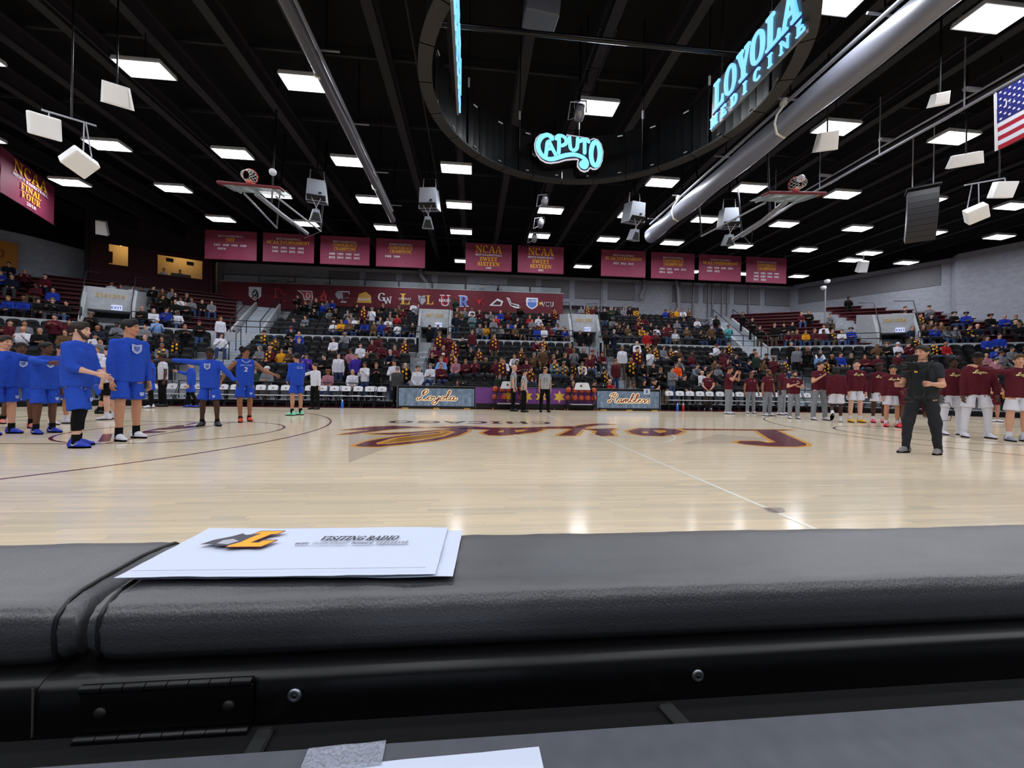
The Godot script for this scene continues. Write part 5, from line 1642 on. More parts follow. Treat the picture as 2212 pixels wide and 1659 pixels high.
func fold_chair(at: Vector3, turn: float, label: String) -> void:
	var t := thing("folding_chair", label, "chair", at, turn, "white folding bench chairs")
	var w := mat("chair_white", Color(0.84, 0.85, 0.88), 0.45)
	var d := mat("chair_leg", Color(0.09, 0.09, 0.11), 0.4, 0.4)
	part(t, "seat", cache["fc_seat"], w, xf(Vector3(0, 0.45, 0.02), 0, -0.05))
	part(t, "backrest", cache["fc_back"], w, xf(Vector3(0, 0.74, -0.17), 0, -0.25))
	part(t, "badge", cache["fc_badge"], mat("badge_gold", Color(0.62, 0.52, 0.36), 0.6), xf(Vector3(0, 0.745, -0.165), 0, -0.25))
	for s in [-1, 1]:
		part(t, "leg", cache["fc_front%d" % s], d)
		part(t, "leg", cache["fc_rear%d" % s], d)
	part(t, "stretcher", cache["fc_bar"], d)

func chairs() -> void:
	chair_meshes()
	for i in 19:
		fold_chair(Vector3(-12.3 + i * 0.475, 0, -17.05), rng.randf_range(-0.06, 0.06), "white folding chair, %s in the left bench row counted from the %s" % [ordinal(i + 1) if i < 10 else ordinal(19 - i), "left edge" if i < 10 else "Loyola table"])
	for i in 4:
		fold_chair(Vector3(-6.1 + i * 0.62, 0, -17.55), rng.randf_range(-0.1, 0.1), "white folding chair, %s from left of those standing behind the left bench" % ordinal(i + 1))
	for i in 22:
		fold_chair(Vector3(8.75 + i * 0.475, 0, -17.1), rng.randf_range(-0.06, 0.06), "white folding chair, %s in the right bench row counted from the %s" % [ordinal(i + 1) if i < 11 else ordinal(22 - i), "scorer's table" if i < 11 else "far end"])
	# low black guard rail between benches and the first row
	var rl := struct("trim", "low black rail in front of the first seat row", "railing")
	for seg in [[-12.0, -3.2], [-1.7, 6.5], [7.9, 17.0]]:
		for y in [0.98, 0.62]:
			part(rl, "rail", rod(Vector3(seg[0], y, -17.85), Vector3(seg[1], y, -17.85), 0.022, 6), mat("rail_steel", Color(0.16, 0.16, 0.17), 0.45, 0.5))
		var n := int((seg[1] - seg[0]) / 1.5)
		for i in n + 1:
			var x := lerpf(seg[0], seg[1], float(i) / n)
			part(rl, "post", rod(Vector3(x, 0, -17.85), Vector3(x, 0.98, -17.85), 0.02, 6), mat("rail_steel"))

# ---------------------------------------------------------------- press desk in the foreground
func vinyl() -> StandardMaterial3D:
	if not mats.has("black_vinyl"):
		var m := mat("black_vinyl", Color(0.10, 0.106, 0.13), 0.5, 0.0, 0.8)
		var n := FastNoiseLite.new()
		n.seed = 21
		n.frequency = 0.06
		n.noise_type = FastNoiseLite.TYPE_CELLULAR
		n.cellular_return_type = FastNoiseLite.RETURN_DISTANCE2_SUB
		var t := NoiseTexture2D.new()
		t.noise = n
		t.width = 512
		t.height = 512
		t.seamless = true
		t.as_normal_map = true
		t.bump_strength = 6.0
		m.clearcoat_enabled = true
		m.clearcoat = 0.8
		m.clearcoat_roughness = 0.42
		m.normal_enabled = true
		m.normal_texture = t
		m.normal_scale = 0.5
		m.uv1_triplanar = true
		m.uv1_scale = Vector3.ONE * 6.0
	return mats["black_vinyl"]

func cushion(x0: float, x1: float, label: String, seed_: int) -> Node3D:
	# upholstered rail pad: section runs from the front seam over the top to the back, ends pulled round
	var t := thing("rail_cushion", label, "cushion", Vector3.ZERO, 0, "black padded desk-rail cushions")
	var sec := [[-0.600, 0.690], [-0.588, 0.700], [-0.580, 0.715], [-0.578, 0.745], [-0.582, 0.762], [-0.592, 0.776], [-0.615, 0.783], [-0.66, 0.786], [-0.72, 0.787], [-0.77, 0.784], [-0.80, 0.777], [-0.815, 0.764], [-0.818, 0.73], [-0.81, 0.70], [-0.79, 0.690]]
	var st := stx()
	st.set_smooth_group(0)
	var n := int((x1 - x0) / 0.014)
	var cz := -0.70
	var cy := 0.74
	# finer section by interpolation
	var fine := []
	for j in sec.size() - 1:
		for s in 3:
			fine.append([lerpf(sec[j][0], sec[j + 1][0], s / 3.0), lerpf(sec[j][1], sec[j + 1][1], s / 3.0), j])
	fine.append([sec[-1][0], sec[-1][1], sec.size() - 1])
	var pf := func(i: int, f: int) -> Vector3:
		var x := lerpf(x0, x1, float(i) / n)
		var e := minf(x - x0, x1 - x)
		var k := 1.0 - (0.2 * pow(1.0 - e / 0.05, 2.4) if e < 0.05 else 0.0)
		var z: float = fine[f][0]
		var y: float = fine[f][1]
		var puff := 0.0
		if fine[f][2] > 3 and fine[f][2] < 11:
			puff = 0.0030 * noise.get_noise_3d(x * 5.0 + seed_, z * 18.0, 0.0) + 0.0018 * noise.get_noise_3d(x * 1.6, z * 70.0, seed_)
		return Vector3(x, cy + (y - cy) * k + puff, cz + (z - cz) * (1.0 - (1.0 - k) * 0.3))
	for i in n:
		for f in fine.size() - 1:
			var q := [pf.call(i, f), pf.call(i + 1, f), pf.call(i + 1, f + 1), pf.call(i, f + 1)]
			for k in [0, 2, 1, 0, 3, 2]:
				st.add_vertex(q[k])
	for e in [0, n]:
		for f in range(1, fine.size() - 1):
			for k in [0, f, f + 1]:
				st.add_vertex(pf.call(e, k))
	st.generate_normals()
	part(t, "upholstery", st.commit(), vinyl())
	for e in [x0 + 0.012, x1 - 0.012]:
		if e > -1.2 and e < 1.5:
			var pts := []
			for f in range(0, fine.size(), 2):
				var q: Vector3 = pf.call(1 if e < (x0 + x1) / 2 else n - 1, f)
				pts.append(q + Vector3(0.002 if e < (x0 + x1) / 2 else -0.002, 0.001, 0))
			part(t, "piped_seam", pipe(pts, 0.0035, 5), mat("seam_vinyl", Color(0.04, 0.04, 0.045), 0.4))
	return t

func build_desk() -> void:
	cushion(-1.9, -0.522, "black padded vinyl desk cushion on the left, its end at the seam", 4)
	cushion(-0.502, 2.2, "long black padded vinyl desk cushion under the white papers", 9)
	var steel := mat("desk_steel", Color(0.022, 0.022, 0.026), 0.34, 0.35, 0.5)
	var d := thing("press_desk", "black steel press desk with hinged rail and grey writing surface", "desk", Vector3.ZERO)
	# rail below the cushions with a rolled top edge
	for seg in [[-1.9, -0.5275], [-0.5265, 2.2]]:
		var st := stx()
		var prof := [[-0.545, 0.635], [-0.548, 0.66], [-0.549, 0.685], [-0.552, 0.693], [-0.558, 0.698], [-0.566, 0.700], [-0.60, 0.700], [-0.60, 0.635]]
		st.set_smooth_group(0)
		for j in prof.size() - 1:
			var a := Vector3(seg[0], prof[j][1], prof[j][0])
			var b := Vector3(seg[1], prof[j][1], prof[j][0])
			var c := Vector3(seg[1], prof[j + 1][1], prof[j + 1][0])
			var e := Vector3(seg[0], prof[j + 1][1], prof[j + 1][0])
			for p in [a, c, b, a, e, c]:
				st.add_vertex(p)
		st.generate_normals()
		part(d, "front_rail", st.commit(), steel)
	sbox(d, "rail_seam", Vector3(-0.527, 0.668, -0.5455), Vector3(0.0015, 0.06, 0.002), mat("seam_grey", Color(0.2, 0.19, 0.18), 0.8))
	sbox(d, "rail_core", Vector3(0.15, 0.662, -0.605), Vector3(4.1, 0.07, 0.11), steel)
	# hinges
	for hx in [[-0.472, -0.272], [1.02, 1.25], [-1.05, -0.66]]:
		for row in 2:
			var y := 0.694 if row == 0 else 0.637
			var z := -0.5445 if row == 0 else -0.537
			var n := 8
			for i in n:
				var a := lerpf(hx[0], hx[1], float(i) / n)
				var b := lerpf(hx[0], hx[1], float(i + 1) / n) - 0.0012
				part(d, "hinge_knuckle", rod(Vector3(a, y, z), Vector3(b, y, z), 0.0055, 10), mat("hinge_steel", Color(0.05, 0.05, 0.06), 0.3, 0.5))
		sbox(d, "hinge_leaf", Vector3((hx[0] + hx[1]) / 2, 0.665, -0.5435), Vector3(hx[1] - hx[0], 0.052, 0.003), steel)
		for s in [0.12, 0.86]:
			part(d, "hinge_bolt", lathe([[0.0, 0.0], [0.0075, 0.0], [0.007, 0.002], [0.004, 0.004], [0.0, 0.0045]], 14), mat("bolt_dull", Color(0.16, 0.15, 0.14), 0.5, 0.7), xf(Vector3(lerpf(hx[0], hx[1], s), 0.666, -0.542), 0, PI / 2))
	for p in [[-0.222, 0.672], [0.325, 0.668]]:
		var bo := part(d, "rail_bolt", lathe([[0.0, 0.0], [0.009, 0.0], [0.0085, 0.002], [0.006, 0.0035], [0.0045, 0.0025], [0.0, 0.0022]], 18), mat("bolt_bright", Color(0.55, 0.57, 0.6), 0.25, 0.9), xf(Vector3(p[0], p[1], -0.5455), 0, PI / 2))
		part(bo, "socket", lathe([[0.0, 0.0], [0.003, 0.0], [0.003, 0.0005], [0.0, 0.0005]], 8), mat("black_plastic", Color(0.04, 0.04, 0.045), 0.4), Transform3D(Basis(), Vector3(0, 0.0024, 0)))
	# felt-lined channel and grey top
	var felt := grainy("black_felt", Color(0.018, 0.018, 0.022), Color(0.05, 0.05, 0.055), 14.0, 0.95, 0.08)
	sbox(d, "felt_channel", Vector3(0.15, 0.628, -0.507), Vector3(4.1, 0.014, 0.12), felt)
	for x in [-0.25, 0.28]:
		part(d, "channel_strap", chamfer(Vector3(0.022, 0.01, 0.075), 0.003), mat("strap_black", Color(0.01, 0.01, 0.012), 0.6), xf(Vector3(x, 0.637, -0.50), 0.25 if x > 0 else 0.05))
	var top := grainy("grey_laminate", Color(0.30, 0.31, 0.335), Color(0.335, 0.345, 0.37), 3.0, 0.5)
	part(d, "writing_top", chamfer(Vector3(4.1, 0.03, 0.52), 0.004), top, Transform3D(Basis(), Vector3(0.15, 0.645, -0.222)))
	for x in [-1.7, 0.1, 1.95]:
		sbox(d, "desk_leg", Vector3(x, 0.315, -0.62), Vector3(0.06, 0.63, 0.06), steel)
		sbox(d, "desk_leg", Vector3(x, 0.315, -0.1), Vector3(0.06, 0.63, 0.06), steel)
		sbox(d, "desk_bracket", Vector3(x, 0.615, -0.37), Vector3(0.05, 0.03, 0.56), steel)
	papers()

func sheet_mesh(w: float, h: float, seed_: int, lift := 0.003) -> ArrayMesh:
	var st := stx()
	st.set_smooth_group(0)
	var n := 18
	var m := 12
	var p := func(i: int, j: int, s: float) -> Vector3:
		var u := float(i) / n - 0.5
		var v := float(j) / m - 0.5
		var y := lift * (noise.get_noise_2d(u * 4.0 + seed_, v * 3.0) + 0.6 * sin(u * 9.0 + seed_) * absf(v))
		return Vector3(u * w, y + s, v * h)
	for i in n:
		for j in m:
			var q := [p.call(i, j, 0.0), p.call(i, j + 1, 0.0), p.call(i + 1, j + 1, 0.0), p.call(i + 1, j, 0.0)]
			for k in [0, 2, 1, 0, 3, 2]:
				st.add_vertex(q[k])
			for k in [0, 1, 2, 0, 2, 3]:
				st.add_vertex(q[k] - Vector3(0, 0.0006, 0))
	st.generate_normals()
	return st.commit()

func papers() -> void:
	var white := mat("paper_white", Color(0.78, 0.81, 0.88), 0.7)
	var up := Basis(Vector3.RIGHT, -PI / 2)
	var a := thing("paper_sheet", "white paper sheet sticking out under the visiting radio notice on the cushion", "paper", Vector3(-0.247, 0.7905, -0.712), -0.05)
	part(a, "sheet", sheet_mesh(0.455, 0.19, 2, 0.002), white)
	var t := thing("paper_notice", "white visiting radio notice with orange letter emblem on the black cushion", "paper", Vector3(-0.272, 0.7945, -0.712), -0.035)
	part(t, "sheet", sheet_mesh(0.45, 0.195, 5, 0.002), white)
	var ink := mat("ink_dark", Color(0.16, 0.15, 0.2), 0.7)
	var grey := mat("ink_grey", Color(0.55, 0.56, 0.6), 0.7)
	var layer := [0.0035]
	var flatten := func(m: Mesh, x: float, z: float, mt: Material, called: String, shear := 0.0) -> void:
		layer[0] += 0.00012
		part(t, called, m, mt, Transform3D(Basis(Vector3(1, 0, 0), Vector3(shear, 0, -1), Vector3(0, 1, 0)), Vector3(x, layer[0], z)))
	flatten.call(text("VISITING RADIO", 0.019, 0.0003, "Droid Serif", true, 0.135), 0.075, -0.035, ink, "heading", 0.25)
	flatten.call(text("Wifi:", 0.0085, 0.0003, "Droid Sans", true), -0.015, -0.012, mat("ink_mid", Color(0.38, 0.38, 0.42), 0.7), "small_print", 0.2)
	flatten.call(text("Gentile Athletics", 0.0095, 0.0003, "Droid Sans", false, 0.06), 0.033, -0.012, grey, "small_print", 0.2)
	flatten.call(text("Password:", 0.0085, 0.0003, "Droid Sans", true, 0.036), 0.087, -0.012, mat("ink_mid"), "small_print", 0.2)
	for i in 9:
		flatten.call(box_mesh(Vector3(0.004, 0.006 + 0.002 * (i % 3), 0.0003)), 0.112 + i * 0.0062, -0.012, grey, "blurred_print", 0.2)
	# emblem: slanted block letter in orange with a dark edge, grey shaggy shape beside it
	var L := PackedVector2Array([Vector2(0, 0), Vector2(0.055, 0), Vector2(0.066, 0.026), Vector2(0.045, 0.026), Vector2(0.042, 0.017), Vector2(0.028, 0.017), Vector2(0.043, 0.056), Vector2(0.052, 0.056), Vector2(0.058, 0.07), Vector2(0.018, 0.07), Vector2(0.012, 0.056), Vector2(0.022, 0.056), Vector2(0.007, 0.015), Vector2(-0.002, 0.015)])
	flatten.call(prism(Geometry2D.offset_polygon(L, 0.0028)[0], 0.0), -0.13, 0.003, mat("emblem_edge", Color(0.38, 0.1, 0.15), 0.7), "emblem_edge")
	flatten.call(prism(L, 0.0), -0.13, 0.003, mat("emblem_orange", Color(0.96, 0.66, 0.16), 0.7), "emblem_letter")
	flatten.call(prism(PackedVector2Array([Vector2(-0.045, 0.01), Vector2(-0.025, 0.012), Vector2(-0.015, 0.003), Vector2(0.004, 0.005), Vector2(0.016, 0.02), Vector2(0.022, 0.045), Vector2(0.03, 0.06), Vector2(0.006, 0.052), Vector2(-0.004, 0.06), Vector2(-0.014, 0.046), Vector2(-0.035, 0.03)]), 0.0), -0.135, 0.003, mat("emblem_fur", Color(0.28, 0.28, 0.31), 0.7), "emblem_fur")
	flatten.call(prism(PackedVector2Array([Vector2(-0.02, 0.014), Vector2(0.0, 0.01), Vector2(0.01, 0.024), Vector2(-0.005, 0.034), Vector2(-0.018, 0.028)]), 0.0), -0.135, 0.003, mat("emblem_pale", Color(0.66, 0.67, 0.71), 0.7), "emblem_patch")
	flatten.call(box_mesh(Vector3(0.42, 0.0006, 0.0003)), 0.0, 0.088, grey, "fold_line")
	# second sheet on the grey top with a strip of clear tape
	var b := thing("paper_sheet", "white paper sheet taped to the grey desk top at the bottom edge", "paper", Vector3(-0.065, 0.6612, -0.385), 0.03)
	part(b, "sheet", sheet_mesh(0.30, 0.14, 8, 0.0006), white)
	var tp := thing("clear_tape", "strip of crinkled clear tape on the grey desk top", "tape", Vector3(-0.135, 0.6625, -0.463), 0.04)
	var tm := mat("tape_clear", Color(0.72, 0.74, 0.80), 0.35)
	if not tm.normal_enabled:
		var nt := NoiseTexture2D.new()
		var fn := FastNoiseLite.new()
		fn.frequency = 0.09
		nt.noise = fn
		nt.width = 128
		nt.height = 128
		nt.as_normal_map = true
		nt.bump_strength = 8.0
		tm.normal_enabled = true
		tm.normal_texture = nt
		tm.uv1_triplanar = true
		tm.uv1_scale = Vector3.ONE * 14.0
		tm.transparency = BaseMaterial3D.TRANSPARENCY_ALPHA
		tm.albedo_color.a = 0.5
	part(tp, "tape_strip", sheet_mesh(0.085, 0.03, 3, 0.0006), tm)

# ---------------------------------------------------------------- people
# Figures are distance fields of tapered bones joined smoothly and meshed as surface nets.
class Field:
	var o: Vector3
	var c: float
	var nx: int
	var ny: int
	var nz: int
	var f := PackedFloat32Array()
	var rlo := PackedInt32Array()
	var rhi := PackedInt32Array()

	func _init(lo: Vector3, hi: Vector3, cell: float) -> void:
		o = lo
		c = cell
		nx = int((hi.x - lo.x) / cell) + 3
		ny = int((hi.y - lo.y) / cell) + 3
		nz = int((hi.z - lo.z) / cell) + 3
		f.resize(nx * ny * nz)
		f.fill(1e3)
		rlo.resize(ny * nz)
		rlo.fill(100000)
		rhi.resize(ny * nz)
		rhi.fill(-1)

	func bone(a: Vector3, b: Vector3, ra: float, rb: float, k := 0.03, cut := 0, carve := false) -> void:
		# cut: 1 flat end at b, 2 flat end at a, 3 both
		var m := maxf(ra, rb) + k + c * 1.5
		var lo := a.min(b) - Vector3(m, m, m) - o
		var hi := a.max(b) + Vector3(m, m, m) - o
		var i0 := clampi(int(lo.x / c), 0, nx - 1)
		var i1 := clampi(int(hi.x / c) + 1, 0, nx - 1)
		var j0 := clampi(int(lo.y / c), 0, ny - 1)
		var j1 := clampi(int(hi.y / c) + 1, 0, ny - 1)
		var k0 := clampi(int(lo.z / c), 0, nz - 1)
		var k1 := clampi(int(hi.z / c) + 1, 0, nz - 1)
		var ab := b - a
		var l2 := maxf(ab.length_squared(), 1e-9)
		var ln := sqrt(l2)
		var dr := rb - ra
		for kz in range(k0, k1 + 1):
			for jy in range(j0, j1 + 1):
				var row := (kz * ny + jy)
				if not carve:
					rlo[row] = mini(rlo[row], i0)
					rhi[row] = maxi(rhi[row], i1)
				var base := row * nx
				var v := Vector3(o.x + i0 * c, o.y + jy * c, o.z + kz * c) - a
				for i in range(i0, i1 + 1):
					var s := v.dot(ab) / l2
					var t := clampf(s, 0.0, 1.0)
					var d := (v - ab * t).length() - ra - dr * t
					if cut:
						if cut & 1:
							d = maxf(d, (s - 1.0) * ln)
						if cut & 2:
							d = maxf(d, -s * ln)
					var e := f[base + i]
					if carve:
						d = -d
						if d > e - k:
							if d >= e + k:
								f[base + i] = d
							else:
								var h := (k - absf(d - e)) / k
								f[base + i] = maxf(d, e) + h * h * k * 0.25
					elif d < e + k:
						if d <= e - k:
							f[base + i] = d
						else:
							var h := (k - absf(d - e)) / k
							f[base + i] = minf(d, e) - h * h * k * 0.25
					v.x += c

	func below(y: float) -> void:
		# cut everything under a level
		for kz in nz:
			for jy in ny:
				var d := y - (o.y + jy * c)
				if d > -c * 3:
					var base := (kz * ny + jy) * nx
					for i in nx:
						f[base + i] = maxf(f[base + i], d)

	func mesh() -> Array:
		var vs := PackedVector3Array()
		var ns := PackedVector3Array()
		var ix := PackedInt32Array()
		var id := {}
		var sy := nx
		var sz := nx * ny
		var off := [0, 1, sy, sy + 1, sz, sz + 1, sz + sy, sz + sy + 1]
		var o1: int = off[1]
		var o2: int = off[2]
		var o3: int = off[3]
		var o4: int = off[4]
		var o5: int = off[5]
		var o6: int = off[6]
		var o7: int = off[7]
		var edges := [[0, 1], [2, 3], [4, 5], [6, 7], [0, 2], [1, 3], [4, 6], [5, 7], [0, 4], [1, 5], [2, 6], [3, 7]]
		for kz in nz - 1:
			for jy in ny - 1:
				var row := kz * ny + jy
				var lo := mini(mini(rlo[row], rlo[row + 1]), mini(rlo[row + ny], rlo[row + ny + 1]))
				var hi := maxi(maxi(rhi[row], rhi[row + 1]), maxi(rhi[row + ny], rhi[row + ny + 1]))
				if hi < 0:
					continue
				lo = maxi(lo - 1, 0)
				hi = mini(hi, nx - 2)
				var p := row * nx + lo
				for i in range(lo, hi + 1):
					var neg := 0
					if f[p] < 0.0: neg += 1
					if f[p + o1] < 0.0: neg += 1
					if f[p + o2] < 0.0: neg += 1
					if f[p + o3] < 0.0: neg += 1
					if f[p + o4] < 0.0: neg += 1
					if f[p + o5] < 0.0: neg += 1
					if f[p + o6] < 0.0: neg += 1
					if f[p + o7] < 0.0: neg += 1
					if neg > 0 and neg < 8:
						var q := [f[p], f[p + o1], f[p + o2], f[p + o3], f[p + o4], f[p + o5], f[p + o6], f[p + o7]]
						var sum := Vector3.ZERO
						var n := 0
						for e in edges:
							var a: float = q[e[0]]
							var b: float = q[e[1]]
							if (a < 0.0) != (b < 0.0):
								var t := a / (a - b)
								var ea: int = e[0]
								var pa := Vector3(ea & 1, (ea >> 1) & 1, (ea >> 2) & 1)
								var eb: int = e[1]
								sum += pa.lerp(Vector3(eb & 1, (eb >> 1) & 1, (eb >> 2) & 1), t)
								n += 1
						sum /= n
						id[p] = vs.size()
						vs.append(o + Vector3(i + sum.x, jy + sum.y, kz + sum.z) * c)
						ns.append(Vector3(q[1] + q[3] + q[5] + q[7] - q[0] - q[2] - q[4] - q[6], q[2] + q[3] + q[6] + q[7] - q[0] - q[1] - q[4] - q[5], q[4] + q[5] + q[6] + q[7] - q[0] - q[1] - q[2] - q[3]).normalized())
					p += 1
		for p in id:
			var s := f[p] < 0.0
			for ax in 3:
				var step: int = 1 if ax == 0 else sy if ax == 1 else sz
				if (f[p + step] < 0.0) == s:
					continue
				var u: int = sy if ax == 0 else sz if ax == 1 else 1
				var w: int = sz if ax == 0 else 1 if ax == 1 else sy
				if not (id.has(p - u) and id.has(p - w) and id.has(p - u - w)):
					continue
				var a: int = id[p]
				var b: int = id[p - u]
				var d: int = id[p - u - w]
				var e: int = id[p - w]
				if s:
					ix.append_array([a, d, b, a, e, d])
				else:
					ix.append_array([a, b, d, a, d, e])
		return [vs, ns, ix]

func mesh_of(pieces: Array) -> ArrayMesh:
	# pieces: [[verts, normals, index, colours or null], transform]
	var vs := PackedVector3Array()
	var ns := PackedVector3Array()
	var cs := PackedColorArray()
	var ix := PackedInt32Array()
	for e in pieces:
		var g: Array = e[0]
		var t: Transform3D = e[1]
		var base := vs.size()
		vs.append_array(t * (g[0] as PackedVector3Array))
		var nb := Transform3D(t.basis.inverse().transposed(), Vector3.ZERO) * (g[1] as PackedVector3Array)
		ns.append_array(nb)
		if g.size() > 3 and g[3] != null:
			cs.append_array(g[3])
		else:
			var fill := PackedColorArray()
			fill.resize(g[0].size())
			fill.fill(Color.WHITE)
			cs.append_array(fill)
		var gi: PackedInt32Array = (g[2] as PackedInt32Array).duplicate()
		var mirrored := t.basis.determinant() < 0
		for i in gi.size():
			gi[i] += base
		if mirrored:
			for i in range(0, gi.size(), 3):
				var q := gi[i]
				gi[i] = gi[i + 1]
				gi[i + 1] = q
		ix.append_array(gi)
	for i in ns.size():
		ns[i] = ns[i].normalized()
	var arr := []
	arr.resize(Mesh.ARRAY_MAX)
	arr[Mesh.ARRAY_VERTEX] = vs
	arr[Mesh.ARRAY_NORMAL] = ns
	arr[Mesh.ARRAY_COLOR] = cs
	arr[Mesh.ARRAY_INDEX] = ix
	var m := ArrayMesh.new()
	m.add_surface_from_arrays(Mesh.PRIMITIVE_TRIANGLES, arr)
	return m

func solo(g: Array) -> ArrayMesh:
	return mesh_of([[g, Transform3D()]])

func wrinkle(g: Array, amp: float, freq: float, seed_: int) -> Array:
	var vs: PackedVector3Array = g[0]
	var ns: PackedVector3Array = g[1]
	for i in vs.size():
		var p := vs[i]
		vs[i] = p + ns[i] * amp * (noise.get_noise_3d(p.x * freq + seed_, p.y * freq * 0.55, p.z * freq) + 0.5 * noise.get_noise_3d(p.x * freq * 2.3, p.y * freq * 1.7 + seed_, p.z * freq * 2.3))
	var acc := PackedVector3Array()
	acc.resize(vs.size())
	var ix: PackedInt32Array = g[2]
	for i in range(0, ix.size(), 3):
		var n := (vs[ix[i + 2]] - vs[ix[i]]).cross(vs[ix[i + 1]] - vs[ix[i]])
		acc[ix[i]] += n
		acc[ix[i + 1]] += n
		acc[ix[i + 2]] += n
	for i in acc.size():
		var n := acc[i].normalized()
		acc[i] = n if n.dot(ns[i]) >= 0 else -n
	g[0] = vs
	g[1] = acc
	return g

func head_shapes() -> void:
	# head about 0.235 m tall, centre at the origin, facing +Z
	var h := Field.new(Vector3(-0.11, -0.18, -0.13), Vector3(0.11, 0.14, 0.14), 0.0065)
	h.bone(Vector3(0, 0.036, -0.032), Vector3(0, 0.040, 0.022), 0.077, 0.073, 0.02)
	h.bone(Vector3(0, 0.0, 0.03), Vector3(0, -0.045, 0.044), 0.062, 0.048, 0.03)
	for s in [-1, 1]:
		h.bone(Vector3(s * 0.05, -0.03, 0.0), Vector3(s * 0.022, -0.082, 0.052), 0.022, 0.018, 0.03)
		h.bone(Vector3(s * 0.075, 0.012, -0.008), Vector3(s * 0.078, -0.022, -0.004), 0.013, 0.009, 0.008)
		h.bone(Vector3(s * 0.038, -0.018, 0.062), Vector3(s * 0.03, -0.02, 0.075), 0.022, 0.018, 0.02)
	h.bone(Vector3(0, -0.09, 0.062), Vector3(0, -0.085, 0.06), 0.019, 0.02, 0.02)
	h.bone(Vector3(-0.03, 0.032, 0.078), Vector3(0.03, 0.032, 0.078), 0.014, 0.014, 0.015)
	for s in [-1, 1]:
		h.bone(Vector3(s * 0.033, 0.008, 0.105), Vector3(s * 0.03, 0.008, 0.105), 0.014, 0.014, 0.012, 0, true)
		h.bone(Vector3(s * 0.032, 0.009, 0.080), Vector3(s * 0.031, 0.009, 0.080), 0.013, 0.013, 0.004)
	h.bone(Vector3(0, 0.016, 0.09), Vector3(0, -0.024, 0.108), 0.008, 0.0125, 0.012)
	for s in [-1, 1]:
		h.bone(Vector3(s * 0.012, -0.028, 0.098), Vector3(s * 0.011, -0.028, 0.098), 0.008, 0.008, 0.006)
	h.bone(Vector3(-0.017, -0.051, 0.086), Vector3(0.017, -0.051, 0.086), 0.008, 0.008, 0.008)
	h.bone(Vector3(-0.015, -0.062, 0.084), Vector3(0.015, -0.062, 0.084), 0.009, 0.009, 0.008)
	h.bone(Vector3(0, -0.05, -0.018), Vector3(0, -0.17, -0.03), 0.054, 0.058, 0.03)
	var g := h.mesh()
	var cs := PackedColorArray()
	for p: Vector3 in g[0]:
		var col := Color.WHITE
		var ax := absf(p.x)
		if p.z > 0.06:
			var e := Vector2(ax - 0.032, p.y - 0.009).length()
			if e < 0.0075:
				col = Color(0.06, 0.05, 0.05)
			elif e < 0.013 and absf(p.y - 0.009) < 0.006:
				col = Color(1.0, 1.0, 1.0)
			elif ax > 0.012 and ax < 0.053 and absf(p.y - 0.036 + (ax - 0.03) * 0.12) < 0.0065:
				col = Color(0.25, 0.2, 0.18)
			elif ax < 0.025 and p.y < -0.046 and p.y > -0.069 and p.z > 0.085:
				col = Color(0.82, 0.58, 0.56) if absf(p.y + 0.0565) > 0.002 else Color(0.4, 0.25, 0.25)
		cs.append(col)
	g.append(cs)
	cache["head"] = g
	# hair, caps and beards in the same frame
	var hair := func(kind: String) -> Array:
		var q := Field.new(Vector3(-0.18, -0.3, -0.2), Vector3(0.18, 0.2, 0.19), 0.009)
		var up := 0.007
		if kind == "curly":
			up = 0.024
		if kind == "long" or kind == "braids":
			up = 0.013
		q.bone(Vector3(0, 0.036, -0.032), Vector3(0, 0.042, 0.022), 0.077 + up, 0.073 + up, 0.02)
		if kind == "top":
			q.bone(Vector3(0, 0.085, -0.055), Vector3(0, 0.098, 0.045), 0.05, 0.045, 0.035)
			q.bone(Vector3(0.02, 0.105, 0.03), Vector3(-0.01, 0.1, 0.075), 0.022, 0.018, 0.03)
		if kind == "short" or kind == "bun":
			q.bone(Vector3(0, 0.072, -0.05), Vector3(0, 0.082, 0.035), 0.058, 0.05, 0.035)
		if kind == "curly":
			for i in 26:
				var a := i * 2.4
				var y := 0.02 + 0.1 * float(i % 9) / 9.0
				var r := sqrt(maxf(0.0, 0.0115 - (y - 0.036) * (y - 0.036)))
				q.bone(Vector3(cos(a) * r, y + 0.01, sin(a) * r - 0.01), Vector3(cos(a) * r * 1.05, y + 0.02, sin(a) * r * 1.05 - 0.01), 0.026, 0.024, 0.008)
		if kind == "long":
			q.bone(Vector3(0, 0.0, -0.075), Vector3(0, -0.2, -0.085), 0.06, 0.055, 0.03)
			for s in [-1, 1]:
				q.bone(Vector3(s * 0.07, 0.02, -0.02), Vector3(s * 0.078, -0.17, -0.01), 0.03, 0.028, 0.03)
		if kind == "braids":
			for i in 14:
				var a := PI * 0.08 + PI * 0.84 * i / 13.0 + PI
				q.bone(Vector3(cos(a) * 0.075, 0.05, sin(a) * 0.08 - 0.02), Vector3(cos(a) * 0.105, -0.05, sin(a) * 0.11 - 0.03), 0.018, 0.013, 0.006)
		if kind == "bun":
			q.bone(Vector3(0, 0.06, -0.13), Vector3(0, 0.05, -0.15), 0.04, 0.035, 0.02)
		q.bone(Vector3(0, -0.075, 0.13), Vector3(0, -0.03, 0.13), 0.125, 0.098, 0.012, 0, true)
		q.bone(Vector3(-0.13, -0.075, 0.04), Vector3(0.13, -0.075, 0.04), 0.07, 0.07, 0.01, 0, true) if kind != "long" and kind != "braids" else null
		if kind != "long" and kind != "braids":
			q.bone(Vector3(0, -0.2, -0.06), Vector3(0, -0.14, -0.06), 0.1, 0.1, 0.01, 0, true)
		if kind == "fringe":
			q.bone(Vector3(0, 0.16, 0.06), Vector3(0, 0.12, -0.02), 0.085, 0.085, 0.01, 0, true)
		var out: Array = q.mesh()
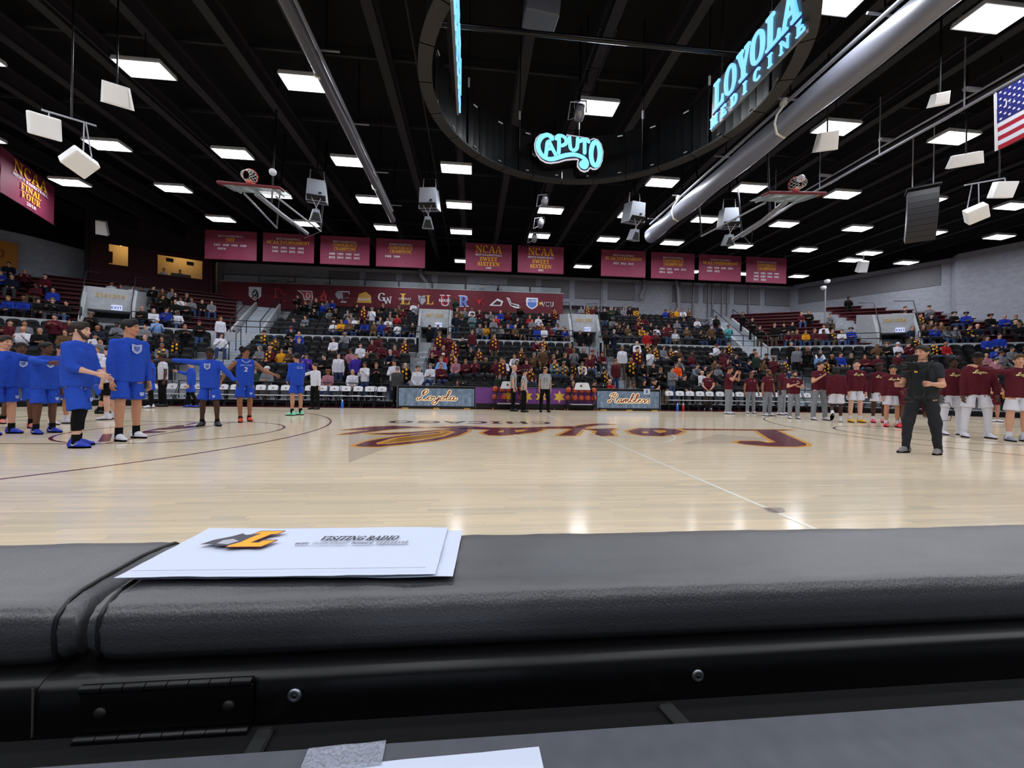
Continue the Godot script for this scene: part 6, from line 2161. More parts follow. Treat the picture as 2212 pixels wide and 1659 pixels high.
		if kind in ["curly", "afro", "top", "short"]:
			out = wrinkle(out, 0.012 if kind == "curly" else 0.007, 70.0, 3)
		return out
	for k in ["short", "curly", "top", "long", "braids", "fringe", "bun"]:
		cache["hair_" + k] = solo(hair.call(k))
	var q := Field.new(Vector3(-0.14, -0.06, -0.16), Vector3(0.14, 0.18, 0.22), 0.009)
	q.bone(Vector3(0, 0.042, -0.032), Vector3(0, 0.046, 0.02), 0.092, 0.087, 0.02)
	q.bone(Vector3(0, -0.12, -0.05), Vector3(0, -0.12, 0.12), 0.155, 0.155, 0.008, 0, true)
	for i in 5:
		q.bone(Vector3(-0.06 + i * 0.03, 0.042, 0.08), Vector3(-0.05 + i * 0.025, 0.03, 0.165 - absf(i - 2) * 0.012), 0.012, 0.009, 0.012)
	cache["cap"] = solo(q.mesh())
	var b := Field.new(Vector3(-0.11, -0.14, -0.06), Vector3(0.11, 0.04, 0.13), 0.0075)
	for s in [-1, 1]:
		b.bone(Vector3(s * 0.064, -0.005, 0.02), Vector3(s * 0.028, -0.085, 0.06), 0.022, 0.026, 0.02)
	b.bone(Vector3(-0.02, -0.092, 0.064), Vector3(0.02, -0.092, 0.064), 0.026, 0.026, 0.02)
	b.bone(Vector3(0, -0.02, 0.13), Vector3(0, -0.03, 0.13), 0.055, 0.055, 0.01, 0, true)
	cache["beard"] = solo(b.mesh())

func hand_shapes() -> void:
	# right hand: wrist at the origin, fingers down -Y, thumb towards +Z, palm towards +X
	for kind in [["relaxed", 0.55], ["fist", 1.45], ["flat", 0.12]]:
		var h := Field.new(Vector3(-0.05, -0.22, -0.075), Vector3(0.11, 0.03, 0.11), 0.0052)
		var cu: float = kind[1]
		h.bone(Vector3(0, 0.02, 0), Vector3(0, -0.02, 0), 0.026, 0.024, 0.015)
		for z in [-0.028, -0.009, 0.010, 0.027]:
			h.bone(Vector3(0, -0.02, z * 0.6), Vector3(0, -0.082, z * 1.05), 0.0155, 0.0135, 0.012)
		var zs := [-0.034, -0.0115, 0.0115, 0.033]
		var ln := [0.062, 0.078, 0.084, 0.074]
		for i in 4:
			var p := Vector3(0, -0.086, zs[i])
			var a := cu * 0.35
			for s in 3:
				var l: float = ln[i] * [0.45, 0.32, 0.23][s]
				var e := p + Vector3(sin(a) * l, -cos(a) * l, zs[i] * 0.06)
				h.bone(p, e, 0.0095 - s * 0.0008, 0.0088 - s * 0.0008, 0.003)
				p = e
				a += cu * 0.75
		h.bone(Vector3(0.004, -0.03, 0.026), Vector3(0.014, -0.062, 0.050 - 0.012 * cu), 0.014, 0.0115, 0.01)
		h.bone(Vector3(0.014, -0.062, 0.050 - 0.012 * cu), Vector3(0.02 + 0.014 * cu, -0.098, 0.056 - 0.022 * cu), 0.011, 0.0085, 0.004)
		cache["hand_" + kind[0]] = h.mesh()

func shoe_shapes() -> void:
	# sneaker for a foot 0.29 m long: heel behind, toe +Z, ankle above the origin
	var s := Field.new(Vector3(-0.08, -0.01, -0.13), Vector3(0.08, 0.17, 0.24), 0.0075)
	s.bone(Vector3(0, 0.045, -0.055), Vector3(0, 0.04, 0.07), 0.043, 0.042, 0.02)
	s.bone(Vector3(0.004, 0.036, 0.06), Vector3(0.008, 0.024, 0.165), 0.042, 0.034, 0.02)
	s.bone(Vector3(0, 0.05, -0.05), Vector3(0, 0.105, -0.035), 0.043, 0.043, 0.02)
	s.bone(Vector3(0, 0.08, 0.02), Vector3(0, 0.05, 0.1), 0.035, 0.03, 0.03)
	s.below(0.018)
	cache["shoe"] = s.mesh()
	var pts := PackedVector2Array()
	for i in 20:
		var a := TAU * i / 20.0
		var z := 0.055 + cos(a) * 0.155
		var w := 0.046 + 0.006 * sin((z + 0.1) * 12.0)
		pts.append(Vector2(sin(a) * w, z))
	var st := stx()
	st.append_from(prism(pts, 0.024), 0, Transform3D(Basis(Vector3(1, 0, 0), Vector3(0, 0, 1), Vector3(0, 1, 0)), Vector3(0, 0.024, 0)))
	cache["sole"] = st.commit()
	cache["swoosh"] = prism(PackedVector2Array([Vector2(-0.05, 0.012), Vector2(-0.03, -0.012), Vector2(-0.012, -0.016), Vector2(0.06, 0.026), Vector2(-0.012, -0.002), Vector2(-0.03, 0.004)]), 0.002)

func dirv(v, d: Vector3) -> Vector3:
	return (v as Vector3).normalized() if v != null else d.normalized()

func skeleton(p: Dictionary) -> Dictionary:
	var H: float = p.get("h", 1.8)
	var k := {"h": H}
	var sp := dirv(p.get("sp"), Vector3(0, 1, 0.02))
	var tw: float = p.get("tw", 0.0)
	var ax := Vector3(cos(tw), 0, -sin(tw))
	var LT := 0.245 * H
	var LS := 0.245 * H
	var legs := {}
	for s in ["l", "r"]:
		var sg := 1.0 if s == "l" else -1.0
		var d: Array = p.get(s + "l", [Vector3(sg * 0.07, -1, 0.02), Vector3(sg * 0.02, -1, -0.03)])
		legs[s] = [(d[0] as Vector3).normalized(), (d[1] as Vector3).normalized()]
	var hy := 0.0
	for s in legs:
		hy = maxf(hy, -(legs[s][0].y * LT + legs[s][1].y * LS))
	hy += 0.045 * H
	if p.has("hip_y"):
		hy = p.hip_y
	var hip := Vector3(0, hy, 0)
	k.hip = hip
	k.sp = sp
	k.ax = ax
	k.chest = hip + sp * 0.203 * H
	k.neck = hip + sp * 0.302 * H
	var hd := (sp + Vector3(0, 0.6, 0.0)).normalized() if not p.has("hd") else dirv(p.hd, Vector3.UP)
	k.head = k.neck + hd * 0.092 * H + Vector3(0, 0, 0.008 * H)
	k.hd = hd
	for s in ["l", "r"]:
		var sg := 1.0 if s == "l" else -1.0
		var sh: Vector3 = hip + sp * 0.262 * H + ax * sg * 0.097 * H * p.get("wide", 1.0)
		var d: Array = p.get(s + "a", [Vector3(sg * 0.16, -1, 0.0), Vector3(sg * 0.04, -1, 0.14)])
		k[s + "sh"] = sh
		k[s + "el"] = sh + (d[0] as Vector3).normalized() * 0.166 * H
		k[s + "wr"] = k[s + "el"] + (d[1] as Vector3).normalized() * 0.146 * H
		k[s + "hp"] = hip + Vector3(sg * 0.05 * H, -0.005 * H, 0)
		k[s + "kn"] = k[s + "hp"] + legs[s][0] * LT
		k[s + "an"] = k[s + "kn"] + legs[s][1] * LS
	return k

func bounds(k: Dictionary, pad: float) -> Array:
	var lo := Vector3(1e9, 1e9, 1e9)
	var hi := -lo
	for n in k:
		if k[n] is Vector3 and not n in ["sp", "ax", "hd"]:
			lo = lo.min(k[n])
			hi = hi.max(k[n])
	return [lo - Vector3(pad, pad, pad), hi + Vector3(pad, pad, pad)]

func body_pieces(p: Dictionary, k: Dictionary, cell: float) -> Array:
	var H: float = k.h
	var b: float = p.get("bulk", 1.0)
	var bb := bounds(k, 0.16)
	var f := Field.new(bb[0], bb[1], cell)
	var ax: Vector3 = k.ax
	var sp: Vector3 = k.sp
	for s in [-1.0, 1.0]:
		f.bone(k.hip + Vector3(s * 0.035 * H, 0, 0), k.chest + ax * s * 0.042 * H, 0.050 * H * b, 0.053 * H * b, 0.03)
	for s in ["l", "r"]:
		f.bone(k.neck - sp * 0.014 * H, k[s + "sh"], 0.028 * H, 0.027 * H, 0.04)
	f.bone(k.neck - sp * 0.02 * H, k.head - k.hd * 0.02 * H, 0.034 * H, 0.03 * H, 0.03)
	for s in ["l", "r"]:
		f.bone(k[s + "hp"], k[s + "kn"], 0.049 * H * b, 0.031 * H, 0.025)
		f.bone(k[s + "kn"], k[s + "an"], 0.031 * H, 0.020 * H, 0.02)
		var back := Vector3(0, 0, -0.012 * H)
		f.bone((k[s + "kn"] as Vector3).lerp(k[s + "an"], 0.18) + back, (k[s + "kn"] as Vector3).lerp(k[s + "an"], 0.45) + back, 0.026 * H, 0.022 * H, 0.03)
		f.bone(k[s + "an"], k[s + "an"] + Vector3(0, -0.025 * H, 0.04 * H), 0.019 * H, 0.017 * H, 0.02)
		f.bone(k[s + "sh"], k[s + "el"], 0.030 * H * b, 0.0225 * H, 0.02)
		f.bone(k[s + "el"], k[s + "wr"], 0.0235 * H, 0.0155 * H, 0.015)
		f.bone((k[s + "el"] as Vector3).lerp(k[s + "wr"], 0.15), (k[s + "el"] as Vector3).lerp(k[s + "wr"], 0.4), 0.0245 * H, 0.022 * H, 0.02)
	var out := [[f.mesh(), Transform3D()]]
	var hs: float = H / 1.8 * p.get("head_scale", 1.0)
	var hb := Basis.from_euler(Vector3(p.get("hp", 0.0), p.get("hy", 0.0), p.get("hr", 0.0)))
	k.head_xf = Transform3D(hb * Basis.from_scale(Vector3.ONE * hs), k.head)
	out.append([cache["head"], k.head_xf])
	for s in ["l", "r"]:
		var d: Vector3 = (k[s + "wr"] - k[s + "el"]).normalized()
		var y := -d
		var hint: Vector3 = p.get(s + "t", Vector3(0, 0.25, 1) if absf(d.z) < 0.8 else Vector3(0, 1, 0))
		var z := (hint - y * hint.dot(y)).normalized()
		var x := y.cross(z)
		var bs := Basis(x, y, z) * Basis.from_scale(Vector3((1.0 if s == "r" else -1.0), 1, 1) * H / 1.85)
		out.append([cache["hand_" + p.get(s + "h", "relaxed")], Transform3D(bs, k[s + "wr"] - d * 0.005)])
	return out

func top_field(p: Dictionary, k: Dictionary, cell: float) -> Array:
	var H: float = k.h
	var b: float = p.get("bulk", 1.0)
	var g: float = p.get("loose", 0.014)
	var bb := bounds(k, 0.17)
	var f := Field.new(bb[0], bb[1], cell)
	var ax: Vector3 = k.ax
	var sp: Vector3 = k.sp
	var hem: Vector3 = k.hip - sp * p.get("hem", 0.03) * H
	for s in [-1.0, 1.0]:
		f.bone(hem + Vector3(s * 0.042 * H, 0, 0), k.chest + ax * s * 0.043 * H, 0.049 * H * b + g * 1.25, 0.055 * H * b + g, 0.04, 2)
	for s in ["l", "r"]:
		f.bone(k.neck - sp * 0.014 * H, k[s + "sh"], 0.029 * H + g * 0.5, 0.028 * H + g * 0.5, 0.045)
	f.bone(k.neck - sp * 0.035 * H, k.neck + sp * 0.002 * H, 0.045 * H + g, 0.034 * H + g * 0.6, 0.03, 1)
	var sl: float = p.get("sl", 2.0)
	for s in ["l", "r"]:
		if sl > 0.05:
			var e := minf(sl, 1.0)
			f.bone(k[s + "sh"], (k[s + "sh"] as Vector3).lerp(k[s + "el"], e), 0.031 * H * b + g * 0.6, lerpf(0.031, 0.025, e) * H + g * (0.6 if sl >= 1 else 1.1), 0.025, 1 if sl < 1.0 else 0)
		if sl > 1.0:
			var e := minf(sl - 1.0, 0.97)
			f.bone(k[s + "el"], (k[s + "el"] as Vector3).lerp(k[s + "wr"], e), 0.0255 * H + g * 0.55, lerpf(0.0255, 0.0178, e) * H + g * 0.5, 0.02, 1)
		elif sl <= 0.05:
			f.bone(k[s + "sh"] - ax * (0.03 * H if s == "l" else -0.03 * H), k[s + "sh"] - ax * (0.03 * H if s == "l" else -0.03 * H) - sp * 0.05 * H, 0.036 * H + g * 0.5, 0.036 * H, 0.02)
	return f.mesh()

func bottom_field(p: Dictionary, k: Dictionary, cell: float) -> Array:
	var H: float = k.h
	var b: float = p.get("bulk", 1.0)
	var bb := bounds(k, 0.17)
	var f := Field.new(bb[0], bb[1], cell)
	for s in [-1.0, 1.0]:
		f.bone(k.hip + Vector3(s * 0.036 * H, -0.01 * H, 0), k.hip + k.sp * 0.05 * H + Vector3(s * 0.035 * H, 0, 0), 0.052 * H * b + 0.004, 0.048 * H * b + 0.004, 0.03)
	for s in ["l", "r"]:
		if p.get("bot", "pants") == "shorts":
			var e: float = p.get("leg", 0.82)
			f.bone(k[s + "hp"], (k[s + "hp"] as Vector3).lerp(k[s + "kn"], e), 0.038 * H * b + 0.006, 0.052 * H + 0.02, 0.03, 1)
		else:
			f.bone(k[s + "hp"], k[s + "kn"], 0.039 * H * b + 0.006, 0.036 * H + 0.014, 0.03)
			f.bone((k[s + "hp"] as Vector3).lerp(k[s + "kn"], 0.25), (k[s + "hp"] as Vector3).lerp(k[s + "kn"], 0.5), 0.046 * H * b + 0.006, 0.042 * H + 0.012, 0.03)
			f.bone(k[s + "kn"], (k[s + "kn"] as Vector3).lerp(k[s + "an"], 0.98), 0.035 * H + 0.014, p.get("cuff", 0.027) * H + 0.012, 0.03, 1)
	return f.mesh()

const SKINS := [Color(0.80, 0.60, 0.50), Color(0.74, 0.53, 0.42), Color(0.58, 0.39, 0.28), Color(0.36, 0.23, 0.17), Color(0.26, 0.165, 0.125), Color(0.84, 0.66, 0.58)]

func skin(i: int) -> StandardMaterial3D:
	var key := "skin_%d" % i
	if not mats.has(key):
		var m := mat(key, SKINS[i], 0.5, 0.0, 0.4)
		m.vertex_color_use_as_albedo = true
	return mats[key]

func wave_tex(key: String, col: Color) -> StandardMaterial3D:
	# knitted cloth: fine speckle of two close tones
	return grain_local(key, col * 0.92, col * 1.06, 9.0, 0.85)

func grain_local(key: String, a: Color, b: Color, scale: float, rough: float) -> StandardMaterial3D:
	if not mats.has(key):
		var m := mat(key, Color.WHITE, rough, 0.0, 0.3)
		a.a = 1.0
		b.a = 1.0
		m.albedo_texture = noise_tex(a, b, 0.12, 5, 128)
		m.uv1_triplanar = true
		m.uv1_scale = Vector3.ONE * scale
	return mats[key]

func front_z(p: Dictionary, k: Dictionary, x: float) -> float:
	var H: float = k.h
	var r: float = 0.055 * H * p.get("bulk", 1.0) + p.get("loose", 0.014)
	var e := absf(x) - 0.043 * H
	return r if e < 0 else sqrt(maxf(r * r - e * e, 0.0))

func on_chest(t: Node3D, called: String, m: Mesh, mt: Material, p: Dictionary, k: Dictionary, at: Vector2, back := false) -> void:
	# wraps flat lettering round the front (or back) of the shirt
	var arr := m.surface_get_arrays(0)
	var v: PackedVector3Array = arr[Mesh.ARRAY_VERTEX]
	for i in v.size():
		var x := v[i].x + at.x
		v[i] = Vector3(x, v[i].y + at.y, front_z(p, k, x) + 0.009 + v[i].z)
	arr[Mesh.ARRAY_VERTEX] = v
	var o := ArrayMesh.new()
	o.add_surface_from_arrays(Mesh.PRIMITIVE_TRIANGLES, arr)
	var ax: Vector3 = k.ax
	var sp: Vector3 = k.sp
	var z := ax.cross(sp).normalized()
	var bs := Basis(ax, sp, z)
	if back:
		bs = bs * Basis(Vector3.UP, PI)
	part(t, called, o, mt, Transform3D(bs, k.chest))

func hero(at: Vector3, H: float, turn_deg: float, label: String, p: Dictionary, cell := 0.018, group := "") -> Node3D:
	p.h = H * 0.985
	var t := thing("person", label, "person", at, deg_to_rad(turn_deg), group)
	var k := skeleton(p)
	var sk: int = p.get("skin", 0)
	part(t, "body", mesh_of(body_pieces(p, k, cell)), skin(sk))
	var sd := int(at.x * 31 + at.z * 17)
	var topc: Color = p.get("top", Color(0.1, 0.1, 0.1))
	var tm: Material = p.get("topm", cloth(topc))
	part(t, "shirt", solo(wrinkle(top_field(p, k, cell), p.get("fold", 0.012), 9.0, sd)), tm)
	part(t, "shorts" if p.get("bot", "pants") == "shorts" else "trousers", solo(wrinkle(bottom_field(p, k, cell), 0.01, 10.0, sd + 5)), cloth(p.get("botc", Color(0.1, 0.1, 0.1))))
	dress(t, p, k)
	emblem_on(t, p, k)
	return t

func dress(t: Node3D, p: Dictionary, k: Dictionary) -> void:
	var H: float = k.h
	var hx: Transform3D = k.head_xf
	var hc: Color = p.get("hairc", Color(0.07, 0.05, 0.04))
	if p.get("hair", "short") != "":
		part(t, "hair", cache["hair_" + p.get("hair", "short")], mat("hair_%s" % hc.to_html(false), hc, 0.6, 0.0, 0.4), hx)
	if p.has("cap"):
		part(t, "cap", cache["cap"], cloth(p.cap), hx)
	if p.has("beard"):
		part(t, "beard", cache["beard"], mat("beard_%s" % (p.beard as Color).to_html(false), p.beard, 0.7), hx)
	for s in ["l", "r"]:
		var kn: Vector3 = k[s + "kn"]
		var an: Vector3 = k[s + "an"]
		if p.has("tights"):
			var e: float = p.get("tl", 0.75)
			var st := stx()
			tube(st, [(k[s + "hp"] as Vector3).lerp(kn, 0.5), kn + Vector3(0, 0, 0.004), kn.lerp(an, 0.3) + Vector3(0, 0, -0.01), kn.lerp(an, e)], 0.042 * H, 14, 0.031 * H)
			part(t, "tights", st.commit(), cloth(p.tights))
		if p.has("sock"):
			part(t, "sock", pipe([kn.lerp(an, p.get("sk", 0.72)), an, an + Vector3(0, -0.02 * H, 0.01)], 0.0255 * H, 12), cloth(p.sock))
		var yaw: float = p.get(s + "f", 0.12 if s == "l" else -0.12)
		var sc := H / 1.8 * 0.98
		var up: float = p.get(s + "foot_pitch", 0.0)
		var bs := Basis(Vector3.UP, yaw) * Basis(Vector3.RIGHT, up)
		var o := Vector3(an.x, an.y - 0.055 * sc * 1.0 - 0.025, an.z)
		if p.get("grounded", true) and absf(up) < 0.05:
			o.y = maxf(an.y - 0.045 * H, 0.0)
		var sh := part(t, "shoe", solo(cache["shoe"]) if not cache.has("shoe_mesh") else cache["shoe_mesh"], mat("shoe_%s" % (p.get("shoe", Color(0.1, 0.1, 0.1)) as Color).to_html(false), p.get("shoe", Color(0.1, 0.1, 0.1)), 0.55), Transform3D(bs * Basis.from_scale(Vector3.ONE * sc), o))
		cache["shoe_mesh"] = sh.mesh
		part(sh, "sole", cache["sole"], mat("sole_%s" % (p.get("sole", Color(0.85, 0.85, 0.87)) as Color).to_html(false), p.get("sole", Color(0.85, 0.85, 0.87)), 0.6))
		if p.has("swoosh"):
			for e in [-1, 1]:
				part(sh, "side_mark", cache["swoosh"], cloth(p.swoosh), Transform3D(Basis(Vector3(0, 0, e * 1.0), Vector3(0, 1, 0), Vector3(-e * 1.0, 0, 0)) if false else Basis(Vector3(0, 0, -e), Vector3(0, 1, 0), Vector3(e, 0, 0)), Vector3(e * 0.0475, 0.055, 0.02)))

func shield_shape(w: float, h: float) -> PackedVector2Array:
	return PackedVector2Array([Vector2(-w, h), Vector2(0, h * 0.8), Vector2(w, h), Vector2(w * 0.95, -h * 0.3), Vector2(w * 0.5, -h * 0.75), Vector2(0, -h), Vector2(-w * 0.5, -h * 0.75), Vector2(-w * 0.95, -h * 0.3)])

func emblem_on(t: Node3D, p: Dictionary, k: Dictionary) -> void:
	var H: float = k.h
	var pale := mat("print_pale", Color(0.62, 0.68, 0.85), 0.7)
	var wht := mat("print_white", Color(0.86, 0.87, 0.9), 0.7)
	match p.get("mark", ""):
		"shield":
			on_chest(t, "chest_emblem", prism(shield_shape(0.036 * H, 0.042 * H), 0.002), pale, p, k, Vector2(p.get("mx", 0.0), 0.02 * H))
			on_chest(t, "chest_emblem", prism(shield_shape(0.02 * H, 0.024 * H), 0.001), mat("print_blue2", Color(0.35, 0.42, 0.75), 0.7), p, k, Vector2(p.get("mx", 0.0), 0.02 * H + 0.0))
		"script":
			var paths := []
			var s := 0.0118 * H
			for q in script_word("Loyola"):
				var o := []
				for i in range(0, q.size(), 2):
					o.append((q[i] - 5.4) * s + q[i + 1] * s * 0.2)
					o.append(q[i + 1] * s)
				paths.append(o)
			on_chest(t, "chest_script", strokes(paths, 0.0105 * H, 0.001, 0.8), mat("print_cream", Color(0.93, 0.86, 0.62), 0.7), p, k, Vector2(0.0, 0.02 * H))
		"number":
			on_chest(t, "number", text(p.get("num", "2"), 0.058 * H, 0.001, "Droid Sans", true), wht, p, k, Vector2(0.0, -0.035 * H))
			on_chest(t, "team_name", text("SAINT LOUIS", 0.018 * H, 0.001, "Droid Sans", true, 0.13 * H), pale, p, k, Vector2(0.0, 0.02 * H))
			on_chest(t, "collar_trim", strokes([[-0.045 * H, 0.085 * H, -0.02 * H, 0.062 * H, 0.0, 0.055 * H, 0.02 * H, 0.062 * H, 0.045 * H, 0.085 * H]], 0.008 * H, 0.001, 0.9), wht, p, k, Vector2.ZERO)
		"polo":
			on_chest(t, "chest_print", box_mesh(Vector3(0.045 * H, 0.01 * H, 0.001)), wht, p, k, Vector2(0.035 * H, 0.04 * H))
			on_chest(t, "chest_print", box_mesh(Vector3(0.018 * H, 0.009 * H, 0.001)), wht, p, k, Vector2(-0.035 * H, 0.04 * H))
		"back":
			on_chest(t, "back_print", text("SLU", 0.04 * H, 0.001, "Droid Sans", true), pale, p, k, Vector2(0, 0.03 * H), true)
	if p.has("shorts_mark"):
		for e in [-1.0]:
			var c: Vector3 = (k.lhp as Vector3).lerp(k.lkn, 0.62)
			part(t, "shorts_emblem", prism(shield_shape(0.016 * H, 0.018 * H), 0.002), pale, Transform3D(Basis(), c + Vector3(0.01, 0, 0.052 * H + 0.024)))

# ---------------------------------------------------------------- players, coaches, officials on the floor
const BLUE := Color(0.15, 0.295, 0.72)
const MSHIRT := Color(0.33, 0.10, 0.15)
const BLACKC := Color(0.035, 0.035, 0.04)
const WHITEC := Color(0.82, 0.82, 0.86)
const GREYC := Color(0.52, 0.54, 0.57)

func stripes() -> StandardMaterial3D:
	if not mats.has("referee_stripes"):
		var im := Image.create(64, 4, false, Image.FORMAT_RGB8)
		for x in 64:
			var on := (x / 8) % 2 == 0
			for y in 4:
				im.set_pixel(x, y, Color(0.86, 0.86, 0.88) if on else Color(0.06, 0.06, 0.07))
		var m := mat("referee_stripes", Color.WHITE, 0.8)
		m.albedo_texture = ImageTexture.create_from_image(im)
		m.uv1_triplanar = true
		m.uv1_scale = Vector3(4.6, 4.6, 4.6)
	return mats["referee_stripes"]

func merge(a: Dictionary, b: Dictionary) -> Dictionary:
	var c := a.duplicate()
	for k in b:
		c[k] = b[k]
	return c

func build_players() -> void:
	head_shapes()
	hand_shapes()
	shoe_shapes()
	var V := func(x: float, y: float, z: float) -> Vector3: return Vector3(x, y, z)
	var blue := {"top": BLUE, "botc": BLUE, "bot": "shorts", "loose": 0.022, "hem": 0.05, "mark": "shield", "shorts_mark": true}
	var maroon := {"top": MSHIRT, "botc": WHITEC, "bot": "shorts", "leg": 0.72, "loose": 0.018, "mark": "script", "sock": WHITEC, "shoe": WHITEC}
	var coach := {"top": MSHIRT, "botc": GREYC, "sl": 0.55, "mark": "polo", "shoe": WHITEC, "loose": 0.016, "hem": 0.02}
	var gb := "players in blue warm-up tops"
	var gm := "players in maroon warm-up tops"
	# --- visitors, left
	hero(Vector3(-6.019, 0.000, -6.803), 1.939, 96, "bearded player in blue top, black knee tights and blue shoes, hands clasped", merge(blue, {"skin": 5, "hair": "top", "hairc": Color(0.13, 0.09, 0.06), "beard": Color(0.22, 0.14, 0.10), "bulk": 1.1, "sl": 1.35, "loose": 0.024,
		"ra": [Vector3(-0.12, -1, 0.22), Vector3(0.5, -0.35, 0.9)], "la": [Vector3(0.14, -1, 0.2), Vector3(-0.35, -0.55, 0.9)], "rl": [Vector3(-0.05, -1, 0.22), Vector3(-0.02, -1, -0.05)], "ll": [Vector3(0.06, -1, -0.08), Vector3(0.02, -1, -0.1)], "leg": 0.95, "tights": BLACKC, "tl": 0.62, "sock": BLACKC, "sk": 0.74, "shoe": Color(0.10, 0.20, 0.68), "swoosh": WHITEC, "hy": 0.1, "mark": ""}), 0.013, gb)
	hero(Vector3(-5.933, 0.000, -7.618), 2.107, 66, "tall player in blue top and white shoes looking right, arms hanging", merge(blue, {"skin": 1, "hair": "top", "hairc": Color(0.035, 0.03, 0.03), "hy": 0.5, "bulk": 1.0, "ll": [Vector3(0.1, -1, -0.12), Vector3(0.03, -1, -0.06)], "rl": [Vector3(-0.1, -1, 0.14), Vector3(-0.02, -1, 0.0)], "la": [Vector3(0.2, -1, -0.05), Vector3(0.06, -1, 0.12)], "ra": [Vector3(-0.14, -1, 0.0), Vector3(-0.03, -1, 0.12)], "sock": BLACKC, "sk": 0.72, "shoe": WHITEC, "mx": 0.03, "leg": 0.78}), 0.013, gb)
	hero(Vector3(-7.975, 0.000, -8.385), 1.741, 75, "player with braids in blue top and blue shoes, half hidden by the bearded player", merge(blue, {"skin": 3, "hair": "braids", "hairc": Color(0.05, 0.035, 0.03), "hy": 0.2, "ra": [Vector3(-0.5, -0.1, 0.9), Vector3(0.3, -0.1, 1)], "la": [Vector3(0.14, -1, 0.0), Vector3(0.05, -1, 0.15)], "sock": Color(0.05, 0.06, 0.1), "shoe": Color(0.10, 0.20, 0.68), "swoosh": WHITEC, "rl": [Vector3(-0.08, -1, 0.1), Vector3(0, -1, -0.1)]}), 0.015, gb)
	hero(Vector3(-9.181, 0.000, -9.177), 1.792, 60, "player in blue top striding at the left edge, arm across a teammate", merge(blue, {"skin": 3, "hair": "short", "ra": [Vector3(-0.4, -0.1, 0.6), Vector3(0.1, 0.1, 1)], "la": [Vector3(0.9, -0.15, 0.3), Vector3(0.8, 0.1, 0.3)], "rl": [Vector3(-0.08, -1, -0.45), Vector3(0, -0.9, -0.6)], "ll": [Vector3(0.08, -1, 0.3), Vector3(0, -1, 0.0)], "sock": BLACKC, "shoe": Color(0.85, 0.5, 0.45)}), 0.015, gb)
	hero(Vector3(-8.513, 0.000, -8.231), 1.820, 80, "brown-haired player in blue top cut off by the left edge", merge(blue, {"skin": 0, "hair": "top", "hairc": Color(0.16, 0.10, 0.07), "ra": [Vector3(-0.3, -1, 0.1), Vector3(0, -1, 0.3)], "la": [Vector3(0.8, -0.2, 0.5), Vector3(0.6, -0.1, 0.8)], "shoe": Color(0.10, 0.20, 0.68), "sock": BLACKC, "mark": ""}), 0.016, gb)
	hero(Vector3(-9.214, 0.000, -10.011), 1.826, 80, "player in blue top facing right, mostly behind the bearded player", merge(blue, {"skin": 1, "hair": "short", "hairc": Color(0.06, 0.04, 0.03), "sock": WHITEC, "shoe": WHITEC}), 0.018, gb)
	hero(Vector3(-10.966, 0.000, -12.964), 1.829, 100, "player in blue bending forward behind the two tall players", merge(blue, {"skin": 1, "hair": "short", "hairc": Color(0.25, 0.18, 0.1), "sp": Vector3(0, 1, 0.45), "rl": [Vector3(-0.1, -0.8, 0.6), Vector3(0, -1, -0.3)], "ll": [Vector3(0.1, -0.8, 0.5), Vector3(0, -1, -0.35)], "la": [Vector3(0.1, -0.8, 0.7), Vector3(0, -0.3, 1)], "ra": [Vector3(-0.1, -0.8, 0.7), Vector3(0, -0.3, 1)], "tights": BLACKC, "tl": 0.2, "sock": BLACKC, "shoe": BLACKC, "mark": ""}), 0.02, gb)
	hero(Vector3(-9.115, 0.000, -11.169), 1.885, -80, "person in white shirt shaking hands with the bearded player", {"skin": 5, "hair": "short", "top": WHITEC, "botc": BLACKC, "bot": "shorts", "sl": 0.6, "loose": 0.03, "ra": [Vector3(-0.1, -0.8, 0.6), Vector3(0.1, -0.1, 1)], "sock": WHITEC, "shoe": WHITEC}, 0.018)
	hero(Vector3(-11.354, 0.000, -15.530), 1.922, -55, "player in blue jersey number 22 and black tights looking left", merge(blue, {"skin": 3, "hair": "short", "beard": Color(0.06, 0.045, 0.04), "sl": 0.45, "mark": "number", "num": "22", "hy": -0.3, "tights": BLACKC, "tl": 0.95, "sock": BLACKC, "shoe": WHITEC}), 0.02)
	hero(Vector3(-11.546, 0.000, -16.340), 2.010, -35, "coach in white t-shirt and black trousers behind jersey 22", {"skin": 3, "hair": "short", "top": WHITEC, "botc": BLACKC, "sl": 0.55, "shoe": BLACKC, "hy": -0.5, "ll": [Vector3(0.15, -1, 0.1), Vector3(0.1, -1, -0.1)]}, 0.02)
	hero(Vector3(-5.940, 0.000, -9.808), 1.808, 8, "player in blue top facing us with both arms stretched out, dark shoes", merge(blue, {"skin": 4, "hair": "short", "hairc": Color(0.03, 0.025, 0.02), "hy": 0.2, "hp": 0.12, "ra": [Vector3(-1, 0.12, 0.05), Vector3(-1, 0.08, 0.05)], "rh": "flat", "rt": Vector3(0, 0.2, 1), "la": [Vector3(0.75, -0.8, 0.1), Vector3(0.75, -0.75, 0.25)], "ll": [Vector3(0.12, -1, 0.03), Vector3(0.05, -1, -0.02)], "rl": [Vector3(-0.1, -1, 0.02), Vector3(-0.03, -1, -0.03)], "sock": BLACKC, "sk": 0.8, "shoe": Color(0.17, 0.18, 0.22), "lf": 0.7, "rf": -0.1, "leg": 0.8}), 0.015, gb)
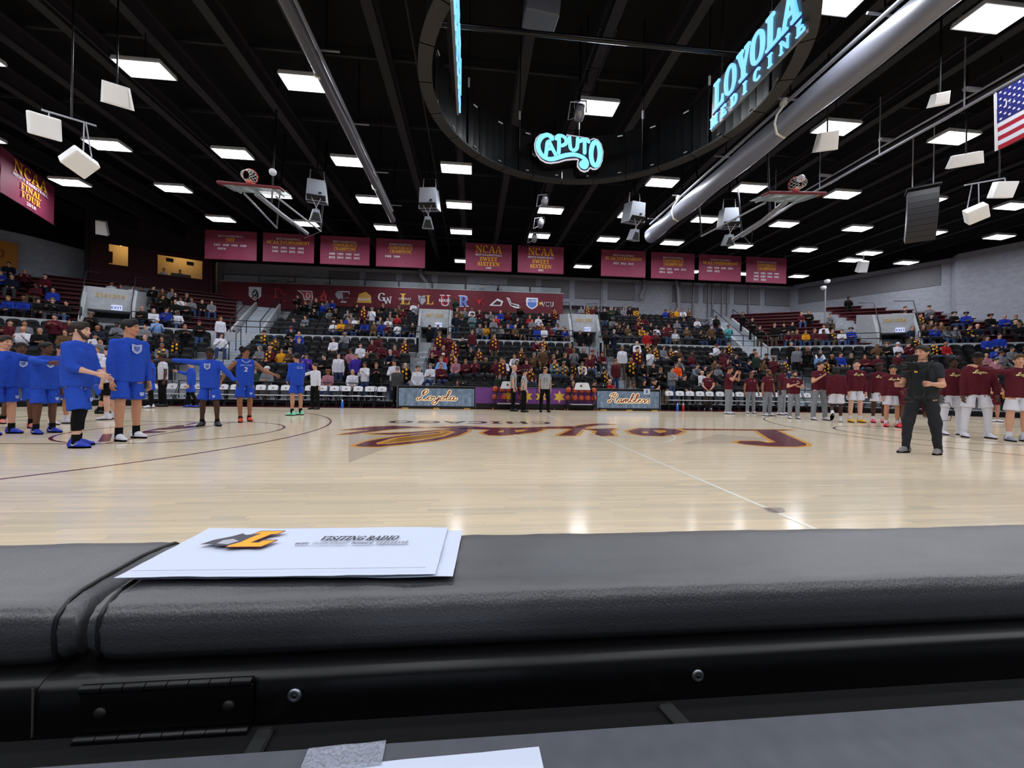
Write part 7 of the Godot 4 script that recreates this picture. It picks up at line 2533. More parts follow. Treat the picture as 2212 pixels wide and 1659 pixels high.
	hero(Vector3(-5.717, 0.000, -10.811), 1.915, 35, "curly-haired player in blue jersey number 2, arms spread, orange and purple shoes", merge(blue, {"skin": 2, "hair": "curly", "hairc": Color(0.03, 0.025, 0.02), "sl": 0.0, "loose": 0.012, "mark": "number", "num": "2", "hy": 0.3, "ra": [Vector3(-0.7, -0.75, -0.35), Vector3(-0.3, -0.9, -0.1)], "la": [Vector3(0.75, -0.7, 0.2), Vector3(0.8, -0.35, 0.6)], "lt": Vector3(0, 1, 0.2), "ll": [Vector3(0.06, -1, -0.15), Vector3(0, -1, -0.15)], "rl": [Vector3(-0.04, -1, 0.12), Vector3(0.05, -1, -0.05)], "sock": Color(0.06, 0.05, 0.05), "sk": 0.85, "shoe": Color(0.85, 0.25, 0.12), "sole": Color(0.25, 0.18, 0.55)}), 0.015)
	hero(Vector3(-5.332, 0.000, -12.898), 1.917, -125, "player in blue top seen from behind in mint shoes", merge(blue, {"skin": 1, "hair": "top", "hairc": Color(0.05, 0.035, 0.03), "la": [Vector3(0.1, -1, 0.1), Vector3(-0.3, -0.6, 0.8)], "ra": [Vector3(-0.12, -1, 0.1), Vector3(0.3, -0.6, 0.8)], "mark": "back", "sock": BLACKC, "sk": 0.72, "shoe": Color(0.55, 0.86, 0.74), "lf": 0.5, "rf": 0.5, "leg": 0.7, "shorts_mark": null}), 0.016, gb)
	hero(Vector3(-5.811, 0.000, -15.635), 1.734, -25, "coach in white pullover and black trousers touching a player's back", {"skin": 0, "hair": "short", "hairc": Color(0.2, 0.13, 0.08), "top": WHITEC, "botc": BLACKC, "hy": -0.2, "ra": [Vector3(-0.8, -0.3, 0.4), Vector3(-0.7, 0.15, 0.5)], "rh": "flat", "la": [Vector3(0.25, -1, 0.05), Vector3(0.15, -1, 0.15)], "shoe": BLACKC, "ll": [Vector3(0.1, -1, 0.05), Vector3(0, -1, -0.1)]}, 0.018)
	hero(Vector3(-10.312, 0.000, -15.983), 1.774, -70, "player in blue top and black tights stepping left behind the outstretched arms", merge(blue, {"skin": 0, "hair": "short", "hairc": Color(0.25, 0.15, 0.08), "ra": [Vector3(-0.4, -0.5, 0.9), Vector3(0, 0.3, 1)], "tights": BLACKC, "tl": 0.8, "sock": BLACKC, "shoe": Color(0.10, 0.16, 0.68), "swoosh": WHITEC, "rl": [Vector3(-0.05, -1, 0.3), Vector3(0, -1, -0.1)], "ll": [Vector3(0.05, -1, -0.15), Vector3(0, -1, -0.4)]}), 0.02, gb)
	# --- officials
	var ref := {"topm": stripes(), "botc": BLACKC, "sl": 0.55, "shoe": BLACKC, "sole": BLACKC}
	var g3 := "referees in striped shirts"
	hero(Vector3(1.580, 0.000, -15.676), 1.840, 80, "bald referee in striped shirt facing right, left of three", merge(ref, {"skin": 5, "hair": "", "bulk": 1.1}), 0.018, g3)
	hero(Vector3(1.941, 0.000, -15.223), 1.651, 70, "dark-haired referee in striped shirt, hands behind back, between two colleagues", merge(ref, {"skin": 0, "hair": "short", "hairc": Color(0.08, 0.05, 0.04), "hy": 0.2, "ra": [Vector3(-0.35, -1, 0.1), Vector3(0.1, -1, 0.5)]}), 0.018, g3)
	hero(Vector3(2.761, 0.000, -15.331), 1.777, 5, "referee in striped shirt facing us, head turned right, feet apart", merge(ref, {"skin": 1, "hair": "fringe", "hairc": Color(0.05, 0.04, 0.04), "hy": 0.6, "bulk": 1.06, "ll": [Vector3(0.12, -1, 0.03), Vector3(0.03, -1, 0)], "rl": [Vector3(-0.12, -1, 0.03), Vector3(-0.03, -1, 0)]}), 0.018, g3)
	# --- home staff, right
	var gc := "home coaches in maroon polo shirts"
	hero(Vector3(10.207, 0.000, -15.279), 1.929, 35, "coach in maroon polo cupping both hands at his mouth", merge(coach, {"skin": 1, "hair": "short", "ra": [Vector3(-0.35, -0.55, 0.8), Vector3(0.45, 0.85, 0.25)], "la": [Vector3(0.35, -0.55, 0.8), Vector3(-0.45, 0.85, 0.25)], "rh": "flat", "lh": "flat", "bulk": 1.05}), 0.018, gc)
	hero(Vector3(11.444, 0.000, -15.674), 1.760, -8, "short coach in maroon polo facing us, arms at his sides", merge(coach, {"skin": 2, "hair": "fringe", "bulk": 1.1, "la": [Vector3(0.3, -1, 0), Vector3(0.12, -1, 0.2)], "ra": [Vector3(-0.3, -1, 0), Vector3(-0.12, -1, 0.2)]}), 0.018, gc)
	hero(Vector3(11.252, 0.000, -14.476), 1.810, 10, "broad coach in maroon polo, thumbs near pockets, second beside the short one", merge(coach, {"skin": 2, "hair": "fringe", "beard": Color(0.08, 0.06, 0.05), "bulk": 1.15, "la": [Vector3(0.3, -1, 0), Vector3(0.1, -1, 0.15)], "ra": [Vector3(-0.3, -1, 0), Vector3(-0.1, -1, 0.15)]}), 0.018, gc)
	hero(Vector3(12.306, 0.000, -15.043), 1.962, 25, "dark-skinned coach in maroon polo standing behind the one crossing his arms", merge(coach, {"skin": 4, "hair": "short", "bulk": 1.05}), 0.018, gc)
	hero(Vector3(11.317, 0.000, -13.272), 1.720, -20, "bearded coach in maroon polo with a hand on his chest", merge(coach, {"skin": 0, "hair": "short", "beard": Color(0.12, 0.08, 0.06), "bulk": 1.05, "ra": [Vector3(-0.3, -0.9, 0.5), Vector3(0.75, 0.35, 0.5)], "la": [Vector3(0.35, -0.9, 0.3), Vector3(-0.8, 0.1, 0.6)]}), 0.018, gc)
	hero(Vector3(11.837, 0.000, -12.777), 2.033, -10, "tallest coach in maroon polo touching his collar", merge(coach, {"skin": 0, "hair": "short", "hairc": Color(0.09, 0.06, 0.05), "bulk": 1.04, "ra": [Vector3(-0.35, -0.9, 0.4), Vector3(0.7, 0.6, 0.45)], "ll": [Vector3(0.14, -1, 0), Vector3(0.05, -1, 0)], "rl": [Vector3(-0.14, -1, 0), Vector3(-0.05, -1, 0)]}), 0.016, gc)
	hero(Vector3(11.832, 0.000, -12.115), 1.830, 140, "player in maroon top walking away, one foot lifted", merge(maroon, {"skin": 4, "hair": "braids", "hy": -0.5, "rl": [Vector3(-0.05, -1, 0.05), Vector3(0, -1, -0.05)], "ll": [Vector3(0.05, -1, 0.25), Vector3(0, -0.55, -0.8)], "lfoot_pitch": 0.9, "grounded": false, "mark": "", "leg": 0.8}), 0.018, gm)
	hero(Vector3(12.393, 0.000, -12.000), 2.048, -15, "player in maroon script top and yellow shoes looking left", merge(maroon, {"skin": 5, "hair": "top", "hairc": Color(0.17, 0.10, 0.06), "hy": -0.5, "shoe": Color(0.92, 0.68, 0.12), "sole": Color(0.95, 0.8, 0.3)}), 0.016, gm)
	hero(Vector3(13.109, 0.000, -11.897), 1.967, -25, "dark-skinned player in maroon top and pink shoes, half hidden by a teammate", merge(maroon, {"skin": 4, "hair": "short", "shoe": Color(0.88, 0.25, 0.42), "sole": Color(0.95, 0.4, 0.5)}), 0.018, gm)
	hero(Vector3(12.108, 0.000, -10.598), 1.826, -30, "short-haired player in maroon script top and red shoes looking down", merge(maroon, {"skin": 1, "hair": "short", "hy": -0.2, "hp": 0.2, "shoe": Color(0.90, 0.15, 0.14), "sole": Color(0.95, 0.35, 0.3)}), 0.016, gm)
	hero(Vector3(12.185, 0.000, -10.359), 1.9, 60, "player in maroon bent over with his hands near the floor", merge(maroon, {"skin": 3, "hair": "curly", "sp": Vector3(0.1, 0.05, 1), "hd": Vector3(0, -0.6, 0.8), "hp": 0.9, "ra": [Vector3(-0.1, -1, 0.15), Vector3(0, -1, 0.1)], "la": [Vector3(0.1, -1, 0.15), Vector3(0, -1, 0.1)], "botc": MSHIRT, "rl": [Vector3(-0.1, -1, -0.05), Vector3(0, -1, -0.05)], "ll": [Vector3(0.1, -1, 0.1), Vector3(0, -1, 0)], "shoe": Color(0.9, 0.2, 0.3), "mark": ""}), 0.018, gm)
	hero(Vector3(11.673, 0.000, -8.800), 1.937, -20, "dark-skinned player in maroon top and white leggings behind the cameraman", merge(maroon, {"skin": 4, "hair": "afro" if false else "curly", "tights": WHITEC, "tl": 0.82, "hy": -0.3, "ll": [Vector3(0.12, -1, 0), Vector3(0.04, -1, 0)], "rl": [Vector3(-0.12, -1, 0), Vector3(-0.04, -1, 0)]}), 0.016, gm)
	hero(Vector3(11.645, 0.000, -8.295), 2.011, -30, "player in maroon script top and white leggings right of the cameraman", merge(maroon, {"skin": 3, "hair": "short", "cap": BLACKC, "hy": -0.5, "tights": WHITEC, "tl": 0.82, "bulk": 1.08, "ll": [Vector3(0.16, -1, 0.05), Vector3(0.05, -1, 0)], "rl": [Vector3(-0.16, -1, 0), Vector3(-0.05, -1, 0)], "la": [Vector3(0.3, -1, 0.1), Vector3(-0.05, -1, 0.35)]}), 0.015, gm)
	hero(Vector3(11.815, 0.000, -7.700), 1.918, -20, "fair player in maroon script top at the right edge reaching to a teammate's shoulder", merge(maroon, {"skin": 0, "hair": "top", "hairc": Color(0.30, 0.20, 0.11), "ra": [Vector3(-1, 0.05, 0.1), Vector3(-0.9, 0.35, 0.0)], "rt": Vector3(0, 0.2, 1), "hy": -0.4, "shoe": Color(0.55, 0.56, 0.62)}), 0.015, gm)
	hero(Vector3(18.406, 0.000, -12.604), 1.624, -10, "cheerleader in maroon dress holding gold pompoms", {"skin": 1, "hair": "long", "hairc": Color(0.05, 0.035, 0.03), "top": MSHIRT, "botc": MSHIRT, "bot": "shorts", "leg": 0.6, "sl": 0.3, "shoe": WHITEC, "sock": WHITEC, "sk": 0.9, "bulk": 0.92, "la": [Vector3(0.35, -1, 0.2), Vector3(0.6, -0.1, 0.9)], "ra": [Vector3(-0.3, -1, 0.3), Vector3(0.4, -0.1, 0.9)]}, 0.018)
	cameraman()
	hero(Vector3(20.040, 0.000, -18.574), 1.895, -20, "assistant in light grey polo and black trousers behind the maroon players", {"skin": 0, "hair": "short", "top": Color(0.5, 0.52, 0.56), "botc": BLACKC, "sl": 0.55, "shoe": WHITEC, "ra": [Vector3(-0.3, -0.9, 0.3), Vector3(0.4, 0.3, 0.8)]}, 0.022)
	hero(Vector3(10.75, 0, -17.6), 1.78, -25, "young helper in maroon vest and grey sleeves behind the right bench", {"skin": 0, "hair": "short", "hairc": Color(0.16, 0.1, 0.06), "top": MSHIRT, "botc": Color(0.33, 0.3, 0.27), "sl": 0.5, "hy": 0.9, "la": [Vector3(0.2, -1, 0.15), Vector3(-0.5, -0.6, 0.6)], "ra": [Vector3(-0.2, -1, 0.15), Vector3(0.5, -0.6, 0.6)], "shoe": WHITEC, "mark": "polo"}, 0.02)
	hero(Vector3(8.880, 0.000, -17.916), 1.86, -80, "man in black polo and khaki trousers leaning over the Ramblers table", {"skin": 0, "hair": "short", "hairc": Color(0.2, 0.12, 0.07), "top": BLACKC, "botc": Color(0.52, 0.45, 0.36), "sl": 0.55, "sp": Vector3(0, 0.5, 0.85), "hd": Vector3(0, 0.1, 1), "hp": 0.5, "la": [Vector3(0.1, -0.9, 0.35), Vector3(-0.1, -0.3, 0.9)], "ra": [Vector3(-0.1, -0.9, 0.35), Vector3(0.1, -0.3, 0.9)], "shoe": Color(0.6, 0.55, 0.5), "cuff": 0.034}, 0.018)
	hero(Vector3(-3.131, 0.000, -17.234), 1.736, 172, "grey-haired man in grey jacket seen from behind by the Loyola table", {"skin": 0, "hair": "short", "hairc": Color(0.45, 0.45, 0.45), "top": Color(0.24, 0.24, 0.25), "botc": BLACKC, "bulk": 1.1, "loose": 0.03}, 0.018)
	hero(Vector3(-2.35, 0, -17.6), 1.8, 10, "man in white dress shirt standing behind the Loyola table", {"skin": 0, "hair": "short", "hairc": Color(0.1, 0.07, 0.05), "top": WHITEC, "botc": BLACKC, "hy": 0.2, "la": [Vector3(0.2, -1, 0.15), Vector3(-0.5, -0.7, 0.4)], "ra": [Vector3(-0.2, -1, 0.15), Vector3(0.5, -0.7, 0.4)]}, 0.02)

func cameraman() -> void:
	var at: Vector3 = Vector3(7.651, 0.000, -6.198)
	var t := hero(at, 1.885, -72, "cameraman in charcoal polo and joggers holding a video rig, headset on", {"skin": 0, "hair": "short", "hairc": Color(0.16, 0.11, 0.07), "top": Color(0.17, 0.185, 0.20), "botc": Color(0.16, 0.165, 0.19), "sl": 0.62, "hy": -0.12, "bulk": 1.06, "loose": 0.02, "cuff": 0.021,
		"la": [Vector3(0.25, -1, 0.02), Vector3(-0.15, 0.05, 1)], "ra": [Vector3(-0.2, -1, 0.22), Vector3(0.15, 0.0, 1)], "rh": "fist", "lh": "fist", "ll": [Vector3(0.1, -1, -0.2), Vector3(0.05, -1, -0.12)], "rl": [Vector3(-0.1, -1, 0.26), Vector3(-0.03, -1, 0.06)], "sock": BLACKC, "sk": 0.85, "shoe": Color(0.46, 0.44, 0.44), "sole": Color(0.35, 0.33, 0.36), "swoosh": Color(0.12, 0.11, 0.12)}, 0.013)
	var blk := mat("black_plastic", Color(0.04, 0.04, 0.045), 0.4)
	var rot := Basis(Vector3.UP, deg_to_rad(-72))
	# headset is worn: part of the person; rig, pack and radio are things of their own
	var hs := Node3D.new()
	hs.name = "headset"
	t.add_child(hs)
	hs.position = Vector3(0, 1.665, 0.02)
	var arc := []
	for i in 13:
		var a := PI * i / 12.0
		arc.append(Vector3(cos(a) * 0.1, sin(a) * 0.125, -0.01))
	part(hs, "headband", pipe(arc, 0.009, 6), blk)
	for s in [-1, 1]:
		part(hs, "ear_cup", lathe([[0.0, -0.02], [0.04, -0.018], [0.045, 0.0], [0.04, 0.018], [0.0, 0.02]], 14), blk, xf(Vector3(s * 0.1, 0, -0.01), 0, 0, PI / 2))
	part(hs, "microphone_boom", pipe([Vector3(0.1, -0.02, 0.0), Vector3(0.09, -0.06, 0.07), Vector3(0.04, -0.08, 0.12)], 0.006, 5), blk)
	var rig := thing("video_camera", "black handheld video camera rig with lit button held by the cameraman", "camera", at + rot * Vector3(0.0, 1.18, 0.42), deg_to_rad(-72))
	sbox(rig, "camera_body", Vector3(0, 0.28, 0.02), Vector3(0.13, 0.16, 0.26), blk)
	part(rig, "lens", rod(Vector3(0, 0.28, 0.14), Vector3(0, 0.28, 0.32), 0.045, 14), blk)
	sbox(rig, "battery", Vector3(0, 0.27, -0.15), Vector3(0.09, 0.12, 0.08), blk)
	sbox(rig, "monitor", Vector3(0.02, 0.43, 0.0), Vector3(0.16, 0.1, 0.02), blk)
	part(rig, "stabiliser_post", rod(Vector3(0, 0.2, 0), Vector3(0, -0.22, 0), 0.02, 8), blk)
	sbox(rig, "handle_grip", Vector3(0, -0.02, 0), Vector3(0.06, 0.13, 0.06), blk)
	sbox(rig, "counterweight", Vector3(0, -0.26, 0.02), Vector3(0.09, 0.08, 0.16), blk)
	part(rig, "cable", pipe([Vector3(0.05, 0.2, -0.15), Vector3(0.12, 0.0, -0.25), Vector3(0.1, -0.2, -0.2), Vector3(0.02, -0.24, -0.02)], 0.008, 5), blk)
	sbox(rig, "tally_label", Vector3(0.068, 0.2, -0.02), Vector3(0.004, 0.03, 0.1), mat("label_gold", Color(0.8, 0.62, 0.2), 0.5))
	var pk := thing("backpack", "black camera backpack worn by the cameraman", "backpack", at + rot * Vector3(0, 1.3, -0.21), deg_to_rad(-72))
	sbox(pk, "pack_body", Vector3(0, 0, 0), Vector3(0.3, 0.44, 0.16), mat("pack_black", Color(0.03, 0.03, 0.035), 0.8))
	sbox(pk, "pocket", Vector3(0, -0.08, -0.1), Vector3(0.24, 0.22, 0.05), mat("pack_black"))
	for s in [-1, 1]:
		part(pk, "shoulder_strap", pipe([Vector3(s * 0.11, 0.2, 0.06), Vector3(s * 0.115, 0.27, 0.2), Vector3(s * 0.12, 0.16, 0.36), Vector3(s * 0.13, -0.06, 0.36), Vector3(s * 0.17, -0.16, 0.1)], 0.02, 6), mat("pack_black"))
	var rd := thing("radio_pack", "grey radio pack clipped to the cameraman's waist with looped cable", "radio", at + rot * Vector3(0.2, 0.93, -0.06), deg_to_rad(-72))
	sbox(rd, "case", Vector3.ZERO, Vector3(0.05, 0.14, 0.1), mat("radio_grey", Color(0.28, 0.29, 0.31), 0.4))
	sbox(rd, "clip_plate", Vector3(0.0, -0.08, 0.0), Vector3(0.04, 0.04, 0.08), mat("silver", Color(0.6, 0.61, 0.64), 0.35, 0.5))
	part(rd, "cable_loop", pipe([Vector3(0, -0.06, -0.04), Vector3(0.02, -0.06, -0.25), Vector3(0.03, -0.2, -0.38), Vector3(0.02, -0.36, -0.3), Vector3(0.0, -0.36, -0.1)], 0.006, 5), blk)
	var pp: Vector3 = Vector3(18.406, 0.000, -12.604)
	for s in [0, 1]:
		var pom := thing("pompom", "gold pompom held by the cheerleader in her %s hand" % ("right" if s == 0 else "left"), "pompom", pp + Vector3(0.05 + 0.42 * s, 0.93 + 0.02 * s, 0.34), 0)
		var st := stx()
		for i in 90:
			var a := i * 2.399
			var y := 1.0 - 2.0 * (i + 0.5) / 90.0
			var r := sqrt(1.0 - y * y)
			var d := Vector3(cos(a) * r, y, sin(a) * r)
			tube(st, [Vector3.ZERO, d * 0.09, d * 0.15 + Vector3(0, -0.03, 0)], 0.012, 4, 0.003)
		var pc := part(pom, "streamers", st.commit(), mat("pom_gold", Color(0.88, 0.62, 0.1), 0.4))
		pc.set_meta("kind", "stuff")
		part(pom, "handle_grip", rod(Vector3(-0.05, 0, 0), Vector3(0.05, 0, 0), 0.015, 6), blk)

# ---------------------------------------------------------------- spectators
# [deck, section, row, x, floor y, z, look, block, place in row]; look: colour letter, ^ standing, * scarf, ! cap, B bald, L long hair
const CROWD := [
	[0,0,0,-9.16,0.25,-18.07,"e",0,1],[0,0,0,-8.67,0.25,-18.07,"g!",0,2],[0,0,0,-6.19,0.25,-18.07,"p",0,3],[0,0,0,-5.17,0.25,-18.07,"wB",0,4],[0,0,0,-4.61,0.25,-17.90,"w^",0,5],
[0,0,0,-4.14,0.25,-17.90,"k^",0,6],[0,0,0,-3.38,0.25,-17.90,"w^",0,7],[0,0,0,-2.91,0.25,-17.90,"k*^B",0,8],[0,0,0,1.20,0.25,-18.07,"e",1,1],[0,0,0,4.49,0.25,-18.07,"k",1,2],
[0,0,0,4.96,0.25,-18.07,"kL",1,3],[0,0,0,9.15,0.25,-17.90,"g^",2,1],[0,0,0,9.86,0.25,-18.07,"k",2,2],[0,0,1,-6.00,0.61,-18.79,"w^L",0,1],[0,0,1,-5.23,0.61,-18.79,"u^",0,2],
[0,0,1,-4.76,0.61,-18.79,"k^B",0,3],[0,0,1,-4.29,0.61,-18.79,"k^",0,4],[0,0,1,-1.94,0.61,-18.96,"w",1,1],[0,0,1,-1.47,0.61,-18.96,"m",1,2],[0,0,1,1.31,0.61,-18.79,"m*^",1,3],
[0,0,1,2.63,0.61,-18.96,"m*",1,4],[0,0,1,6.32,0.61,-18.96,"k*L",1,5],[0,0,1,6.79,0.61,-18.79,"m^",1,6],[0,0,1,7.55,0.61,-18.79,"k*^B",2,1],[0,0,1,9.13,0.61,-18.96,"k",2,2],
[0,0,1,11.25,0.61,-18.96,"wB",2,3],[0,0,1,11.72,0.61,-18.96,"k",2,4],[0,0,2,-7.79,0.97,-19.84,"u",0,1],[0,0,2,-6.97,0.97,-19.84,"k",0,2],[0,0,2,-1.52,0.97,-19.84,"l",1,1],
[0,0,2,-0.83,0.97,-19.84,"pB",1,2],[0,0,2,-0.36,0.97,-19.84,"mL",1,3],[0,0,2,0.11,0.97,-19.84,"m",1,4],[0,0,2,0.58,0.97,-19.84,"kB",1,5],[0,0,2,1.05,0.97,-19.84,"m",1,6],
[0,0,2,1.52,0.97,-19.84,"w",1,7],[0,0,2,2.16,0.97,-19.84,"mL",1,8],[0,0,2,2.64,0.97,-19.84,"m!",1,9],[0,0,2,4.04,0.97,-19.84,"t*",1,10],[0,0,2,4.51,0.97,-19.84,"g*",1,11],
[0,0,2,4.98,0.97,-19.84,"k*",1,12],[0,0,2,5.45,0.97,-19.84,"w*L",1,13],[0,0,2,8.47,0.97,-19.84,"k",2,1],[0,0,2,9.16,0.97,-19.84,"k",2,2],[0,0,2,10.40,0.97,-19.84,"o",2,3],
[0,0,2,11.35,0.97,-19.84,"g",2,4],[0,0,2,11.83,0.97,-19.84,"k",2,5],[0,0,2,12.64,0.97,-19.84,"gL",2,6],[0,0,2,15.57,0.97,-19.67,"m^B",2,7],[0,0,3,-10.30,1.33,-20.73,"gL",0,1],
[0,0,3,-9.83,1.33,-20.73,"m*B",0,2],[0,0,3,-9.36,1.33,-20.73,"yL",0,3],[0,0,3,-8.89,1.33,-20.73,"n",0,4],[0,0,3,-8.42,1.33,-20.56,"d^",0,5],[0,0,3,-6.04,1.33,-20.73,"p",0,6],
[0,0,3,-4.00,1.33,-20.73,"dB",0,7],[0,0,3,-2.05,1.33,-20.73,"k",1,1],[0,0,3,-1.50,1.33,-20.73,"r!",1,2],[0,0,3,-1.03,1.33,-20.73,"m*",1,3],[0,0,3,2.16,1.33,-20.73,"w",1,4],
[0,0,3,2.63,1.33,-20.73,"k",1,5],[0,0,3,3.10,1.33,-20.73,"n",1,6],[0,0,3,3.57,1.33,-20.56,"n^",1,7],[0,0,3,4.04,1.33,-20.73,"mL",1,8],[0,0,3,4.74,1.33,-20.73,"kL",1,9],
[0,0,3,6.08,1.33,-20.73,"mL",1,10],[0,0,3,7.78,1.33,-20.56,"w^",2,1],[0,0,3,8.60,1.33,-20.56,"m*^",2,2],[0,0,3,9.30,1.33,-20.56,"w^",2,3],[0,0,3,10.90,1.33,-20.73,"gB",2,4],
[0,0,3,13.05,1.33,-20.73,"n!",2,5],[0,0,3,13.63,1.33,-20.73,"mL",2,6],[0,0,3,14.79,1.33,-20.73,"d",2,7],[0,0,3,15.26,1.33,-20.56,"e^",2,8],[0,0,3,15.82,1.33,-20.73,"nL",2,9],
[0,0,3,16.63,1.33,-20.73,"kL",2,10],[0,0,3,17.10,1.33,-20.73,"k*!",2,11],[0,0,4,-5.81,1.69,-21.61,"w",0,1],[0,0,4,-4.73,1.69,-21.61,"m",0,2],[0,0,4,-4.07,1.69,-21.61,"m",0,3],
[0,0,4,-2.03,1.69,-21.61,"m!",1,1],[0,0,4,-1.56,1.69,-21.61,"mB",1,2],[0,0,4,-0.99,1.69,-21.44,"m*^!",1,3],[0,0,4,-0.16,1.69,-21.61,"k",1,4],[0,0,4,0.31,1.69,-21.61,"m*L",1,5],
[0,0,4,2.59,1.69,-21.61,"m*",1,6],[0,0,4,3.72,1.69,-21.61,"gL",1,7],[0,0,4,4.53,1.69,-21.61,"kL",1,8],[0,0,4,5.46,1.69,-21.61,"gL",1,9],[0,0,4,6.00,1.69,-21.61,"kL",1,10],
[0,0,4,6.47,1.69,-21.61,"m!",1,11],[0,0,4,6.97,1.69,-21.61,"m!",1,12],[0,0,4,9.55,1.69,-21.44,"k*^L",2,1],[0,0,4,11.26,1.69,-21.61,"k!",2,2],[0,0,4,12.20,1.69,-21.61,"mB",2,3],
[0,0,4,13.10,1.69,-21.61,"k!",2,4],[0,0,4,14.05,1.69,-21.61,"mL",2,5],[0,0,4,14.71,1.69,-21.61,"d",2,6],[0,0,4,16.20,1.69,-21.61,"kB",2,7],[0,0,4,16.67,1.69,-21.61,"k",2,8],
[0,0,5,-10.43,2.05,-22.50,"n*!",0,1],[0,0,5,-9.61,2.05,-22.50,"k",0,2],[0,0,5,-7.44,2.05,-22.50,"wL",0,3],[0,0,5,-5.44,2.05,-22.50,"m",0,4],[0,0,5,-3.70,2.05,-22.50,"m*",0,5],
[0,0,5,-1.83,2.05,-22.33,"m*^",1,1],[0,0,5,-1.35,2.05,-22.33,"m^",1,2],[0,0,5,1.15,2.05,-22.33,"m*^",1,3],[0,0,5,5.46,2.05,-22.50,"m",1,4],[0,0,5,10.49,2.05,-22.50,"m*",2,1],
[0,0,5,10.96,2.05,-22.50,"gL",2,2],[0,0,5,11.43,2.05,-22.50,"m*",2,3],[0,0,5,11.90,2.05,-22.50,"n",2,4],[0,0,5,14.67,2.05,-22.50,"mL",2,5],[0,0,5,16.38,2.05,-22.50,"k",2,6],
[0,0,6,-11.41,2.41,-23.39,"e*!",0,1],[0,0,6,-9.66,2.41,-23.39,"bB",0,2],[0,0,6,-7.14,2.41,-23.39,"gB",0,3],[0,0,6,-5.29,2.41,-23.39,"mL",0,4],[0,0,6,-0.61,2.41,-23.39,"k",1,1],
[0,0,6,-0.07,2.41,-23.22,"m^",1,2],[0,0,6,3.56,2.41,-23.39,"m",1,3],[0,0,6,4.03,2.41,-23.39,"m*",1,4],[0,0,6,9.75,2.41,-23.39,"wB",2,1],[0,0,6,14.75,2.41,-23.39,"w!",2,2],
[0,0,6,15.57,2.41,-23.39,"k*",2,3],[0,0,7,-10.39,2.77,-24.27,"k!",0,1],[0,0,7,8.11,2.77,-24.10,"k^",2,1],[0,0,7,8.58,2.77,-24.10,"d^B",2,2],[0,0,7,10.70,2.77,-24.10,"r^",2,3],
[0,0,7,11.19,2.77,-24.10,"m^",2,4],[0,1,2,-15.23,0.97,-18.03,"w",0,1],[0,1,3,-16.14,1.33,-18.54,"l",0,1],[0,1,3,-15.73,1.33,-18.77,"g",0,2],[0,1,3,-14.65,1.33,-19.36,"dB",0,3],
[0,1,3,-13.99,1.33,-19.72,"g*",0,4],[0,1,4,-18.30,1.69,-18.37,"wB",0,1],[0,1,4,-17.89,1.69,-18.59,"kB",0,2],[0,1,4,-17.26,1.69,-18.94,"nL",0,3],[0,1,4,-16.46,1.69,-19.38,"w",0,4],
[0,1,4,-15.03,1.69,-20.16,"kB",0,5],[0,1,4,-14.50,1.69,-20.45,"kL",0,6],[0,1,4,-14.09,1.69,-20.67,"k*",0,7],[0,1,5,-19.32,2.05,-18.82,"m",0,1],[0,1,5,-18.91,2.05,-19.04,"g",0,2],
[0,1,5,-18.03,2.05,-19.33,"m^",0,3],[0,1,5,-16.98,2.05,-20.10,"dB",0,4],[0,1,5,-14.18,2.05,-21.44,"k^",0,5],[0,1,5,-13.04,2.05,-22.26,"wL",0,6],[0,1,6,-18.37,2.41,-20.35,"m",0,1],
[0,1,6,-17.65,2.41,-20.55,"k^",0,2],[0,1,6,-16.98,2.41,-21.11,"g",0,3],[0,1,6,-16.12,2.41,-21.59,"g",0,4],[0,1,6,-14.17,2.41,-22.46,"k^!",0,5],[0,1,7,-16.24,2.77,-22.53,"l!",0,1],
[0,1,7,-13.83,2.77,-23.66,"w^L",0,2],[0,2,3,18.86,1.33,-19.94,"k*",0,1],[0,2,3,24.56,1.33,-16.81,"p",0,2],[0,2,4,18.16,1.69,-21.14,"g^B",0,1],[0,2,4,18.58,1.69,-20.91,"k^B",0,2],
[0,2,4,19.18,1.69,-20.77,"l",0,3],[0,2,4,19.60,1.69,-20.55,"kB",0,4],[0,2,4,20.03,1.69,-20.31,"b",0,5],[0,2,4,20.44,1.69,-20.08,"kL",0,6],[0,2,4,20.96,1.69,-19.80,"mL",0,7],
[0,2,4,21.43,1.69,-19.54,"m",0,8],[0,2,4,22.16,1.69,-19.14,"m",0,9],[0,2,4,25.09,1.69,-17.53,"pB",0,10],[0,2,4,25.56,1.69,-17.28,"g",0,11],[0,2,5,18.50,2.05,-21.97,"k^B",0,1],
[0,2,5,19.34,2.05,-21.70,"gL",0,2],[0,2,5,19.75,2.05,-21.47,"wL",0,3],[0,2,5,26.25,2.05,-17.91,"b",0,4],[0,2,5,26.71,2.05,-17.65,"g",0,5],[0,2,5,27.12,2.05,-17.43,"d",0,6],
[0,2,6,22.75,2.41,-20.84,"nL",0,1],[0,2,6,23.16,2.41,-20.61,"k",0,2],[0,2,6,23.57,2.41,-20.39,"w!",0,3],[0,2,6,23.98,2.41,-20.16,"m",0,4],[0,2,6,24.90,2.41,-19.66,"k*",0,5],
[0,2,6,25.31,2.41,-19.43,"rB",0,6],[0,2,7,24.86,2.77,-20.69,"k*",0,1],[0,2,7,27.56,2.77,-19.21,"b",0,2],[0,2,7,27.97,2.77,-18.99,"b",0,3],[1,0,0,-10.91,3.50,-25.87,"d",0,1],
[1,0,0,-8.58,3.50,-25.87,"w!",0,2],[1,0,0,-8.11,3.50,-25.87,"y",0,3],[1,0,0,-7.64,3.50,-25.87,"n",0,4],[1,0,0,-7.10,3.50,-25.87,"k",0,5],[1,0,0,-6.63,3.50,-25.87,"b",0,6],
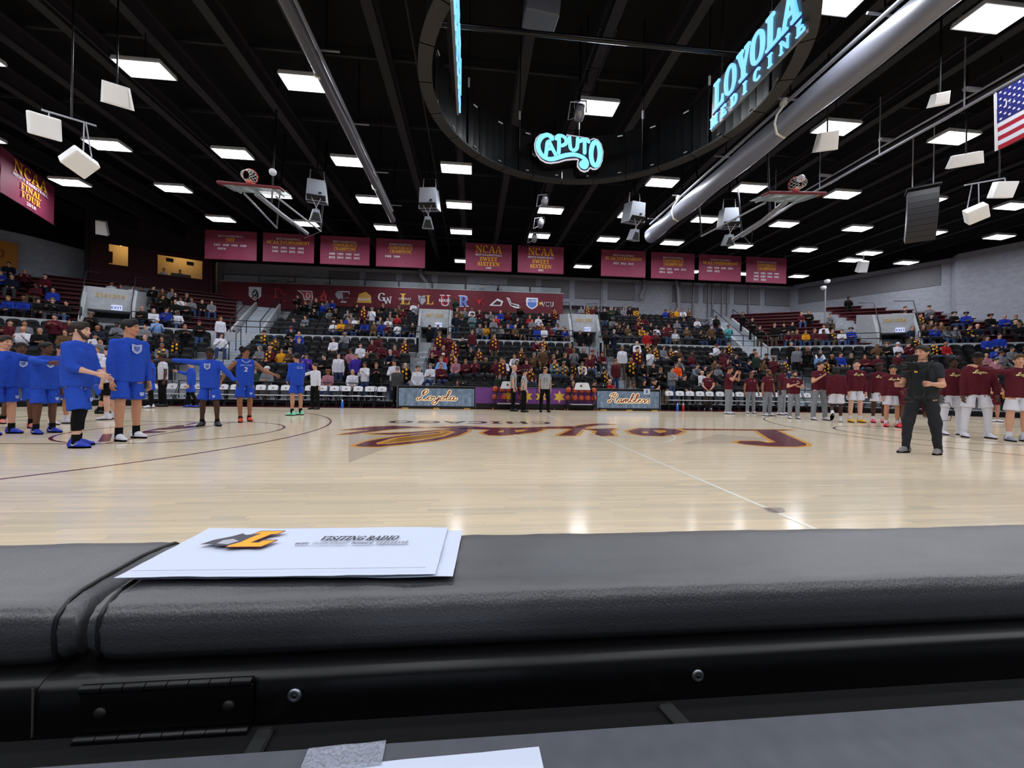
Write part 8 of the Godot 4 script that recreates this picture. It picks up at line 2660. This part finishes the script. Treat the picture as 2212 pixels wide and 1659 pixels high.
[1,0,0,-6.16,3.50,-25.87,"n",0,7],[1,0,0,-5.69,3.50,-25.87,"b",0,8],[1,0,0,-5.22,3.50,-25.87,"m",0,9],[1,0,0,-4.75,3.50,-25.87,"w!",0,10],[1,0,0,-4.28,3.50,-25.87,"d!",0,11],
[1,0,0,-3.81,3.50,-25.87,"kB",0,12],[1,0,0,0.32,3.50,-25.87,"gB",1,1],[1,0,0,0.79,3.50,-25.87,"y",1,2],[1,0,0,1.26,3.50,-25.70,"g^",1,3],[1,0,0,1.73,3.50,-25.87,"g",1,4],
[1,0,0,2.20,3.50,-25.87,"k",1,5],[1,0,0,2.67,3.50,-25.87,"nB",1,6],[1,0,0,3.14,3.50,-25.87,"kL",1,7],[1,0,0,3.61,3.50,-25.87,"k",1,8],[1,0,0,4.08,3.50,-25.87,"b!",1,9],
[1,0,0,4.55,3.50,-25.87,"w",1,10],[1,0,0,5.02,3.50,-25.87,"m!",1,11],[1,0,0,5.49,3.50,-25.87,"k",1,12],[1,0,0,5.85,3.50,-25.87,"b",1,13],[1,0,0,5.85,3.50,-25.87,"k*",1,14],
[1,0,0,12.88,3.50,-25.70,"m^!",2,1],[1,0,0,13.41,3.50,-25.87,"w",2,2],[1,0,0,15.19,3.50,-25.87,"kL",2,3],[1,0,0,15.87,3.50,-25.70,"n^!",2,4],[1,0,0,16.41,3.50,-25.70,"k^",2,5],
[1,0,0,17.07,3.50,-25.70,"c^",2,6],[1,0,1,-10.59,3.87,-26.72,"g",0,1],[1,0,1,-7.99,3.87,-26.72,"b",0,2],[1,0,1,-7.52,3.87,-26.72,"w",0,3],[1,0,1,-6.03,3.87,-26.72,"g",0,4],
[1,0,1,-5.47,3.87,-26.72,"wL",0,5],[1,0,1,-1.15,3.87,-26.55,"d^",1,1],[1,0,1,-0.09,3.87,-26.55,"t^",1,2],[1,0,1,0.82,3.87,-26.55,"k^",1,3],[1,0,1,1.46,3.87,-26.55,"r^",1,4],
[1,0,1,2.41,3.87,-26.72,"b",1,5],[1,0,1,4.39,3.87,-26.72,"m*",1,6],[1,0,1,5.02,3.87,-26.72,"m",1,7],[1,0,1,5.53,3.87,-26.72,"l",1,8],[1,0,1,9.89,3.87,-26.72,"k",2,1],
[1,0,1,10.46,3.87,-26.72,"n",2,2],[1,0,1,11.44,3.87,-26.72,"y*L",2,3],[1,0,1,12.51,3.87,-26.72,"w",2,4],[1,0,1,13.00,3.87,-26.72,"m",2,5],[1,0,1,14.67,3.87,-26.72,"n!",2,6],
[1,0,1,15.19,3.87,-26.72,"k",2,7],[1,0,2,-7.98,4.24,-27.57,"g",0,1],[1,0,2,-7.20,4.24,-27.40,"m*^",0,2],[1,0,2,-6.66,4.24,-27.40,"w^",0,3],[1,0,2,-5.54,4.24,-27.57,"g",0,4],
[1,0,2,-5.07,4.24,-27.57,"r",0,5],[1,0,2,2.95,4.24,-27.57,"k",1,1],[1,0,2,4.00,4.24,-27.57,"g",1,2],[1,0,2,9.99,4.24,-27.57,"k",2,1],[1,0,2,10.47,4.24,-27.57,"k",2,2],
[1,0,2,11.46,4.24,-27.57,"m",2,3],[1,0,2,12.41,4.24,-27.57,"k",2,4],[1,0,3,-10.69,4.61,-28.42,"k",0,1],[1,0,3,-9.68,4.61,-28.42,"g",0,2],[1,0,3,-9.21,4.61,-28.42,"k",0,3],
[1,0,3,-8.53,4.61,-28.42,"g",0,4],[1,0,3,-7.12,4.61,-28.42,"n",0,5],[1,0,3,-6.47,4.61,-28.42,"kL",0,6],[1,0,3,-5.69,4.61,-28.42,"k",0,7],[1,0,3,-1.15,4.61,-28.25,"n^",1,1],
[1,0,3,3.96,4.61,-28.42,"r",1,2],[1,0,3,4.54,4.61,-28.42,"w",1,3],[1,0,3,9.91,4.61,-28.42,"g",2,1],[1,0,3,14.87,4.61,-28.42,"g",2,2],[1,0,3,17.80,4.61,-28.25,"k^",2,3],
[1,0,4,-12.16,4.98,-29.27,"k",0,1],[1,0,4,-10.83,4.98,-29.10,"k^",0,2],[1,0,4,-6.15,4.98,-29.27,"d",0,3],[1,0,4,-5.51,4.98,-29.27,"kL",0,4],[1,0,4,-5.04,4.98,-29.27,"m",0,5],
[1,0,4,-0.92,4.98,-29.27,"n",1,1],[1,0,4,0.47,4.98,-29.27,"mB",1,2],[1,0,4,1.28,4.98,-29.27,"g",1,3],[1,0,4,1.93,4.98,-29.27,"bB",1,4],[1,0,4,2.48,4.98,-29.27,"m",1,5],
[1,0,4,3.33,4.98,-29.10,"k^",1,6],[1,0,4,5.04,4.98,-29.27,"k",1,7],[1,0,4,5.51,4.98,-29.27,"k",1,8],[1,0,4,5.85,4.98,-29.10,"m*^",1,9],[1,0,4,9.14,4.98,-29.10,"k^",2,1],
[1,0,4,9.61,4.98,-29.10,"k^",2,2],[1,0,4,12.15,4.98,-29.27,"m*L",2,3],[1,0,4,12.71,4.98,-29.27,"m",2,4],[1,0,4,15.85,4.98,-29.27,"d",2,5],[1,0,4,16.92,4.98,-29.27,"w",2,6],
[1,0,5,-12.40,5.35,-29.95,"k^",0,1],[1,0,5,-11.93,5.35,-30.12,"k",0,2],[1,0,5,-10.79,5.35,-30.12,"b",0,3],[1,0,5,-8.46,5.35,-30.12,"k",0,4],[1,0,5,-6.42,5.35,-30.12,"k",0,5],
[1,0,5,-5.38,5.35,-30.12,"n",0,6],[1,0,5,-4.02,5.35,-30.12,"gB",0,7],[1,0,5,-0.70,5.35,-30.12,"gB",1,1],[1,0,5,-0.14,5.35,-30.12,"wL",1,2],[1,0,5,10.36,5.35,-29.95,"e^",2,1],
[1,0,6,-11.93,5.72,-30.97,"g",0,1],[1,0,6,-10.77,5.72,-30.97,"g",0,2],[1,0,6,-10.30,5.72,-30.97,"b",0,3],[1,0,6,-5.07,5.72,-30.97,"m",0,4],[1,0,6,-4.51,5.72,-30.97,"w",0,5],
[1,0,6,-1.39,5.72,-30.80,"e^",1,1],[1,0,7,8.57,6.09,-31.82,"g!",2,1],[1,0,7,9.09,6.09,-31.82,"m*",2,2],[1,0,7,9.56,6.09,-31.82,"mL",2,3],[1,0,7,11.36,6.09,-31.82,"k",2,4],
[1,0,7,12.06,6.09,-31.82,"gL",2,5],[1,0,7,12.62,6.09,-31.82,"k",2,6],[1,0,7,13.12,6.09,-31.82,"y*L",2,7],[1,0,7,15.65,6.09,-31.82,"b",2,8],[1,0,7,16.12,6.09,-31.82,"m*",2,9],
[1,0,7,16.59,6.09,-31.82,"y",2,10],[1,0,7,17.10,6.09,-31.82,"w",2,11],[1,0,7,17.68,6.09,-31.82,"nL",2,12],[1,1,0,-21.69,3.53,-21.14,"b",0,1],[1,1,0,-21.27,3.53,-21.36,"b",0,2],
[1,1,0,-20.86,3.53,-21.59,"k",0,3],[1,1,0,-20.45,3.53,-21.81,"k",0,4],[1,1,0,-20.04,3.53,-22.04,"k",0,5],[1,1,0,-17.60,3.53,-23.38,"kB",0,6],[1,1,0,-17.19,3.53,-23.60,"wL",0,7],
[1,1,0,-16.77,3.53,-23.83,"b",0,8],[1,1,0,-16.36,3.53,-24.06,"wL",0,9],[1,1,2,-21.64,4.27,-23.10,"b",0,1],[1,1,2,-17.36,4.27,-25.45,"k",0,2],[1,1,2,-16.95,4.27,-25.67,"k",0,3],
[1,1,3,-22.77,4.64,-23.45,"m",0,1],[1,1,3,-19.48,4.64,-25.26,"l",0,2],[1,1,3,-18.40,4.64,-25.85,"k",0,3],[1,1,3,-17.63,4.64,-26.27,"w",0,4],[1,1,3,-17.18,4.64,-26.52,"g",0,5],
[1,1,3,-16.73,4.64,-26.76,"k",0,6],[1,1,3,-16.32,4.64,-26.99,"gL",0,7],[1,1,4,-24.14,5.01,-23.67,"d",0,1],[1,1,4,-18.27,5.01,-26.89,"kL",0,2],[1,1,4,-17.86,5.01,-27.12,"k",0,3],
[1,1,5,-25.11,5.38,-24.10,"b",0,1],[1,1,5,-23.71,5.38,-24.88,"m",0,2],[1,1,5,-21.43,5.38,-26.13,"w",0,3],[1,1,5,-21.02,5.38,-26.35,"g",0,4],[1,1,5,-20.60,5.38,-26.58,"w",0,5],
[1,1,5,-20.19,5.38,-26.81,"k",0,6],[1,1,5,-19.78,5.38,-27.03,"k",0,7],[1,1,5,-19.37,5.38,-27.26,"n",0,8],[1,1,5,-18.95,5.38,-27.48,"g",0,9],[1,1,6,-24.99,5.75,-25.14,"mB",0,1],
[1,1,7,-26.12,6.12,-25.49,"d",0,1],[1,2,0,19.03,3.53,-25.29,"k^",0,1],[1,2,0,19.76,3.53,-24.89,"k^",0,2],[1,2,0,20.55,3.53,-24.65,"m",0,3],[1,2,0,20.96,3.53,-24.42,"m",0,4],
[1,2,0,21.37,3.53,-24.20,"yL",0,5],[1,2,0,21.79,3.53,-23.97,"m",0,6],[1,2,0,22.20,3.53,-23.75,"m",0,7],[1,2,0,22.61,3.53,-23.52,"k*",0,8],[1,2,0,23.02,3.53,-23.29,"w",0,9],
[1,2,0,23.43,3.53,-23.07,"b",0,10],[1,2,0,26.00,3.53,-21.66,"d",0,11],[1,2,0,26.41,3.53,-21.43,"kB",0,12],[1,2,0,26.83,3.53,-21.21,"b",0,13],[1,2,0,27.24,3.53,-20.98,"gL",0,14],
[1,2,0,27.65,3.53,-20.76,"g",0,15],[1,2,0,28.06,3.53,-20.53,"k*",0,16],[1,2,0,28.47,3.53,-20.30,"dB",0,17],[1,2,0,29.95,3.53,-19.50,"k",0,18],[1,2,1,22.82,3.90,-24.37,"w",0,1],
[1,2,1,27.03,3.90,-22.07,"mB",0,2],[1,2,1,27.44,3.90,-21.84,"nL",0,3],[1,2,1,27.85,3.90,-21.61,"nL",0,4],[1,2,1,30.62,3.90,-20.10,"dB",0,5],[1,2,2,19.65,4.27,-26.89,"k^",0,1],
[1,2,2,21.43,4.27,-26.11,"k",0,2],[1,2,2,21.84,4.27,-25.88,"kL",0,3],[1,2,2,30.49,4.27,-21.14,"k",0,4],[1,2,2,31.01,4.27,-20.85,"bB",0,5],[1,2,2,31.43,4.27,-20.62,"e",0,6],
[1,2,3,28.44,4.64,-23.23,"k*",0,1],[1,2,3,28.85,4.64,-23.01,"k",0,2],[1,2,3,29.83,4.64,-22.47,"k",0,3],[1,2,3,30.32,4.64,-22.20,"b",0,4],[1,2,4,20.12,5.01,-28.57,"k^L",0,1],
[1,2,4,24.89,5.01,-26.15,"g",0,2],[1,2,4,28.43,5.01,-24.21,"k*",0,3],[1,2,5,24.01,5.38,-27.60,"mB",0,1],[1,2,5,24.43,5.38,-27.37,"kL",0,2],[1,2,5,29.14,5.38,-24.79,"k",0,3],
[1,2,5,30.23,5.38,-24.19,"g",0,4],[1,2,9,28.95,6.86,-28.77,"k",0,1]]
const TONES := {"k": [Color(0.045, 0.045, 0.05), "black"], "m": [Color(0.30, 0.085, 0.13), "maroon"], "g": [Color(0.42, 0.43, 0.46), "grey"], "w": [Color(0.80, 0.80, 0.84), "white"], "b": [Color(0.10, 0.20, 0.58), "blue"], "d": [Color(0.09, 0.11, 0.18), "navy"], "p": [Color(0.62, 0.42, 0.47), "pink"], "r": [Color(0.60, 0.10, 0.13), "red"], "u": [Color(0.24, 0.17, 0.58), "purple"], "n": [Color(0.34, 0.25, 0.17), "brown"], "e": [Color(0.13, 0.20, 0.15), "dark green"], "y": [Color(0.80, 0.55, 0.10), "yellow"], "t": [Color(0.33, 0.44, 0.46), "grey-green"], "c": [Color(0.25, 0.56, 0.58), "teal"], "o": [Color(0.85, 0.30, 0.08), "orange"], "l": [Color(0.45, 0.58, 0.78), "light blue"]}

func fan_meshes() -> Array:
	var sit := {"ll": [Vector3(0.16, -0.06, 1), Vector3(0.02, -1, 0.08)], "rl": [Vector3(-0.16, -0.06, 1), Vector3(-0.02, -1, 0.02)], "loose": 0.022, "cuff": 0.03}
	var stand := {"loose": 0.022, "cuff": 0.03, "hem": 0.05}
	var poses := [
		merge(sit, {"la": [Vector3(0.15, -1, 0.3), Vector3(-0.35, -0.35, 0.9)], "ra": [Vector3(-0.15, -1, 0.3), Vector3(0.35, -0.3, 0.9)], "hy": 0.1}),
		merge(sit, {"la": [Vector3(0.25, -1, 0.35), Vector3(-0.9, 0.05, 0.5)], "ra": [Vector3(-0.25, -1, 0.35), Vector3(0.9, 0.15, 0.5)], "hy": -0.3}),
		merge(sit, {"sp": Vector3(0, 1, 0.5), "la": [Vector3(0.1, -0.8, 0.6), Vector3(-0.3, -0.3, 0.9)], "ra": [Vector3(-0.1, -0.8, 0.6), Vector3(0.3, -0.3, 0.9)], "hp": 0.05}),
		merge(sit, {"la": [Vector3(0.2, -1, 0.4), Vector3(-0.35, 0.55, 0.8)], "ra": [Vector3(-0.2, -1, 0.4), Vector3(0.35, 0.55, 0.8)], "hp": 0.3, "hy": 0.15}),
		merge(sit, {"sp": Vector3(0.08, 1, -0.08), "la": [Vector3(0.4, -1, 0.15), Vector3(0.1, -0.6, 0.8)], "ra": [Vector3(-0.3, -1, 0.2), Vector3(0.5, 0.4, 0.7)], "hy": 0.45}),
		merge(stand, {"hy": 0.2}),
		merge(stand, {"la": [Vector3(0.25, -1, 0.3), Vector3(-0.9, 0.1, 0.5)], "ra": [Vector3(-0.25, -1, 0.3), Vector3(0.9, 0.15, 0.5)], "hy": -0.25}),
		merge(stand, {"la": [Vector3(0.25, -1, 0.45), Vector3(-0.5, 0.5, 0.7)], "ra": [Vector3(-0.25, -1, 0.45), Vector3(0.5, 0.5, 0.7)], "lh": "flat", "rh": "flat"}),
		merge(stand, {"la": [Vector3(0.4, -1, -0.15), Vector3(-0.25, -0.9, 0.5)], "ra": [Vector3(-0.4, -1, -0.15), Vector3(0.25, -0.9, 0.5)], "hy": 0.5, "ll": [Vector3(0.12, -1, 0.05), Vector3(0.04, -1, 0)]})]
	var out := []
	for p in poses:
		p.h = 1.74
		var k := skeleton(p)
		var body := mesh_of(body_pieces(p, k, 0.025))
		var e := {"k": k, "body": body, "top": solo(wrinkle(top_field(p, k, 0.025), 0.016, 9.0, out.size())), "bottom": solo(wrinkle(bottom_field(p, k, 0.025), 0.012, 9.0, out.size()))}
		# scarf: one ribbon up the chest, round the neck and down again
		var ax: Vector3 = k.ax
		var sp: Vector3 = k.sp
		var z := ax.cross(sp)
		var c: Vector3 = k.chest
		var nk: Vector3 = k.neck
		var path := []
		for q in [[0.09, -0.30, 0.125], [0.085, -0.15, 0.13], [0.08, 0.0, 0.13], [0.075, 0.1, 0.115]]:
			path.append([c + ax * q[0] + sp * q[1] + z * q[2], z])
		for i in 9:
			var a := -PI * 0.12 + PI * 1.24 * i / 8.0
			path.append([nk + ax * cos(a) * 0.1 - z * (sin(a) * 0.095 - 0.02) + sp * 0.02, (ax * cos(a) - z * sin(a))])
		for q in [[0.075, 0.1, 0.115], [0.08, 0.0, 0.13], [0.085, -0.15, 0.13], [0.09, -0.30, 0.125]]:
			path.append([c - ax * q[0] + sp * q[1] + z * q[2], z])
		e["scarf"] = ribbon(path, 0.085, 0.03)
		out.append(e)
	return out

func ribbon(path: Array, w: float, th: float) -> ArrayMesh:
	var st := stx()
	st.set_smooth_group(0)
	var rings := []
	var v := 0.0
	for i in path.size():
		var p: Vector3 = path[i][0]
		var n: Vector3 = (path[i][1] as Vector3).normalized()
		var t: Vector3 = (path[mini(i + 1, path.size() - 1)][0] - path[maxi(i - 1, 0)][0]).normalized()
		var x := t.cross(n).normalized() * w * 0.5
		if i > 0:
			v += (p - path[i - 1][0]).length() / 0.2
		rings.append([p + x + n * th * 0.5, p - x + n * th * 0.5, p - x - n * th * 0.5, p + x - n * th * 0.5, v])
	for i in rings.size() - 1:
		for j in 4:
			var k := (j + 1) % 4
			var q := [[i, j], [i, k], [i + 1, k], [i + 1, j]]
			for e in [0, 1, 2, 0, 2, 3]:
				st.set_uv(Vector2(0.5, rings[q[e][0]][4]))
				st.add_vertex(rings[q[e][0]][q[e][1]])
	st.generate_normals()
	return st.commit()

func scarf_cloth() -> StandardMaterial3D:
	if not mats.has("scarf_stripes"):
		var im := Image.create(4, 64, false, Image.FORMAT_RGB8)
		im.fill(Color(0.12, 0.05, 0.06))
		im.fill_rect(Rect2i(0, 0, 4, 32), Color(0.92, 0.66, 0.15))
		var m := mat("scarf_stripes", Color.WHITE, 0.9)
		m.albedo_texture = ImageTexture.create_from_image(im)
	return mats["scarf_stripes"]

func build_crowd() -> void:
	var fm := fan_meshes()
	var g := RandomNumberGenerator.new()
	g.seed = 12
	var pants := [Color(0.05, 0.05, 0.06), Color(0.10, 0.13, 0.22), Color(0.18, 0.24, 0.38), Color(0.06, 0.06, 0.07), Color(0.32, 0.28, 0.22), Color(0.25, 0.26, 0.28), Color(0.24, 0.32, 0.46)]
	var hairs := [Color(0.05, 0.035, 0.03), Color(0.10, 0.065, 0.045), Color(0.18, 0.11, 0.06), Color(0.03, 0.025, 0.025), Color(0.40, 0.38, 0.37), Color(0.42, 0.30, 0.17)]
	var caps := [Color(0.05, 0.05, 0.06), Color(0.35, 0.08, 0.12), Color(0.75, 0.75, 0.78), Color(0.15, 0.2, 0.4)]
	var order := CROWD.duplicate()
	order.sort_custom(func(a, b): return Vector3(a[3], a[4], a[5]).length() < Vector3(b[3], b[4], b[5]).length())
	var mass := Node3D.new()
	mass.name = "crowd"
	mass.set_meta("kind", "stuff")
	mass.set_meta("label", "scattered crowd filling the furthest rows of the upper deck")
	mass.set_meta("category", "crowd")
	add_child(mass)
	for n in order.size():
		var e: Array = order[n]
		var look: String = e[6]
		var tone: Array = TONES[look[0]]
		var up := look.contains("^")
		var v: int = g.randi_range(5, 8) if up else [0, 0, 1, 2, 3, 4, 1][g.randi_range(0, 6)]
		var face := [0.0, 0.5, -0.5][e[1]] as float
		var sec: String = (["left centre", "centre", "right centre"][e[7]] if e[1] == 0 else ["", "left corner", "right corner"][e[1]])
		var label := "%s-clad %s fan%s, %s from left, %s row, %s %s stand" % [tone[1].replace(" ", "-"), "standing" if up else "seated", " with striped scarf" if look.contains("*") else " in a cap" if look.contains("!") else " with long hair" if look.contains("L") else "", ordinal(e[8]), ordinal(e[2] + 1), "lower" if e[0] == 0 else "upper", sec]
		var at := Vector3(e[3], e[4], e[5])
		var turn := face + g.randf_range(-0.3, 0.3)
		var t: Node3D
		if n < 238:
			t = thing("person", label, "person", at, turn, "spectators in the stands")
		else:
			t = Node3D.new()
			t.name = "spectator"
			mass.add_child(t, true)
			t.position = at
			t.rotation.y = turn
		fan(t, fm[v], look, tone[0], g, pants, hairs, caps)
	# officials seated behind the courtside tables
	for e in [[-0.55, "k", "man in black behind the laptop on the Loyola table"], [1.35, "k", "man in black bent over his laptop behind the first ball rack"], [3.35, "w", "scorer in white behind the standing referee"], [4.35, "mL", "scorer in maroon looking down behind the second ball rack"], [5.35, "k", "man in black at the left end of the Ramblers table"], [6.05, "rB", "bearded scorer in dark red at the Ramblers table"], [6.95, "g", "boy in grey hooded top at the Ramblers table"], [7.6, "kL", "dark-haired woman at the right end of the Ramblers table"]]:
		var t := thing("person", e[2], "person", Vector3(e[0], 0, -17.42), g.randf_range(-0.3, 0.3), "officials behind the courtside tables")
		fan(t, fm[[0, 2, 3][g.randi_range(0, 2)]], e[1], TONES[e[1][0]][0], g, pants, hairs, caps)
		var s := thing("stool", "black stool behind the courtside table under the %s" % e[2].substr(0, 22).strip_edges(), "stool", Vector3(e[0], 0, -17.5))
		sbox(s, "seat", Vector3(0, 0.40, 0), Vector3(0.34, 0.04, 0.3), mat("black_plastic"))
		part(s, "post", rod(Vector3(0, 0.02, 0), Vector3(0, 0.39, 0), 0.025, 8), mat("black_steel"))
		sbox(s, "foot", Vector3(0, 0.012, 0), Vector3(0.34, 0.024, 0.3), mat("black_steel"))
	# people on the press balcony and in the booth
	for e in [[-14.2, "k^", "man in dark suit standing at the left end of the press balcony"], [-12.6, "k", "person in black seated beside the standing man on the press balcony"], [-1.2, "k", "person in black seated at mid press balcony"], [0.6, "k^", "silhouetted person standing near the tripod on the press balcony"], [2.0, "k^", "person in black standing left of the tripod on the press balcony"], [-6.5, "k", "person in black at a monitor on the press balcony"]]:
		var t := thing("person", e[2], "person", Vector3(e[0], 7.28, -32.75), 0, "people on the press balcony")
		fan(t, fm[6 if e[1].contains("^") else 0], e[1], TONES["k"][0], g, pants, hairs, caps)
	for e in [[Vector3(-2.75, 2.9, -25.75), 2.6, "k", "usher in black standing in the shade of the passage left of centre"], [Vector3(-2.2, 2.9, -25.35), 3.0, "d", "man in dark jacket and jeans walking into the passage left of centre"], [Vector3(6.85, 2.9, -25.6), 0.2, "k", "dark-clad man waiting in the passage right of centre"], [Vector3(7.5, 2.9, -25.9), -0.2, "k", "usher in black with white card in the passage right of centre"]]:
		var t := thing("person", e[3], "person", e[0], e[1], "people in the passages")
		fan(t, fm[5], e[2], TONES[e[2]][0], g, pants, hairs, caps)
	for e in [[-20.6, -32.4, "w", "person in white at the left side of the lit booth window"], [-20.0, -32.6, "g", "person sitting low behind the booth console"]]:
		var p := Vector2(-24.9, -28.8) + Vector2(5.5, -3.0).normalized() * (3.6 if e[2] == "w" else 4.5) + Vector2(-3.0, -5.5).normalized() * 0.9
		var t := thing("person", e[3], "person", Vector3(p.x, 7.66, p.y), 0.5, "people in the booth")
		fan(t, fm[0], e[2], TONES[e[2]][0], g, pants, hairs, caps)

func fan(t: Node3D, m: Dictionary, look: String, col: Color, g: RandomNumberGenerator, pants: Array, hairs: Array, caps: Array) -> void:
	var s := g.randf_range(0.93, 1.04)
	t.scale = Vector3.ONE * s
	var k: Dictionary = m.k
	var sk: int = [0, 0, 5, 1, 0, 5, 2, 3, 0, 1][g.randi_range(0, 9)]
	part(t, "body", m.body, skin(sk))
	part(t, "shirt", m.top, cloth(col))
	part(t, "trousers", m.bottom, cloth(pants[g.randi_range(0, pants.size() - 1)]))
	var hc: Color = hairs[g.randi_range(0, hairs.size() - 1)]
	var hx: Transform3D = k.head_xf
	var hm := mat("hair_%s" % hc.to_html(false), hc, 0.6, 0.0, 0.4)
	if look.contains("!"):
		part(t, "cap", cache["cap"], cloth(caps[g.randi_range(0, 3)] if look[0] != "m" else caps[1]), hx)
	if look.contains("L"):
		part(t, "hair", cache["hair_long"], hm, hx)
	elif look.contains("B"):
		if g.randf() < 0.5:
			part(t, "hair", cache["hair_fringe"], mat("hair_grey", Color(0.5, 0.49, 0.48), 0.6), hx)
	elif not look.contains("!"):
		part(t, "hair", cache["hair_" + ["short", "short", "top", "short", "top", "bun", "curly"][g.randi_range(0, 6)]], hm, hx)
	if look.contains("*"):
		part(t, "scarf", m.scarf, scarf_cloth())
	var sh: Color = [Color(0.06, 0.06, 0.07), Color(0.75, 0.75, 0.77), Color(0.2, 0.15, 0.12)][g.randi_range(0, 2)]
	for e in ["l", "r"]:
		part(t, "shoe", cache["shoe_mesh"], mat("shoe_%s" % sh.to_html(false), sh, 0.55), Transform3D(Basis(Vector3.UP, 0.1 if e == "l" else -0.1) * Basis.from_scale(Vector3.ONE * 0.95), Vector3(k[e + "an"].x, 0.0, k[e + "an"].z)))
